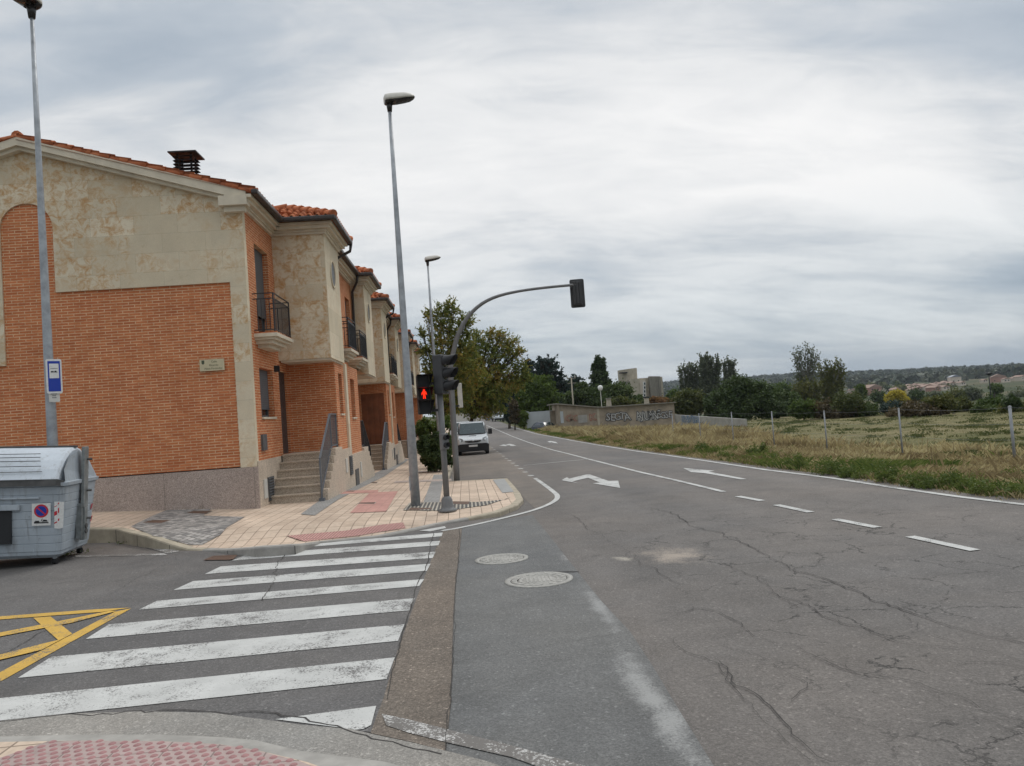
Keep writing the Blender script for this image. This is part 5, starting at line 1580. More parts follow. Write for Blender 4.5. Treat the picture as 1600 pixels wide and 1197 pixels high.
# ------------------------------------------------------------------ waste container
def container():
    w_, d_, hb_, ht = 2.2, 1.42, 1.24, 1.74
    F = at(99, 867, 12.05)
    t = thing('waste_container', 'big grey ribbed street waste container with a no-parking sticker, by the kerb', 'waste container', (F.x, F.y, Rf(F.x, F.y)), rz=0)
    Mx = Matrix.Rotation(R_(6.5), 4, 'Z') @ Matrix.Rotation(R_(3.6), 4, 'Y')     # leans with the ground
    zb = .10
    # local frame: x 0 (right side) .. -w ; y 0 front .. d
    def body_ring(z, ins, r=.10):
        x0, x1, y0, y1 = -w_ + ins, -ins, ins, d_ - ins
        out = []
        for cx_, cy_, a0 in ((x1 - r, y0 + r, -90), (x1 - r, y1 - r, 0), (x0 + r, y1 - r, 90), (x0 + r, y0 + r, 180)):
            for k in range(5):
                a = R_(a0 + 90 * k / 4); out.append(Mx @ Vector((cx_ + r * math.cos(a), cy_ + r * math.sin(a), z)))
        return out
    rings = []
    z = zb; rings.append(body_ring(zb, .16, .08)); rings.append(body_ring(zb + .05, .10, .10))
    nrib = 8
    for k in range(nrib):
        za = zb + .10 + k * (hb_ - zb - .16) / nrib; zz = za + (hb_ - zb - .16) / nrib
        i0 = .085 - .07 * k / nrib; i1 = .085 - .07 * (k + 1) / nrib
        rings += [body_ring(za, i0 + .009), body_ring(za + .007, i0 + .0), body_ring(zz - .008, i1 + .0), body_ring(zz - .002, i1 + .009)]
    rings += [body_ring(hb_ - .05, -.015), body_ring(hb_, -.02), body_ring(hb_ + .01, .02)]
    b = MB(); b.loft(rings, smooth=False); b.build('body', M['bin'], t, local=True)
    # lid: profile in y-z, lofted along x
    prof = [(-.03, hb_ - .02), (-.045, hb_ + .06), (.06, hb_ + .20), (.20, hb_ + .33), (.36, hb_ + .43), (.54, hb_ + .50), (.74, hb_ + .52), (.94, hb_ + .47), (1.16, hb_ + .31), (1.32, hb_ + .15), (d_ + .03, hb_ + .0), (d_ + .01, hb_ - .04), (.7, hb_ - .04)]
    def prof_at(x, k):
        return [Mx @ Vector((x, .70 + (y - .70) * k, hb_ + (z - hb_) * (k if z > hb_ else 1))) for y, z in prof]
    l = MB()
    rr = [prof_at(.0 - .10, .93), prof_at(-.13, 1.0)]
    nx = 5
    x = -.13
    while x > -w_ + .13:
        rr += [prof_at(x, 1.0)]; x -= .2
    rr += [prof_at(-w_ + .13, 1.0), prof_at(-w_ + .10, .93)]
    l.loft(rr, smooth=False); L_ = l.build('lid', M['bin_lid'], t, local=True)
    # horizontal grooves on the lid front
    g = MB()
    for i, (y, z) in enumerate(((-.052, hb_ + .05), (.0, hb_ + .17), (.045, hb_ + .25), (.10, hb_ + .325), (.17, hb_ + .38), (.25, hb_ + .43))):
        g.bar(Mx @ Vector((-w_ + .2, y, z)), Mx @ Vector((-.30 - .03 * i, y, z)), .012, .010)
    g.build('lid_groove', M['bin_dark'], L_, local=True)
    # side gusset under the lid (right side)
    s_ = MB(); s_.add([Mx @ Vector(p_) for p_ in [(-.02, .05, hb_), (-.02, d_ - .03, hb_), (-.06, 1.12, hb_ + .30), (-.06, .70, hb_ + .46), (-.06, .30, hb_ + .38), (-.06, .10, hb_ + .2)]], [(0, 1, 2, 3, 4, 5)]); s_.build('side_cap', M['bin'], t, local=True, recalc=False)
    # rubber lip at lid front
    r_ = MB(); r_.add([Mx @ Vector(p_) for p_ in [(-w_ + .1, -.05, hb_ + .055), (-.10, -.05, hb_ + .055), (-.02, .02, hb_ + .03), (-.02, .02, hb_ - .06), (-.12, -.055, hb_ - .04), (-w_ + .1, -.055, hb_ - .04)]], [(0, 1, 4, 5), (1, 2, 3, 4)])
    r_.build('lid_lip', M['bin_dark'], t, local=True, recalc=False)
    dk = MB(); dk.bar(Mx @ Vector((-w_ + .1, .70, hb_ + .525)), Mx @ Vector((-.1, .70, hb_ + .525)), .10, .03); dk.build('lid_hinge', M['bin_dark'], t, local=True)
    # lifting arm
    a = MB()
    def bx(m, x0, x1, y0, y1, z0, z1): m.box(x0, x1, y0, y1, z0, z1, Mx)
    bx(a, .0, .05, .62, .80, .80, hb_ + .52); bx(a, -.06, .03, .60, .84, .30, .86); bx(a, -.02, .055, .66, .78, .28, .80)
    A_ = a.build('lifting_arm', M['bin_steel'], t, local=True, bevel=.008)
    for z_ in (hb_ + .32, hb_ - .18, .62):
        pn = MB(); pn.tube([Mx @ Vector((.0, .74, z_)), Mx @ Vector((.12, .74, z_))], .018, 8); pn.build('pin', M['bin_dark'], A_, local=True)
    for z_ in (.42, .50):
        pn = MB(); pn.tube([Mx @ Vector((.05, .70, z_)), Mx @ Vector((.075, .70, z_))], .04, 10); pn.build('bolt', M['bin_dark'], A_, local=True)
    # wheels / feet
    for (x, y) in ((-.20, .22), (-.20, d_ - .22), (-w_ + .25, .22), (-w_ + .25, d_ - .22)):
        f = MB(); c_ = Mx @ Vector((x, y, 0)); c_ = Vector((c_.x, c_.y, .05 + (Mx @ Vector((x, y, 0))).z * 0))
        f.tube([(c_.x - .03, c_.y, .05), (c_.x + .03, c_.y, .05)], .05, 12); f.build('caster', M['rubber'], t, local=True)
        s2 = MB(); s2.bar((c_.x, c_.y, .05), Mx @ Vector((x, y, zb + .03)), .06, .05); s2.build('caster_fork', M['galv'], t, local=True)
    # front pocket and ledge
    p_ = MB(); bx(p_, -1.40, -.62, -.02, .03, .84, .92); bx(p_, -1.35, -.36, -.01, .03, 1.00, 1.03); p_.build('front_ledge', M['bin'], t, local=True, bevel=.01)
    p_ = MB(); bx(p_, -1.5, -.745, .02, .075, .34, .84); p_.build('foot_pedal_opening', M['black'], t, local=True)
    # stickers
    def on_front(pts_, y): return [Mx @ Vector((x_, y + .07 * (1.0 - (z_ - zb) / (hb_ - zb)) * .95, z_)) for x_, z_ in pts_]
    def fr_disc(m, cx_, cz_, r_, y, n=28): m.add(on_front([(cx_ + r_ * math.cos(2 * PI * k / n), cz_ + r_ * math.sin(2 * PI * k / n)) for k in range(n)], y), [tuple(range(n))])
    cx_, cz_ = -.335, .80
    s1 = MB(); s1.add(on_front([(cx_ - .13, .60), (cx_ + .13, .60), (cx_ + .13, .935), (cx_ - .13, .935)], -.004), [(0, 1, 2, 3)])
    S1 = s1.build('no_parking_sticker', M['st_white'], t, local=True, recalc=False)
    s2 = MB(); fr_disc(s2, cx_, .82, .100, -.006); s2.build('red_disc', M['st_red'], S1, local=True, recalc=False)
    s2 = MB(); fr_disc(s2, cx_, .82, .074, -.008); s2.build('blue_disc', M['st_blue'], S1, local=True, recalc=False)
    s2 = MB(); s2.add(on_front([(cx_ - .064, .868), (cx_ - .050, .882), (cx_ + .066, .772), (cx_ + .052, .758)], -.010), [(0, 1, 2, 3)]); s2.build('red_bar', M['st_red'], S1, local=True, recalc=False)
    s2 = MB()
    s2.add(on_front([(cx_ - .10, .635), (cx_ + .10, .635), (cx_ + .10, .650), (cx_ + .02, .655), (cx_ - .02, .650), (cx_ - .03, .675), (cx_ - .08, .675), (cx_ - .10, .655)], -.007), [tuple(range(8))])
    s2.add(on_front([(cx_ + .01, .66), (cx_ + .09, .66), (cx_ + .075, .685), (cx_ + .03, .69)], -.007), [(0, 1, 2, 3)])
    s2.add(on_front([(cx_ - .01, .66), (cx_ + .0, .66), (cx_ + .02, .705), (cx_ + .01, .705)], -.007), [(0, 1, 2, 3)])
    s2.build('tow_truck_symbol', M['st_black'], S1, local=True, recalc=False)
    # torn red and white reflective sticker round the corner
    w1 = MB(); 
    w1.add(on_front([(-.155, .555), (-.085, .545), (-.085, .955), (-.155, .955)], -.004), [(0, 1, 2, 3)])
    w1.add([Mx @ Vector(v) for v in ((-.085, -.004 + .07 * .6, .545), (-.035, .045, .56), (-.025, .035, .945), (-.085, -.004 + .07 * .12, .955))], [(0, 1, 2, 3)])
    W1 = w1.build('reflective_sticker', M['st_white'], t, local=True, recalc=False)
    w2 = MB()
    for za, zb2 in ((.62, .66), (.74, .82), (.87, .90)):
        w2.add(on_front([(-.155, za), (-.115, za + .02), (-.118, zb2), (-.155, zb2 - .02)], -.006), [(0, 1, 2, 3)])
        w2.add(on_front([(-.105, za + .04), (-.086, za + .05), (-.086, zb2 + .05), (-.105, zb2 + .03)], -.006), [(0, 1, 2, 3)])
    w2.build('red_chevron', M['st_red'], W1, local=True, recalc=False)
    for za, zb2 in ((.50, .60), (.70, .80)):
        w3 = MB()
        w3.add([Mx @ Vector(v) for v in ((-.050, d_ - .24, za), (-.050, d_ - .18, za + .02), (-.033, d_ - .18, zb2), (-.033, d_ - .24, zb2))], [(0, 1, 2, 3)])
        w3.v = [(a_[0] + .008, a_[1], a_[2]) for a_ in w3.v]
        w3.build('rear_reflector', M['st_red'], t, local=True, recalc=False)
container()
# ------------------------------------------------------------------ vehicles
def wheel(parent, x, y, r=.33, w_=.22):
    tr_ = MB(); Mw = Matrix.Translation((x, y, r)) @ Matrix.Rotation(PI / 2, 4, 'Y')
    tr_.lathe([(r * .6, -w_ / 2), (r * .95, -w_ / 2), (r, -w_ / 2 + .03), (r, w_ / 2 - .03), (r * .95, w_ / 2), (r * .6, w_ / 2)], 24, M=Mw)
    W = tr_.build('wheel', M['rubber'], parent, local=True)
    rm_ = MB(); s = 1 if x > 0 else -1
    rm_.lathe([(.001, s * w_ * .40), (r * .3, s * w_ * .44), (r * .55, s * w_ * .40), (r * .62, s * w_ * .48)], 20, M=Mw)
    rm_.build('rim', M['galv'], W, local=True)
def van():
    c = hit(741, 710.5); 
    Yv = 46.0
    c = at(740.5, 711, Yv)
    t = thing('parked_van', 'white van with black bumper and plate facing us, parked along the kerb', 'van', (c.x, Yv, Rf(c.x, Yv)))
    W = 1.90
    # side outline (y forward to the back, z), front at y=0 facing the camera
    def sec(y, zt, wl, wt, zb=.42):
        """ring across: half width low / top"""
        pts = []
        hw, ht_ = wl / 2, wt / 2
        prof = [(hw * .96, zb), (hw, zb + .15), (hw, .95), (hw * .985, 1.05)]
        if zt > 1.3: prof += [(hw * .96, 1.25), (ht_ * 1.02, zt - .25), (ht_, zt - .12), (ht_ * .92, zt - .03), (ht_ * .7, zt)]
        else: prof += [(hw * .95, min(1.07, zt)), (hw * .90, zt - .0), (hw * .8, zt), (hw * .6, zt + .01), (hw * .4, zt + .015)]
        return [(x, y, z) for x, z in prof] + [(-x, y, z) for x, z in prof[::-1]]
    secs = [sec(0.10, .80, 1.62, 1.3), sec(.16, .92, 1.76, 1.3), sec(.30, 1.00, 1.86, 1.3), sec(.75, 1.13, 1.90, 1.4), sec(.95, 1.20, 1.90, 1.5),
            sec(1.25, 1.50, 1.90, 1.52), sec(1.62, 1.86, 1.90, 1.55), sec(1.85, 1.95, 1.90, 1.60), sec(2.6, 1.98, 1.90, 1.62), sec(4.5, 1.97, 1.88, 1.60), sec(4.75, 1.88, 1.80, 1.5)]
    for s_ in secs[:3]: pass
    b = MB(); b.loft(secs, smooth=True); b.build('body', M['van_white'], t, local=True)
    def onhood(pts, off=.012): return [(x, y - off, z + off) for x, y, z in pts]
    ws = MB(); 
    n = 8
    lo = [(-.80 + 1.60 * k / n, .93 + .06 * (abs(k - n / 2) / (n / 2)) ** 2 - .02, 1.215) for k in range(n + 1)]
    hi_ = [(-.69 + 1.38 * k / n, 1.66 + .06 * (abs(k - n / 2) / (n / 2)) ** 2 - .02, 1.865) for k in range(n + 1)]
    V_ = onhood(lo, .03) + onhood(hi_, .03)
    ws.add(V_, [(i, i + 1, n + 1 + i + 1, n + 1 + i) for i in range(n)])
    ws.build('windscreen', M['van_glass'], t, local=True)
    fr = MB()
    fr.tube([V_[0]] + V_[1:n + 1], .022, 6); fr.bar(V_[0], V_[n + 1], .03); fr.bar(V_[n], V_[2 * n + 1], .03); fr.build('windscreen_seal', M['plastic'], t, local=True)
    wp = MB(); wp.bar((-.5, .86, 1.235), (.1, .90, 1.26), .025); wp.bar((.0, .86, 1.235), (.55, .90, 1.26), .025); wp.build('wiper', M['plastic'], t, local=True)
    sc__ = MB(); sc__.box(-.22, .24, .66, .72, 1.115, 1.15); sc__.build('bonnet_vent', M['plastic'], t, local=True)
    bm = MB(); bm.loft([[(x, y, z) for x, z in ((-.93, .22), (.93, .22), (.95, .62), (.80, .68), (-.80, .68), (-.95, .62))] for y in (.02, .10)] + [[(x, .75, z) for x, z in ((-.955, .22), (.955, .22), (.958, .60), (.958, .62), (-.958, .62), (-.958, .60))]], smooth=False)
    bm.build('bumper', M['plastic'], t, local=True, bevel=.02)
    gr = MB(); gr.prism([(-.52, .885), (.52, .885), (.44, .79), (.25, .75), (-.25, .75), (-.44, .79)], 1, .06, .14); G_ = gr.build('grille', M['plastic'], t, local=True)
    em = MB(); em.lathe([(.045, 0), (.062, .01), (.062, .02), (.045, .03)], 20, M=Matrix.Translation((0, .06, .83)) @ Matrix.Rotation(PI / 2, 4, 'X')); em.bar((-.055, .035, .83), (.055, .035, .83), .015); em.build('emblem', M['chrome'], G_, local=True)
    cb = MB(); cb.bar((-.46, .05, .865), (.46, .05, .865), .03); cb.build('grille_bar', M['chrome'], G_, local=True)
    for s_ in (-1, 1):
        h = MB(); h.add([(s_ * .56, .085, .86), (s_ * .60, .09, .99), (s_ * .84, .32, 1.06), (s_ * .94, .50, 1.04), (s_ * .90, .20, .88), (s_ * .74, .09, .80)], [(0, 1, 2, 3, 4, 5)])
        h.build('headlight', M['lampglass'], t, local=True, recalc=False)
        m_ = MB(); m_.cbox((s_ * 1.10, 1.18, 1.33), (.24, .16, .34)); m_.bar((s_ * .93, 1.18, 1.22), (s_ * 1.02, 1.18, 1.25), .06); m_.build('mirror', M['plastic'], t, local=True, bevel=.05)
        sw = MB(); sw.add([(s_ * .955, 1.15, 1.18), (s_ * .958, 2.2, 1.18), (s_ * .86, 2.2, 1.75), (s_ * .83, 1.62, 1.75)], [(0, 1, 2, 3)]); sw.build('side_window', M['van_glass'], t, local=True, recalc=False)
        for y in (.90, 3.75): wheel(t, s_ * .83, y)
    pl_ = MB(); pl_.box(-.26, .26, .0, .018, .50, .61); P_ = pl_.build('number_plate', M['st_white'], t, local=True)
van()
def box_truck(name, lab, cat, c, rz, L=5.5, W=2.1, H=2.9, cab='white'):
    t = thing(name, lab, cat, (c.x, c.y, Rf(c.x, c.y)), rz=rz)
    b = MB(); b.box(-W / 2, W / 2, 1.9, L, .75, H); b.build('cargo_box', M['white_box'], t, local=True, bevel=.04)
    b = MB(); b.loft([[(-W * .44, y, .5), (W * .44, y, .5), (W * .44, y, z * .7), (W * .38, y, z), (-W * .38, y, z), (-W * .44, y, z * .7)] for y, z in ((0, 1.1), (.25, 1.3), (.9, 2.0), (1.85, 2.1))], smooth=False); b.build('cab', M['van_white'], t, local=True, bevel=.03)
    g = MB(); g.add([(-W * .38, .24, 1.33), (W * .38, .24, 1.33), (W * .35, .86, 2.0), (-W * .35, .86, 2.0)], [(0, 1, 2, 3)]); g.build('windscreen', M['van_glass'], t, local=True, recalc=False)
    b = MB(); b.box(-W * .45, W * .45, -.06, .3, .35, .72); b.box(-W * .4, W * .4, 1.9, L - .1, .5, .74); b.build('bumper', M['plastic'], t, local=True)
    for s_ in (-1, 1):
        h = MB(); h.cbox((s_ * W * .36, -.02, .88), (.25, .1, .16)); h.build('headlight', M['lampglass'], t, local=True)
        for y in (.8, L - 1.1): wheel(t, s_ * W * .40, y, .38)
    return t
box_truck('parked_truck', 'white box truck parked behind the white van', 'truck', at(721.5, 690, 59), 0, L=6, W=1.9, H=2.75)
def small_car(lab, c, rz, mat, zoff=0.0, g=None, tf=Rf):
    t = thing('parked_car', lab, 'car', (c.x, c.y, tf(c.x, c.y) + zoff), rz=rz, group=g)
    W = 1.75
    def ring(y, zb, zm, zt, wt): return [(-W / 2, y, zb), (-W / 2 * 1.0, y, zm), (-wt / 2, y, zt), (wt / 2, y, zt), (W / 2, y, zm), (W / 2, y, zb)]
    b = MB(); b.loft([ring(0, .35, .62, .66, 1.5), ring(.15, .25, .70, .76, 1.6), ring(.95, .25, .82, .92, 1.62), ring(1.6, .25, .86, 1.38, 1.25), ring(2.9, .25, .88, 1.46, 1.25), ring(3.7, .25, .88, 1.30, 1.2), ring(4.1, .35, .85, .92, 1.4)], smooth=False)
    b.build('body', mat, t, local=True, bevel=.05)
    g_ = MB(); g_.add([(-.74, .99, .97), (.74, .99, .97), (.60, 1.55, 1.35), (-.60, 1.55, 1.35)], [(0, 1, 2, 3)]); g_.build('windscreen', M['van_glass'], t, local=True, recalc=False)
    for s_ in (-1, 1):
        h = MB(); h.cbox((s_ * .66, .06, .66), (.3, .12, .12)); h.build('headlight', M['lampglass'], t, local=True)
        sw = MB(); sw.add([(s_ * .86, 1.35, .92), (s_ * .86, 3.6, .95), (s_ * .66, 3.45, 1.32), (s_ * .66, 1.75, 1.36)], [(0, 1, 2, 3)]); sw.build('side_window', M['van_glass'], t, local=True, recalc=False)
        for y in (.8, 3.3): wheel(t, s_ * .78, y, .31, .2)
    return t
small_car('small grey-blue car parked far up the road, left of the white truck', at(766, 655, 190), R_(4), M['car_grey'])
box_truck('parked_truck', 'white truck parked far up on the right side of the road', 'truck', at(780.5, 655, 170), R_(4), L=7, W=2.3, H=3.7)
small_car('dark car parked in the tall grass beside the whitewashed wall', at(866, 664, 97), R_(28), M['car_dark'], tf=Tf)

# ------------------------------------------------------------------ foliage
def leaf_quads(cent, size, aspect=0.5, up=0.0, droop=0.0, seed=0):
    """diamond leaves at cent (n,3); size scalar or (n,)"""
    n = len(cent)
    r = np.random.default_rng(seed)
    a = r.normal(size=(n, 3)); a[:, 2] = a[:, 2] * (1 - abs(droop)) + up - droop
    a /= np.linalg.norm(a, axis=1, keepdims=True) + 1e-9
    b = r.normal(size=(n, 3)); b -= a * (a * b).sum(1, keepdims=True); b /= np.linalg.norm(b, axis=1, keepdims=True) + 1e-9
    s = (np.asarray(size) * r.uniform(.6, 1.35, n))[:, None]
    v = np.stack([cent - a * s, cent - b * s * aspect, cent + a * s, cent + b * s * aspect], 1).reshape(-1, 3)
    f = np.arange(4 * n).reshape(n, 4)
    return v, f
def crown_points(clumps, n, sub=40, spread=.30, seed=0, flat_=1.0, shell=.55, twig=0.0, tup=.3):
    """clumps: list of (c, (rx,ry,rz)); leaves gather in twigs scattered through them"""
    r = np.random.default_rng(seed)
    vol = np.array([c[1][0] * c[1][1] * c[1][2] for c in clumps]) ** (2 / 3)
    cnt = np.maximum(2, (n * vol / vol.sum()).astype(int))
    P_ = []; T_ = []
    for (c, rad), k in zip(clumps, cnt):
        ns = max(5, int(sub * (rad[0] * rad[2]) ** .5))
        d = r.normal(size=(ns, 3)); d /= np.linalg.norm(d, axis=1, keepdims=True)
        rr = r.uniform(shell, 1.05, (ns, 1)) ** .8
        sc = d * rr * np.array(rad) + np.array(c)
        st = r.uniform(-.22, .22, ns)
        sp = np.array(rad).mean() * spread * r.uniform(.5, 1.4, ns)
        idx = r.integers(0, ns, k)
        off = r.normal(size=(k, 3)) * sp[idx][:, None] * np.array([1, 1, flat_]) * .6
        if twig > 0:
            td = d * .8 + r.normal(size=(ns, 3)) * .7 + np.array([0, 0, tup]); td /= np.linalg.norm(td, axis=1, keepdims=True)
            tl = twig * r.uniform(.5, 1.5, (ns, 1))
            off = off * .42 + (td * tl)[idx] * r.uniform(-.6, 1.0, (k, 1)) ** 1
        P_.append(sc[idx] + off)
        hz_ = (sc[idx][:, 2] - c[2]) / rad[2]
        T_.append(st[idx])
    return np.concatenate(P_), np.concatenate(T_)
def tree(name, lab, cat, base, clumps, n, leaf, mat, trunk=None, tr=.15, bark='bark', seed=1, group=None, sub=40, spread=.3, aspect=.5, tint0=.5, droop=0.0, up=0.0, branches=True, flat_=1.0, shell=.55, kind_f=None, twig=0.0, tup=.3):
    t = thing(name, lab, cat, base, group=group)
    P_, T_ = crown_points(clumps, n, sub, spread, seed, flat_, shell, twig, tup)
    r = np.random.default_rng(seed + 5)
    tint = np.clip(tint0 + T_ + r.normal(0, .13, len(T_)), 0, 1)
    if kind_f is not None: tint = np.clip(tint + kind_f(P_), 0, 1)
    gz = base[2] - .05
    ok = P_[:, 2] > gz + .05
    P_ = P_[ok]; tint = tint[ok]
    v, f = leaf_quads(P_ - np.array(base), leaf, aspect, up, droop, seed)
    raw_mesh('crown', v, f, mat, tint, False, t)
    if trunk is not False:
        mb = MB(); rr = random.Random(seed)
        cc = clumps
        top = max(cc, key=lambda c: c[0][2])[0]
        mid = (np.mean([c[0][0] for c in cc]), np.mean([c[0][1] for c in cc]), np.mean([c[0][2] for c in cc]))
        B = Vector(base); Mv = Vector(mid)
        lowz = min(c[0][2] - c[1][2] for c in cc)
        fork = B.lerp(Vector((B.x * .7 + Mv.x * .3, B.y, max(lowz, B.z + .4))), 1.0)
        fork.z = max(B.z + .3, min(fork.z, Mv.z))
        mb.tube([B - Vector((0, 0, .2)), B.lerp(fork, .5) + Vector((rr.uniform(-.05, .05), 0, 0)), fork], [tr * 1.25, tr, tr * .85], 9)
        if branches:
            for c, rad in cc:
                e = Vector(c) + Vector((rr.uniform(-.2, .2) * rad[0], rr.uniform(-.2, .2) * rad[1], rad[2] * .4))
                m_ = fork.lerp(e, .45) + Vector((rr.uniform(-.1, .1), rr.uniform(-.1, .1), (e - fork).length * .08))
                mb.tube([fork, m_, e], [tr * .55, tr * .35, tr * .10], 6)
                for _ in range(5):
                    d = Vector((rr.gauss(0, 1), rr.gauss(0, 1), rr.gauss(.3, .8))).normalized()
                    q_ = Vector(c) + Vector((d.x * rad[0], d.y * rad[1], d.z * rad[2])) * .85
                    mb.tube([m_.lerp(e, rr.uniform(.0, .8)), q_], [tr * .2, tr * .05], 5, caps=False)
        mb.build('trunk', M[bark], t)
    return t
def pxc(x, y, d, wx, wy, depth=None):
    """ellipsoid seen around photo pixel x, y at distance d, half sizes wx, wy pixels"""
    p = at(x, y, d); k = d / F_PX
    rx, rz_ = wx * k, wy * k
    return (tuple(p), (rx, depth if depth else max(rx, .6) * .9, rz_))
def ground_pt(x, y, d, fn=Tf):
    p = at(x, y, d); return (p.x, p.y, fn(p.x, p.y))

# --- street trees on the left pavement (autumn colours)
D1 = 40
cl1 = [pxc(688, 500, D1, 17, 26), pxc(705, 483, D1, 14, 12), pxc(715, 515, D1, 20, 24), pxc(690, 545, D1, 22, 25), pxc(722, 555, D1, 26, 24), pxc(700, 590, D1, 28, 24), pxc(672, 575, D1, 12, 20),
       pxc(735, 590, D1, 24, 22), pxc(705, 625, D1, 30, 20), pxc(732, 500, D1, 10, 8), pxc(668, 490, D1, 6, 6), pxc(660, 520, D1, 6, 6), pxc(664, 548, D1, 8, 8)]
c0 = at(697, 700, D1)
tree('autumn_tree', 'nearer autumn street tree with thin yellowing crown behind the mast arm', 'tree', (c0.x - .2, D1, Sf(c0.x, D1)), cl1, 36000, .058, M['leaf_autumn'], tr=.11, seed=3, group='autumn street trees', sub=150, shell=.35, twig=.34, spread=.15, tint0=.36, aspect=.42,
     kind_f=lambda P_: .10 * np.sin(P_[:, 0] * 2.3 + P_[:, 2] * 1.7))
D2 = 52
cl2 = [pxc(760, 555, D2, 26, 22), pxc(785, 545, D2, 18, 16), pxc(752, 585, D2, 34, 24), pxc(790, 580, D2, 22, 20), pxc(770, 615, D2, 34, 24), pxc(740, 620, D2, 26, 26), pxc(755, 645, D2, 20, 9), pxc(800, 555, D2, 14, 9), pxc(812, 548, D2, 8, 5),
       pxc(742, 530, D2, 18, 14), pxc(806, 600, D2, 13, 14), pxc(815, 575, D2, 12, 12), pxc(800, 535, D2, 12, 8), pxc(770, 525, D2, 14, 10), pxc(822, 590, D2, 8, 9), pxc(728, 565, D2, 24, 22), pxc(775, 640, D2, 16, 10), pxc(735, 642, D2, 12, 12), pxc(784, 525, D2, 10, 7), pxc(745, 600, D2, 40, 20)]
c0 = at(722, 700, D2)
tree('autumn_tree', 'farther autumn street tree whose orange and olive crown leans over the road', 'tree', (c0.x, D2, Sf(c0.x, D2)), cl2, 44000, .072, M['leaf_autumn'], tr=.16, seed=9, group='autumn street trees', sub=150, shell=.35, twig=.34, spread=.15, tint0=.36, aspect=.45,
     kind_f=lambda P_: .14 * np.sin(P_[:, 0] * 1.7 + P_[:, 2] * 2.1 + 1))
D4 = 66
cl4 = [pxc(700, 600, D4, 30, 24), pxc(730, 615, D4, 26, 20), pxc(690, 630, D4, 25, 20), pxc(672, 610, D4, 14, 18)]
c0 = at(705, 690, D4)
tree('autumn_tree', 'greener street tree behind the two autumn ones, beside the last houses', 'tree', (c0.x, D4, Sf(c0.x, D4)), cl4, 7000, .16, M['leaf_mid'], tr=.14, seed=12, group='autumn street trees', tint0=.5)
# --- shrubs in the pavement
ds = 27.0
cb = hit(682, 737, Sf); ds = cb.y
tree('shrub', 'round dark green shrub growing on the pavement behind the traffic light', 'shrub', (cb.x, ds, Sf(cb.x, ds)), [pxc(680, 712, ds, 27, 24), pxc(692, 698, ds, 20, 18), pxc(668, 702, ds, 16, 18), pxc(684, 688, ds, 18, 12)], 14000, .065, M['leaf_dark'], tr=.06, seed=21, sub=50, shell=.45, tint0=.45, spread=.22)
cb = at(675, 720, ds + 3)
tree('shrub', 'lighter, taller green shrub behind the round one on the pavement', 'shrub', (cb.x, ds + 3, Sf(cb.x, ds + 3)), [pxc(672, 678, ds + 3, 20, 22), pxc(694, 672, ds + 3, 16, 20), pxc(660, 668, ds + 3, 10, 12), pxc(682, 700, ds + 3, 20, 20)], 11000, .07, M['leaf_mid'], tr=.07, seed=22, sub=50, shell=.4, tint0=.75, spread=.22)

# --- right side of the road
def bush(lab, specs, d, n, leaf, mat, seed, name='bush', cat='bush', bx_=None, **k):
    cl_ = [pxc(x, y, d, wx, wy) for x, y, wx, wy in specs]
    b0 = at(bx_ if bx_ else specs[0][0], 650, d)
    return tree(name, lab, cat, (b0.x, d, Tf(b0.x, d)), cl_, n, leaf, M[mat], seed=seed, **k)
bush('big rounded green willow-like bush at the right of the far road', [(835, 612, 36, 24), (822, 625, 26, 20), (850, 625, 24, 22), (838, 596, 22, 12), (866, 630, 10, 16), (835, 640, 34, 12)], 118, 26000, .15, 'leaf_willow', 31, tr=.3, twig=.8, tup=-.3, spread=.22, tint0=.42, sub=30, shell=.5)
bush('narrow dark conifer right of the road, at the left edge of the willow bush', [(795, 615, 8, 16), (794, 635, 10, 18), (798, 650, 10, 10), (790, 600, 6, 10)], 112, 5000, .20, 'leaf_blue', 32, name='conifer_tree', cat='tree', tr=.2, tint0=.25)
bush('bare brown climber tangle between the conifer and the willow bush', [(803, 640, 7, 16), (806, 655, 8, 8)], 104, 2200, .16, 'leaf_brown', 33, tr=.1, tint0=.3)
bush('small bright green vine bush at the end of the whitewashed wall', [(818, 652, 8, 9), (815, 660, 6, 8)], 104, 2600, .14, 'leaf_mid', 34, tr=.08, tint0=.8)
def cedar(lab, x, ytop, ybot, hw, d, seed, mat='leaf_blue', n=9000, leaf=.28, lay=9):
    cl_ = []
    r = random.Random(seed)
    for i in range(lay):
        f = i / (lay - 1); y = ytop + (ybot - ytop) * f
        w_ = hw * (.35 + .65 * f ** .7)
        for s_ in (-1, -.6, -.2, .2, .6, 1):
            cl_.append(pxc(x + s_ * w_ * .75 * r.uniform(.7, 1.15) + r.uniform(-2, 2), y + r.uniform(-3, 3) + abs(s_) * 2, d, w_ * .30, (ybot - ytop) / lay * .36, hw * d / F_PX * .5))
    b0 = at(x, 640, d)
    return tree('cedar_tree', lab, 'tree', (b0.x, d, Tf(b0.x, d)), cl_, n, leaf, M[mat], seed=seed, tr=.35, group='cedars behind the old shed', tint0=.4, spread=.42, flat_=.35, sub=16, shell=.1, twig=1.0, tup=-.05)
cedar('tall blue-green cedar rising behind the big willow bush', 855, 564, 628, 36, 135, 41)
cedar('cedar between the tall blue-green one and the pointed dark conifer', 900, 592, 628, 22, 165, 42, n=5000, lay=5)
cedar('low cedar half hidden behind the street tree, left of the tall cedar', 826, 568, 600, 16, 150, 43, n=3500, lay=4)
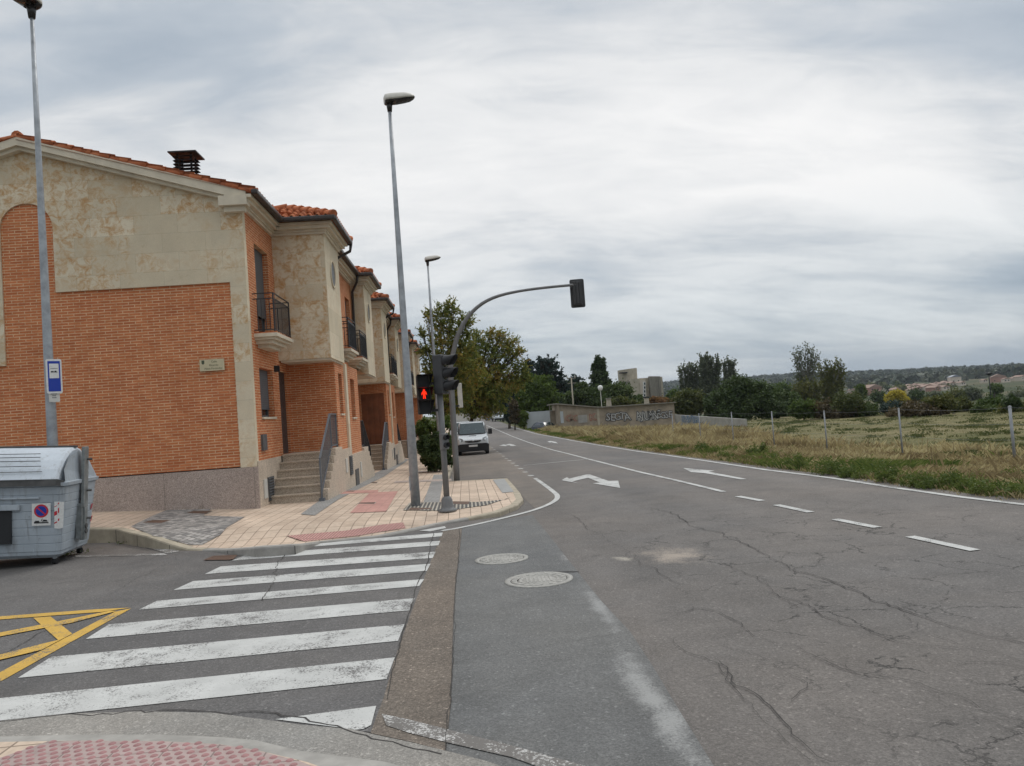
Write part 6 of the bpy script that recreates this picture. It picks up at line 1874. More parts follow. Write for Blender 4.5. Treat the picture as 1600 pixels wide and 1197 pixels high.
# pointed conifer
cl_ = [pxc(937 + dx, y, 150, w_, 7) for y, w_, dx in ((563, 5, -3), (570, 8, 0), (578, 11, 0), (588, 14, 1), (598, 17, 2), (608, 19, 2), (618, 20, 0), (565, 3, 5), (572, 4, -8))]
b0 = at(937, 640, 150)
tree('cypress_tree', 'dense dark pointed conifer standing behind the shed roof', 'tree', (b0.x, 150, Tf(b0.x, 150)), cl_, 12000, .27, M['leaf_dark'], seed=44, tr=.3, tint0=.25, spread=.28)
bush('broad dark grey-green tree left of the concrete building, over the shed roof', [(968, 609, 22, 9), (992, 624, 14, 6), (952, 618, 24, 11), (985, 629, 26, 6)], 128, 11000, .22, 'leaf_dark', 51, name='round_tree', cat='tree', tr=.3, tint0=.75, sub=24)
bush('dull green tree under the pointed conifer, directly behind the shed', [(915, 615, 20, 11), (930, 625, 24, 9), (895, 622, 16, 9), (908, 604, 10, 8)], 126, 8000, .22, 'leaf_dark', 52, name='round_tree', cat='tree', tr=.3, tint0=.6, sub=24)
bush('olive bush seen between the two shed chimneys', [(968, 628, 17, 6), (990, 631, 13, 4), (955, 631, 10, 5)], 112, 3000, .18, 'leaf_olive', 53, tr=.1, tint0=.4)
bush('reddish brown tree in front of the concrete building', [(1032, 628, 13, 6), (1046, 629, 10, 6), (1020, 625, 6, 5)], 118, 3200, .16, 'leaf_red', 54, name='round_tree', cat='tree', tr=.15, tint0=.5)
bush('olive green bushy tree right of the shed', [(1075, 624, 22, 14), (1060, 632, 12, 12), (1092, 632, 14, 12), (1078, 640, 22, 9)], 104, 8500, .19, 'leaf_olive', 55, tr=.2, tint0=.35, shell=.4)
bush('largest dark spreading tree behind the low graffiti wall', [(1150, 620, 34, 24), (1125, 632, 24, 22), (1180, 630, 28, 20), (1155, 600, 22, 12), (1205, 640, 22, 14), (1140, 648, 40, 12), (1185, 610, 20, 10)], 100, 24000, .19, 'leaf_dark', 56, name='round_tree', cat='tree', tr=.35, tint0=.45, sub=26, shell=.45)
bush('dark green bush right of the largest tree, sloping down to the field', [(1222, 632, 24, 14), (1240, 645, 22, 10), (1215, 620, 18, 10), (1235, 622, 18, 9)], 108, 9000, .19, 'leaf_dark', 57, tr=.15, tint0=.65, shell=.4)
def poplar(lab, x, ytop, ybot, hw, d, seed, mat='leaf_grey', n=3500, leaf=.30, tint0=.45, nb=5, bark='bark_pale'):
    r = random.Random(seed); cl_ = []
    for k in range(nb):
        xx = x + (k - (nb - 1) / 2) / max(1, nb / 2) * hw * .8 + r.uniform(-2, 2)
        yt = ytop + r.uniform(0, 10) * abs(xx - x) / hw * 1.5
        n_ = 5
        for j in range(n_):
            f = j / (n_ - 1)
            cl_.append(pxc(xx + (x - xx) * f * .3, yt + 8 + (ybot - yt - 10) * f, d, hw / nb * (.75 + .7 * f), (ybot - yt) / n_ * .85, hw * d / F_PX * .35))
    b0 = at(x, 640, d)
    return tree('poplar_tree', lab, 'tree', (b0.x, d, Tf(b0.x, d)), cl_, n, leaf, M[mat], seed=seed, tr=.22, bark=bark, group='poplars beyond the field', tint0=tint0, spread=.40, sub=22, shell=.1, up=.5, twig=1.3, tup=2.2)
poplar('leftmost poplar, loose grey-green clump behind the olive bush', 1080, 568, 622, 24, 190, 61, n=5200, nb=7)
poplar('tallest full poplar in the clump behind the olive bush', 1109, 558, 622, 22, 185, 62, n=9000, nb=7)
poplar('narrow poplar at the right of the clump behind the olive bush', 1140, 562, 618, 13, 195, 63, nb=4, n=4500)
poplar('tall half bare poplar with pale upright branches', 1260, 542, 612, 25, 150, 64, n=3600, leaf=.20, nb=8, tint0=.6)
poplar('yellow-green poplar right of the half bare one', 1300, 568, 640, 24, 140, 65, mat='leaf_olive', n=8000, leaf=.20, nb=6, tint0=.55)
poplar('low yellow-green poplar shoots at the foot of the half bare poplar', 1262, 596, 640, 26, 138, 66, mat='leaf_olive', n=7000, leaf=.20, nb=6, tint0=.65)
# shrubs along the far side of the field
r = random.Random(5)
row = [
 (1255, 640, 22, 13, 'leaf_mid', .45, 'mid green bush at the foot of the half bare poplar'), (1285, 638, 22, 12, 'leaf_brown', .55, 'brownish green bush below the yellow-green poplar'),
 (1325, 632, 26, 17, 'leaf_olive', .2, 'dark green thicket left of the yellow tree'), (1345, 640, 26, 13, 'leaf_dark', .75, 'dark thicket in front of the rooftops, left of the yellow tree'),
 (1310, 646, 26, 9, 'leaf_brown', .3, 'low brown scrub left of the second fence post from the right'), (1398, 636, 22, 6, 'leaf_blue', .8, 'low blue-green bush right below the yellow tree'),
 (1432, 640, 30, 9, 'leaf_brown', .45, 'wide low brown bramble right of the fence post'), (1462, 646, 22, 7, 'leaf_brown', .15, 'dark brown low bramble in the middle of the hedge'),
 (1500, 634, 20, 11, 'leaf_olive', .35, 'olive bush in the hedge, right of the brown bramble'), (1535, 644, 18, 11, 'leaf_dark', .8, 'dark rounded bush in the hedge near the lamp mast'),
 (1548, 634, 18, 9, 'leaf_mid', .35, 'green bush behind the dark rounded one near the lamp mast'), (1580, 628, 12, 9, 'leaf_dark', .4, 'small dark bush left of the rightmost fence post'),
 (1590, 640, 30, 10, 'leaf_olive', .5, 'olive hedge bush behind the rightmost fence post'), (1470, 628, 24, 9, 'leaf_olive', .6, 'pale olive bush above the brown bramble'),
 (1415, 646, 30, 7, 'leaf_brown', .65, 'pale brown scrub under the yellow tree')]
for i, (x, y, wx, wy, mt, tn, lb) in enumerate(row):
    d = 76 - .055 * (x - 1250) + r.uniform(-2, 8)
    bush(lb, [(x, y, wx, wy), (x - wx * .4, y + 3, wx * .6, wy * .7), (x + wx * .45, y + 2, wx * .55, wy * .8)], d, 5200, .13, mt, 70 + i, tr=.06, tint0=tn, shell=.4, group='bushes along the far side of the field', branches=False, bx_=x)
bush('bright yellow tree in the hollow beyond the field', [(1391, 623, 9, 7), (1406, 620, 11, 9), (1398, 616, 8, 5), (1416, 626, 6, 5)], 190, 4500, .30, 'leaf_yellow', 90, name='yellow_tree', cat='tree', tr=.2, tint0=.5)
mid = [(1345, 612, 8, 12, 'leaf_mid', 'upright dark green tree between the orange roof and the thicket'), (1432, 618, 14, 9, 'leaf_dark', 'dark green tree right of the yellow tree'), (1462, 620, 14, 8, 'leaf_grey', 'grey-green tree below the village roofs'),
       (1480, 624, 8, 8, 'leaf_dark', 'dark small round tree in the middle of the valley'), (1492, 618, 14, 9, 'leaf_olive', 'olive tree in the valley left of the round field tree'), (1518, 618, 16, 12, 'leaf_grey', 'large grey-green tree in the valley left of the lamp mast'),
       (1590, 620, 20, 10, 'leaf_grey', 'grey-green tree at the right edge of the frame'), (1372, 620, 12, 10, 'leaf_dark', 'dark tree beside the orange building'), (1556, 606, 10, 5, 'leaf_mid', 'low green tree beyond the lamp mast'), (1555, 622, 12, 8, 'leaf_mid', 'green tree at the foot of the lamp mast')]
for i, (x, y, wx, wy, mt, lb) in enumerate(mid):
    bush(lb, [(x, y, wx, wy), (x + 3, y + 4, wx * .8, wy * .7)], 230 + 12 * (i % 4), 1800, .42, mt, 100 + i, name='valley_tree', cat='tree', tr=.2, tint0=.5, group='trees scattered in the valley', branches=False, shell=.4)

# --- woodland on the far hill, and scattered tree cover
def woodland():
    rr = np.random.default_rng(5)
    C_ = []; S_ = []; T_ = []
    for k in range(15000):
        x = rr.uniform(350, 3900); y = rr.uniform(700, 3600)
        d = math.hypot(x, y)
        if x / y < .14 or x / y > 1.25: continue
        if d < 1180: continue
        if d < 1330 and rr.random() < .35: continue
        C_.append((x, y)); T_.append(rr.uniform(.1, .8) if d < 1800 else rr.uniform(.15, .4))
    C_ = np.array(C_)
    zz = Tz(C_[:, 0], C_[:, 1])
    P_ = []; TT = []; SS = []
    for (x, y), z, tn in zip(C_, zz, T_):
        n = 16; h = rr.uniform(8, 16); w_ = rr.uniform(7, 13)
        d = rr.normal(size=(n, 3)); d /= np.linalg.norm(d, axis=1, keepdims=True)
        p = d * np.array([w_, w_, h * .5]) * rr.uniform(.6, 1, (n, 1)) + np.array([x, y, z + h * .45])
        P_.append(p); TT.append(np.full(n, tn) + rr.normal(0, .08, n)); SS.append(np.full(n, 4.2))
    P_ = np.concatenate(P_); TT = np.clip(np.concatenate(TT), 0, 1)
    v, f = leaf_quads(P_, np.concatenate(SS), .8, 0, 0, 3)
    o = raw_mesh('woodland', v, f, M['wood_far'], TT, False)
    tag(o, 'dark green woodland covering the far hill behind the village', 'woodland', kind='stuff')
woodland()
# --- village houses
r = random.Random(19)
spots = []
vil = [(1330, 606), (1345, 604), (1362, 612), (1375, 608), (1392, 603), (1398, 606), (1410, 604), (1418, 607), (1425, 603), (1432, 606), (1440, 601), (1446, 598), (1450, 604), (1458, 600), (1464, 603), (1466, 607), (1472, 604), (1480, 603), (1445, 608), (1425, 609),
       (1492, 601), (1502, 602), (1538, 602), (1560, 601), (1572, 600), (1585, 599), (1594, 598), (1600, 601), (1340, 609), (1385, 600), (1405, 609), (1458, 607), (1436, 610)]
for _ in range(26): vil.append((1330 + 175 * r.random(), r.choice((594, 597, 600, 603))))
for i, (x, y) in enumerate(vil):
    d = {True: 620, False: 760}[y > 603] + r.uniform(-40, 60)
    p = at(x, y + 2, d)
    g = Tf(p.x, p.y)
    brick_ = i in (2, 23) or r.random() < .06
    lb = None
    W = r.uniform(5, 8.5); L = r.uniform(5, 9); H = r.uniform(2.4, 4.6)
    if i == 2: W, L, H = 12, 10, 6.5
    if i == 23: W, L, H = 14, 10, 5.5
    t = thing('village_house', 'small distant village house under an orange tiled roof', 'house', (p.x, p.y, g), rz=r.uniform(-.5, .5), group='distant village houses')
    if i == 2: t['label'] = 'orange brick block in the hollow left of the yellow tree'; del t['group']
    if i == 23: t['label'] = 'large reddish building at the right end of the village'; del t['group']
    if i == 20: t['label'] = 'tall white village house with a blue-grey roof'; del t['group']; W, L, H = 10, 10, 9
    hh = p.z - g
    H = max(H, 2.4)
    b = MB(); b.box(-W / 2, W / 2, -L / 2, L / 2, -3, H); b.build('wall', M['wall_far2'] if brick_ or i in (2, 23) else M['wall_far'], t, local=True)
    rf = MB(); o = .5
    rf.prism([(-W / 2 - o, H), (W / 2 + o, H), (0, H + W * .22)], 1, -L / 2 - o, L / 2 + o); rf.build('roof', M['car_grey'] if i == 20 else M['roof_far'], t, local=True)
    wn = MB()
    for k in range(2):
        for zz in ([1.2, 4.2] if H > 5.5 else [1.2]): wn.box(-W / 2 + W * (.2 + .45 * k), -W / 2 + W * (.2 + .45 * k) + 1.2, -L / 2 - .03, -L / 2 - .001, zz, zz + 1.2)
    wn.build('window', M['glass'], t, local=True)
    # keep its own height above the valley floor where the photo shows it
for i in range(34):
    x = 1325 + 280 * r.random(); y = r.choice((600, 603, 606, 609, 613, 616))
    d = (690 if y > 603 else 830) + r.uniform(-60, 60)
    bush('green tree standing among the distant village roofs', [(x, y, r.uniform(4, 9), r.uniform(3, 6)), (x + 4, y + 2, 5, 4)], d, 240, 1.5, r.choice(('leaf_dark', 'leaf_mid', 'leaf_grey', 'leaf_olive')), 300 + i, name='village_tree', cat='tree', tr=.3, tint0=.5, group='trees among the village houses', branches=False, shell=.3)
# ------------------------------------------------------------------ old shed, walls, concrete building
YS = 95.0
L0 = at(872, 632, YS); Lm = at(934, 637.5, YS); L1 = at(1053, 630, YS)
g0 = Tf(L0.x, YS) - .3
t = thing('old_shed', 'long low derelict shed with graffiti on its rendered wall beyond the dry grass', 'shed', (L0.x, YS, g0))
b = MB(); b.prism([(L0.x, g0), (L1.x, g0), (L1.x, L1.z), (Lm.x, Lm.z), (L0.x, L0.z)], 1, YS, YS + 7)
b.build('wall', M['render'], t)
rf = MB()
for a, c in ((L0, Lm), (Lm, L1)):
    a = Vector((a.x - (.25 if a is L0 else 0), 0, a.z)); c = Vector((c.x + (.2 if c is L1 else 0), 0, c.z))
    rf.add([(a.x, YS - .35, a.z + .02), (c.x, YS - .35, c.z + .02), (c.x, YS + 7.3, c.z + .02), (a.x, YS + 7.3, a.z + .02), (a.x, YS - .35, a.z + .16), (c.x, YS - .35, c.z + .16), (c.x, YS + 7.3, c.z + .16), (a.x, YS + 7.3, a.z + .16)],
           [(0, 1, 5, 4), (1, 2, 6, 5), (2, 3, 7, 6), (3, 0, 4, 7), (4, 5, 6, 7), (0, 3, 2, 1)])
rf.build('roof', M['concrete_d'], t)
def shed_rect(name, x0, y0, x1, y1, mat, off=.03):
    a = at(x0, y0, YS); c = at(x1, y1, YS)
    b = MB(); b.box(a.x, c.x, YS - off, YS - .002, c.z, a.z); return b.build(name, mat, t)
shed_rect('door', 875, 643, 881, 661, M['whitewall'])
shed_rect('bricked_window', 903, 649, 918, 660, M['greywall'])
shed_rect('bricked_window', 996, 644, 1026, 656, M['greywall'])
shed_rect('wall_pier', 932, 638, 938, 668, M['concrete'], .08)
for (x, y, hh, nm) in ((952, 627, 12, 0), (1011, 625, 10, 1)):
    p = at(x, y + 12, YS + 2.5); q_ = at(x, y - 3, YS + 2.5)
    c_ = MB(); k = .30
    c_.add([(p.x - .33, YS + 2.2, p.z - .3), (p.x + .33, YS + 2.2, p.z - .3), (p.x + .33, YS + 2.8, p.z - .3), (p.x - .33, YS + 2.8, p.z - .3), (p.x - .24, YS + 2.25, q_.z), (p.x + .24, YS + 2.25, q_.z), (p.x + .24, YS + 2.75, q_.z), (p.x - .24, YS + 2.75, q_.z)],
           [(0, 1, 5, 4), (1, 2, 6, 5), (2, 3, 7, 6), (3, 0, 4, 7), (4, 5, 6, 7)])
    C_ = c_.build('chimney', M['concrete'], t)
    cp = MB(); cp.box(p.x - .30, p.x + .30, YS + 2.15, YS + 2.85, q_.z + .002, q_.z + .18); cp.build('chimney_cap', M['black'] if nm else M['concrete_d'], C_)
def graffiti(txt, x, y, hpx, d, parent, m_out, m_in, seed, name='graffiti', stretch=1.0, M4=None):
    c = at(x, y, d) if M4 is None else None
    size = hpx * d / F_PX
    rr = random.Random(seed)
    out = MB(); inn = MB()
    cx_ = 0
    for ch in txt:
        vo, fo = text_mesh(ch, size * 1.35, offset=.09 * size); vi, fi = text_mesh(ch, size * 1.35, offset=-.0 * size)
        a = rr.uniform(-.22, .22); dz = rr.uniform(-.1, .1) * size; k = rr.uniform(.95, 1.15) * stretch
        def tf(v, y_):
            X_ = (v.x * math.cos(a) - v.y * math.sin(a)) * k + cx_; Z_ = (v.x * math.sin(a) + v.y * math.cos(a)) + dz
            if M4 is not None: return tuple(M4 @ Vector((X_, y_, Z_)))
            return (c.x + X_, d - .035 + y_, c.z + Z_)
        out.add([tf(v, 0) for v in vo], fo); inn.add([tf(v, -.012) for v in vi], fi)
        cx_ += size * .66 * stretch
    w_ = cx_ / 2 - size * .4
    if M4 is None:
        out.v = [(p[0] - w_, p[1], p[2]) for p in out.v]; inn.v = [(p[0] - w_, p[1], p[2]) for p in inn.v]
    G_ = out.build(name, m_out, parent, recalc=False)
    inn.build('graffiti_fill', m_in, G_, recalc=False)
graffiti('SEGTA', 964, 652, 12, YS, t, M['spray_black'], M['spray_white'], 1, stretch=.95)
graffiti('AJUMNS', 1012, 650, 13, YS, t, M['spray_black'], M['spray_white'], 2, stretch=.78)
graffiti('GSE', 1040, 649, 11, YS, t, M['spray_black'], M['spray_white'], 3, stretch=.8)
graffiti('OX', 892, 653, 9, YS, t, M['spray_red'], M['render'], 4, stretch=1.1)
graffiti('K', 925, 653, 10, YS, t, M['spray_red'], M['render'], 5)
# low graffiti wall from the shed towards the camera
A = at(1055, 648, 94); Bp = at(1165, 655, 70)
ga, gb_ = Tf(A.x, 94) - .3, Tf(Bp.x, 70) - .3
t = thing('garden_wall', 'low grey wall with blue graffiti running on from the shed to the right', 'wall', (A.x, 94, ga))
b = MB(); dv = (Vector((Bp.x, 70, 0)) - Vector((A.x, 94, 0))); nn = Vector((-dv.y, dv.x, 0)).normalized() * .12
b.add([(A.x - nn.x, 94 - nn.y, ga), (A.x + nn.x, 94 + nn.y, ga), (Bp.x + nn.x, 70 + nn.y, gb_), (Bp.x - nn.x, 70 - nn.y, gb_),
       (A.x - nn.x, 94 - nn.y, A.z), (A.x + nn.x, 94 + nn.y, A.z), (Bp.x + nn.x, 70 + nn.y, Bp.z), (Bp.x - nn.x, 70 - nn.y, Bp.z)],
      [(0, 1, 5, 4), (1, 2, 6, 5), (2, 3, 7, 6), (3, 0, 4, 7), (4, 5, 6, 7)])
b.build('wall_body', M['greywall'], t)
ud = dv.normalized(); side = Vector((ud.y, -ud.x, 0))
if side.x > 0: side = -side
P0w = Vector((A.x, 94, 0)) + ud * 4.0 + side * .16
Mg = Matrix(((ud.x, -side.x, 0, P0w.x), (ud.y, -side.y, 0, P0w.y), (0, 0, 1, (A.z + ga) / 2 + .35), (0, 0, 0, 1)))
graffiti('SAVIR', 0, 0, 9, 90, t, M['spray_blue'], M['greywall'], 6, M4=Mg, stretch=3.0)
# whitewashed wall
A = at(826, 644, 104); Bq = at(868, 645, 104)
t = thing('whitewashed_wall', 'short whitewashed wall at the roadside left of the shed', 'wall', (A.x, 104, Tf(A.x, 104)))
b = MB(); b.box(A.x, Bq.x, 104, 104.25, Tf(A.x, 104) - .4, A.z); b.build('wall_body', M['whitewall'], t)
b = MB(); b.box(A.x - .35, A.x - .002, 103.9, 104.4, Tf(A.x, 104) - .4, A.z + .1); b.build('gate_pier', M['whitewall'], t)
# dark concrete shelter roof left of shed
a_ = at(857, 632, 97); c_ = at(874, 634, 97)
t = thing('lean_to', 'small dark lean-to roof at the left end of the shed', 'lean-to', (a_.x, 97, Tf(a_.x, 97)))
b = MB(); b.box(a_.x, c_.x + .2, 96.5, 99, a_.z - .12, a_.z); b.build('roof', M['concrete_d'], t)
b = MB()
for x_ in (a_.x + .1,): b.bar((x_, 96.8, Tf(x_, 97)), (x_, 96.8, a_.z - .12), .1)
b.build('post', M['concrete_d'], t)
b = MB(); a2 = at(860, 642, 98.5); b.box(a2.x, c_.x, 98.6, 98.8, Tf(a_.x, 97) - .3, a2.z); b.build('rear_wall', M['render'], t)

# concrete building
YB = 240
k = YB / F_PX
t0 = at(1005, 640, YB)
t = thing('concrete_building', 'pale concrete building with a blunt round tower and vertical fins', 'building', (t0.x, YB, Tf(t0.x, YB)))
gB = Tf(t0.x, YB) - 3
tw0 = at(969, 578, YB); tw1 = at(999, 574, YB); cxx = (tw0.x + tw1.x) / 2; rT = (tw1.x - tw0.x) / 2
tz0 = at(985, 606, YB).z
m1 = MB()
n = 28; vs = []
for kk in range(n):
    a = 2 * PI * kk / n; x_ = rT * math.cos(a); y_ = rT * math.sin(a)
    zt = tw0.z + (tw1.z - tw0.z) * (x_ + rT) / (2 * rT)
    vs += [(cxx + x_ * .93, YB + 4 + y_, gB), (cxx + x_, YB + 4 + y_, zt)]
m1.add(vs, [(2 * i, 2 * ((i + 1) % n), 2 * ((i + 1) % n) + 1, 2 * i + 1) for i in range(n)] + [tuple(2 * i + 1 for i in range(n))], False)
TW = m1.build('tower', M['concrete'], t)
sw = MB(); a = at(970, 582, YB - 1.5); c = at(982, 580.5, YB - 1.5); sw.box(a.x, c.x, YB - rT + 3.2, YB - rT + 4.6, a.z - .25, a.z + .1); sw.build('window_slot', M['black'], TW)
def bl(name, x0, y0, x1, y1, mat, ya=0, yb=10, parent=t):
    a = at(x0, y0, YB); c = at(x1, y1, YB)
    m_ = MB(); m_.box(a.x, c.x, YB + ya, YB + yb, c.z if y1 < 640 else gB, a.z); return m_.build(name, mat, parent)
bl('wing', 999, 591, 1041, 650, M['concrete'], 1, 12)
bl('wing', 969, 597, 999, 650, M['concrete_d'], -2, 3)
bl('wing', 982, 593, 1001, 650, M['concrete'], -2.6, 1.5)
wz = bl('stair_panel', 993, 595, 1011, 650, M['wall_far'], -1.2, .99)
for (x0, y0) in ((994.5, 601), (1003, 597), (1003, 603), (1003, 609), (1003, 615)):
    W_ = bl('window', x0, y0, x0 + 4.6, y0 + 5, M['st_white'], -1.26, -1.21, wz)
    bl('pane', x0 + 1.6, y0 + 1, x0 + 4, y0 + 4.4, M['glass'], -1.32, -1.27, W_)
for x0 in (1017, 1020.5, 1024, 1027, 1031):
    bl('fin', x0, 588, x0 + 1.5, 650, M['concrete_d'], -.6, .99)
# utility pole + old lamp + masts
def mast(name, lab, cat, x, y0, y1, d, r_=.12, head=None, mat='concrete'):
    a = at(x, y0, d); c = at(x, y1, d)
    t = thing(name, lab, cat, (a.x, d, Tf(a.x, d)))
    m_ = MB(); m_.tube([(a.x, d, Tf(a.x, d) - .2), (a.x, d, a.z)], [r_, r_ * .7], 8); m_.build('pole', M[mat], t)
    if head == 'cross':
        h_ = MB()
        for z_ in (a.z - .15, a.z - .9): h_.bar((a.x - .7, d, z_), (a.x + .7, d, z_), .12)
        h_.build('crossarm', M['concrete_d'], t)
        h_ = MB()
        for k_ in (-.6, .6): h_.tube([(a.x + k_, d, a.z - .1), (a.x + k_, d, a.z + .25)], .07, 6)
        h_.build('insulator', M['lamp_top'], t)
    if head == 'globe':
        h_ = MB(); h_.lathe([(.12, -.3), (.30, -.15), (.36, .1), (.28, .35), (.05, .45)], 14, c=(a.x, d, a.z)); h_.build('lamp_head', M['st_white'], t)
    if head == 'flat':
        h_ = MB(); h_.lathe([(.1, -.3), (.9, .1), (.9, .35), (.1, .5)], 14, c=(a.x, d, a.z)); h_.build('lamp_head', M['black'], t)
    return t
mast('utility_pole', 'pale concrete utility pole with crossarms between the cedars', 'utility pole', 892.5, 590, 630, 122, .14, 'cross')
mast('street_lamp', 'old white-headed lamp leaning over the shed roof', 'street lamp', 938, 607, 632, 104, .05, 'globe', 'lamp_top')
mast('lamp_mast', 'slim dark lamp mast standing in the valley at the right', 'lamp mast', 1545, 585, 625, 200, .16, 'flat', 'black')
# distant reddish house at the end of the road
p = at(748, 650, 330)
t = thing('distant_house', 'reddish house at the far end of the road under the autumn trees', 'house', (p.x, p.y, Rf(p.x, p.y)))
b = MB(); b.box(p.x - 7, p.x + 7, 330, 340, Rf(p.x, 330) - 1, p.z + 1.8); b.build('wall', M['wall_far'], t)
b = MB(); b.prism([(330 - .6, p.z + 1.8), (340 + .6, p.z + 1.8), (335, p.z + 4.2)], 0, p.x - 7.5, p.x + 7.5); b.build('roof', M['wall_far2'], t)
b = MB()
for k_ in (-4, 0, 4): b.box(p.x + k_ - .6, p.x + k_ + .6, 329.95, 329.999, p.z - .4, p.z + .9)
b.build('window', M['glass'], t)
# screen of trees that closes the road and the back of the terrace
for i, (x, y, wx, wy, d, mt, lb) in enumerate([
    (762, 625, 22, 14, 300, 'leaf_mid', 'green tree closing the far end of the road'), (735, 628, 24, 14, 320, 'leaf_olive', 'olive tree at the far end of the road, left side'),
    (705, 626, 26, 14, 280, 'leaf_dark', 'dark tree at the far end of the road behind the street trees'), (785, 618, 16, 16, 260, 'leaf_dark', 'dark tree right of the far road behind the white truck'),
    (812, 610, 20, 16, 200, 'leaf_dark', 'dark tree behind the willow bush, above the far road'), (880, 606, 26, 14, 190, 'leaf_dark', 'dark tree mass behind the utility pole'), (1062, 618, 22, 9, 230, 'leaf_mid', 'far green trees right of the concrete building'),
    (1220, 608, 20, 8, 260, 'leaf_mid', 'far green tree left of the half bare poplar'), (1180, 606, 24, 8, 280, 'leaf_mid', 'far green tree above the largest dark tree')]):
    bush(lb, [(x, y, wx, wy), (x - wx * .5, y + 5, wx * .6, wy * .8), (x + wx * .5, y + 5, wx * .6, wy * .8), (x, y + wy, wx * 1.1, wy * .8)], d, 4500, .45 * d / 260, mt, 130 + i, name='background_tree', cat='tree', tr=.3, tint0=.5, shell=.3, branches=False)

# ------------------------------------------------------------------ field fence
zt_ = None
fx = 13.1
labs = {0: 'rightmost steel fence post, nearest to the camera', 1: 'second steel fence post from the right', 2: 'third steel fence post from the right', 3: 'fourth steel fence post from the right', 4: 'fifth steel fence post from the right, thin against the dark tree'}
pp = []
POSTS = [(1579, 18.4), (1405, 23.0), (1288, 27.9), (1206, 32.6), (1143, 37.4), (1092, 42.5), (1050, 48)]
t = None
for i, (x, d) in enumerate(POSTS):
    p = at(x, 650, d); g = Tf(p.x, p.y)
    ztop_ = 1.02 + .02 * math.sin(i * 2.1) - .012 * i
    t = thing('fence_post', labs.get(i, 'far thin steel fence post half hidden in the dry grass'), 'fence post', (p.x, p.y, g), group='steel posts of the field fence')
    m_ = MB()
    m_.tube([(0, 0, -.2), (0, 0, ztop_ - g)], .036 if i == 0 else .026, 10); m_.lathe([(.030 if i else .041, ztop_ - g - .03), (.030 if i else .041, ztop_ - g), (.001, ztop_ - g + .015)], 10)
    m_.build('pole', M['post'], t, local=True)
    pp.append(Vector((p.x, p.y, ztop_)))
t = thing('fence_wire', 'thin wires strung between the steel fence posts along the field', 'wire fence', (pp[0].x, pp[0].y, pp[0].z - 1))
for k_ in (.04, .45, .85):
    m_ = MB()
    ext = [pp[0] + (pp[0] - pp[1])] + pp
    pts = []
    for a, b_ in zip(ext[:-1], ext[1:]):
        for j in range(6):
            f = j / 6; pts.append(a.lerp(b_, f) - Vector((0, 0, k_ + .05 * math.sin(PI * f))))
    pts.append(ext[-1] - Vector((0, 0, k_)))
    m_.tube(pts, .0022, 4, caps=False); m_.build('wire', M['post'], t)

# ------------------------------------------------------------------ grass
def blades(name, lab, n, xy, hfun, mat, wfun, seed, tintf=None, lean=.35):
    rr = np.random.default_rng(seed)
    x, y = xy(rr, n)
    n = len(x)
    z = Tz(x, y)
    h = hfun(rr, x, y); d = np.hypot(x, y)
    w_ = wfun(d)
    az = rr.uniform(0, 2 * PI, n); la = rr.uniform(0, 2 * PI, n); ln = np.abs(rr.normal(0, lean, n)) * h
    ax, ay = np.cos(az) * w_, np.sin(az) * w_
    mx_, my_ = np.cos(la) * ln * .35, np.sin(la) * ln * .35
    tx_, ty_ = np.cos(la) * ln, np.sin(la) * ln
    v = np.stack([np.stack([x - ax, y - ay, z - .03], -1), np.stack([x + ax, y + ay, z - .03], -1),
                  np.stack([x + mx_ + ax * .8, y + my_ + ay * .8, z + h * .6], -1), np.stack([x + tx_, y + ty_, z + h], -1)], 1).reshape(-1, 3)
    f = np.arange(4 * n).reshape(n, 4)
    tint = np.clip((tintf(rr, x, y) if tintf else rr.uniform(0, 1, n)), 0, 1)
    o = raw_mesh(name, v, f, mat, tint, False)
    tag(o, lab, 'grass', kind='stuff')
_g = np.random.default_rng(77).uniform(-1, 1, (256, 256))
def _vn(x, y):
    xi = np.floor(x).astype(int); yi = np.floor(y).astype(int); fx_ = x - xi; fy_ = y - yi
    fx_ = fx_ * fx_ * (3 - 2 * fx_); fy_ = fy_ * fy_ * (3 - 2 * fy_)
    G = lambda i, j: _g[i % 256, j % 256]
    return (G(xi, yi) * (1 - fx_) + G(xi + 1, yi) * fx_) * (1 - fy_) + (G(xi, yi + 1) * (1 - fx_) + G(xi + 1, yi + 1) * fx_) * fy_
def nz(x, y, s=1.0, o=0.0):
    x = np.asarray(x, float) * s + o * 13.7; y = np.asarray(y, float) * s + o * 7.1
    return (_vn(x * .8, y * .8) + .6 * _vn(x * 2.1 + 5, y * 2.1) + .4 * _vn(x * 4.7, y * 4.7 + 9)) * .85
def strip(e0, e1, y0, y1, pw=1.0, dens=None):
    def g(rr, n):
        y = y0 + (y1 - y0) * rr.uniform(0, 1, n) ** pw
        e = rr.uniform(e0, e1, n) if not callable(e0) else None
        x = xedge(y) + e
        if dens is not None:
            k_ = rr.uniform(0, 1, n) < dens(x, y, e); x, y = x[k_], y[k_]
        return x, y
    return g
def edge_e(x, y): return x - xedge(y)
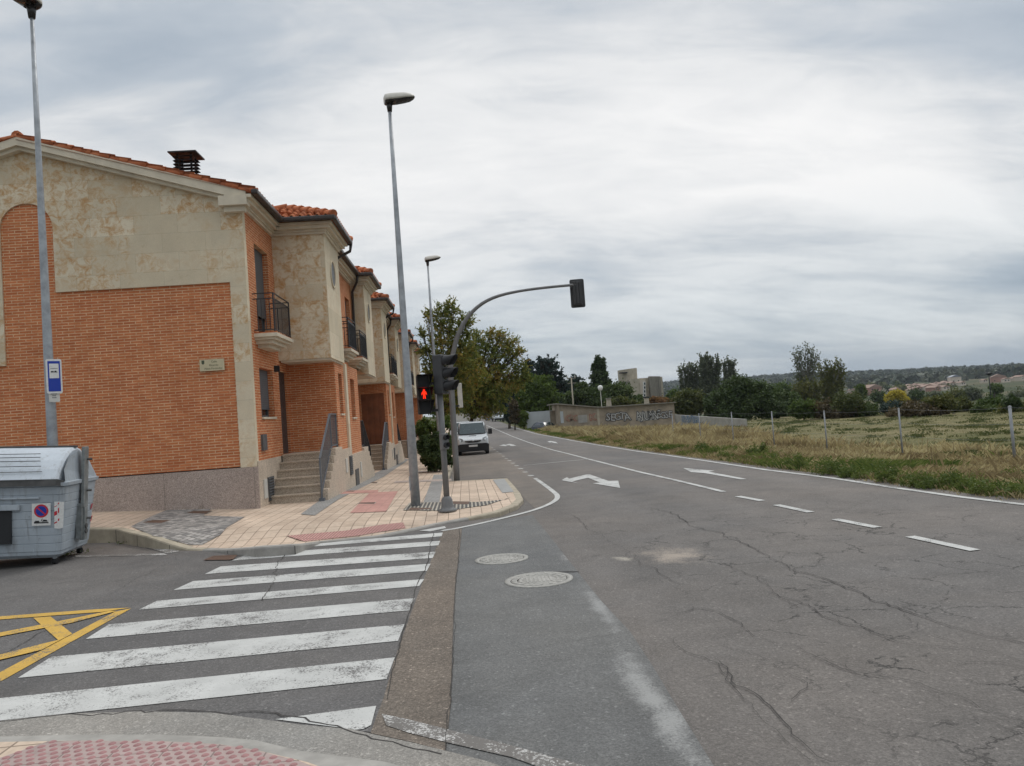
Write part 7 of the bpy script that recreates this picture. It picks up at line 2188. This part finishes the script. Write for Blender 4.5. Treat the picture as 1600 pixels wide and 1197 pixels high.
blades('dry_grass', 'tall dry straw-coloured grass between road and field', 320000, strip(1.3, 9.5, 6, 112, 1.45, lambda x, y, e: np.clip(.42 + .75 * nz(x, y, .8) + .40 * (y > 36), .05, 1) * np.clip((e - 1.0) / 1.8, .06, 1) * np.clip((9.8 - e) / 5.0, .03, 1)),
       lambda rr, x, y: ((.08 + .26 * np.clip(nz(x, y, .9, 2) + .15, 0, 1) + rr.uniform(0, .16, len(x)) ** 1.3) + (.26 + rr.uniform(0, .35, len(x)) + .2 * nz(x, y, .6, 6)) * smooth((y - 26) / 24)) * np.clip((edge_e(x, y) - .6) / 2.0, .3, 1), M['straw'], lambda d: .0022 + .00020 * d, 1,
       lambda rr, x, y: .44 + .38 * nz(x, y, .7, 4) + rr.normal(0, .22, len(x)), .48)
blades('seed_stalks', 'scattered thin brown seed stalks standing above the verge grass', 420, strip(1.8, 8.0, 7, 60, 1.3), lambda rr, x, y: rr.uniform(.35, .75, len(x)), M['straw'], lambda d: .002 + .00006 * d, 14, lambda rr, x, y: rr.uniform(0, .25, len(x)), .15)
blades('verge_weeds', 'low green weeds and grass along the road edge', 270000, strip(.35, 7.5, 6, 112, 1.6, lambda x, y, e: np.clip(.30 - .13 * e + 1.2 * nz(x, y, .9, 5), 0, 1)),
       lambda rr, x, y: np.clip((.06 + .26 * np.clip(nz(x, y, 1.0, 5), 0, 1) + .10 * rr.uniform(0, 1, len(x))) * np.clip((edge_e(x, y) + .1) / .9, .35, 1.3), .03, .30), M['weed'], lambda d: .0022 + .00021 * d, 2,
       lambda rr, x, y: .52 + .35 * nz(x, y, 1.2, 8) + rr.normal(0, .25, len(x)), .7)
blades('short_straw', 'short dry grass mixed in along the road edge', 200000, strip(.2, 6.0, 6, 90, 1.6, lambda x, y, e: np.clip(.85 - .7 * nz(x, y, .9, 5), .2, 1)),
       lambda rr, x, y: rr.uniform(.04, .22, len(x)) * np.clip(edge_e(x, y) * .6 + .3, .3, 1.2), M['straw'], lambda d: .0022 + .0002 * d, 3, lambda rr, x, y: .35 + .3 * nz(x, y, .8, 11) + rr.normal(0, .22, len(x)), .8)
def field_xy(rr, n):
    y = 14 + 78 * rr.uniform(0, 1, n) ** 1.1; x = 13 + y * 1.1 * rr.uniform(0, 1, n)
    k_ = rr.uniform(0, 1, n) < np.clip(nz(x, y, 1.0, 3) * 2.6 - .75 + .5 * nz(x, y, .2, 6), .14, 1)
    return x[k_], y[k_]
blades('meadow_tufts', 'sparse tufts of green and dry grass over the field', 300000, field_xy,
       lambda rr, x, y: np.clip(.02 + .16 * np.clip(nz(x, y, 1.0, 3) - .2, 0, 1) + rr.uniform(0, .035, len(x)), .02, .2), M['tuft'], lambda d: .004 + .00032 * d, 4,
       lambda rr, x, y: .80 - 1.3 * np.clip(nz(x, y, 1.0, 3) - .1, 0, 1) - .35 * nz(x, y, .15, 9) + rr.normal(0, .15, len(x)), .9)
# leafy weed clumps on the verge
r = random.Random(3)
WE = [(1182, 704, 16, 13), (1098, 700, 9, 8), (1290, 728, 20, 12), (1245, 722, 10, 10), (1330, 738, 16, 9), (1395, 742, 15, 12), (1440, 752, 18, 10), (1480, 748, 22, 13), (1560, 762, 26, 12), (1515, 758, 12, 8), (1040, 692, 7, 6), (960, 683, 9, 6), (935, 682, 8, 4), (1135, 712, 8, 5), (1206, 716, 10, 6), (1580, 745, 16, 12), (1362, 728, 12, 9)]
for i, (x, y, wx, wy) in enumerate(WE):
    p = hit(x, y + wy, Tf); d = p.y
    cl_ = [pxc(x, y, d, wx * .7, wy * .9), pxc(x - wx * .5, y + wy * .4, d, wx * .5, wy * .6), pxc(x + wx * .5, y + wy * .3, d, wx * .5, wy * .6)]
    tree('weed_clump', 'leafy green weed clump on the verge beside the road', 'weed', (p.x, p.y, p.z), cl_, 1500, .012 + .0011 * d, M['weed'], trunk=False, seed=200 + i, group='leafy weeds on the road verge', tint0=.4, spread=.4, sub=26, shell=.2, up=.4, aspect=.35)
# small weeds at the kerb and under the bin
def kerb_weeds(lab, x, y, n, rad, seed):
    p = hit(x, y); rr = np.random.default_rng(seed)
    P_ = np.stack([rr.normal(p.x, rad, n), rr.normal(p.y, rad * .35, n), p.z + .01 + rr.uniform(0, .05, n)], -1)
    v, f = leaf_quads(P_, .022, .35, .6, 0, seed)
    o = raw_mesh('kerb_weeds', v, f, M['weed'], rr.uniform(0, .6, n), False); tag(o, lab, 'weeds', kind='stuff')
kerb_weeds('tiny weeds growing under the corner of the bin', 92, 868, 260, .22, 1)
kerb_weeds('tiny weeds in the gutter along the kerb left of the crossing', 232, 847, 300, .25, 2)

# ------------------------------------------------------------------ haze
hm_, N = new_mat('haze')
pv = N.n('ShaderNodeVolumePrincipled', {}, Color=(0.78, 0.86, 0.95), Density=HAZE)
pv.inputs['Anisotropy'].default_value = 0.2
N.n('ShaderNodeOutputMaterial', {}, Volume=pv.outputs[0])
if HAZE > 0:
    b = MB(); b.box(-3600, 5300, -450, 6300, -30, 140)
    o = b.build('haze', hm_); o['kind'] = 'stuff'
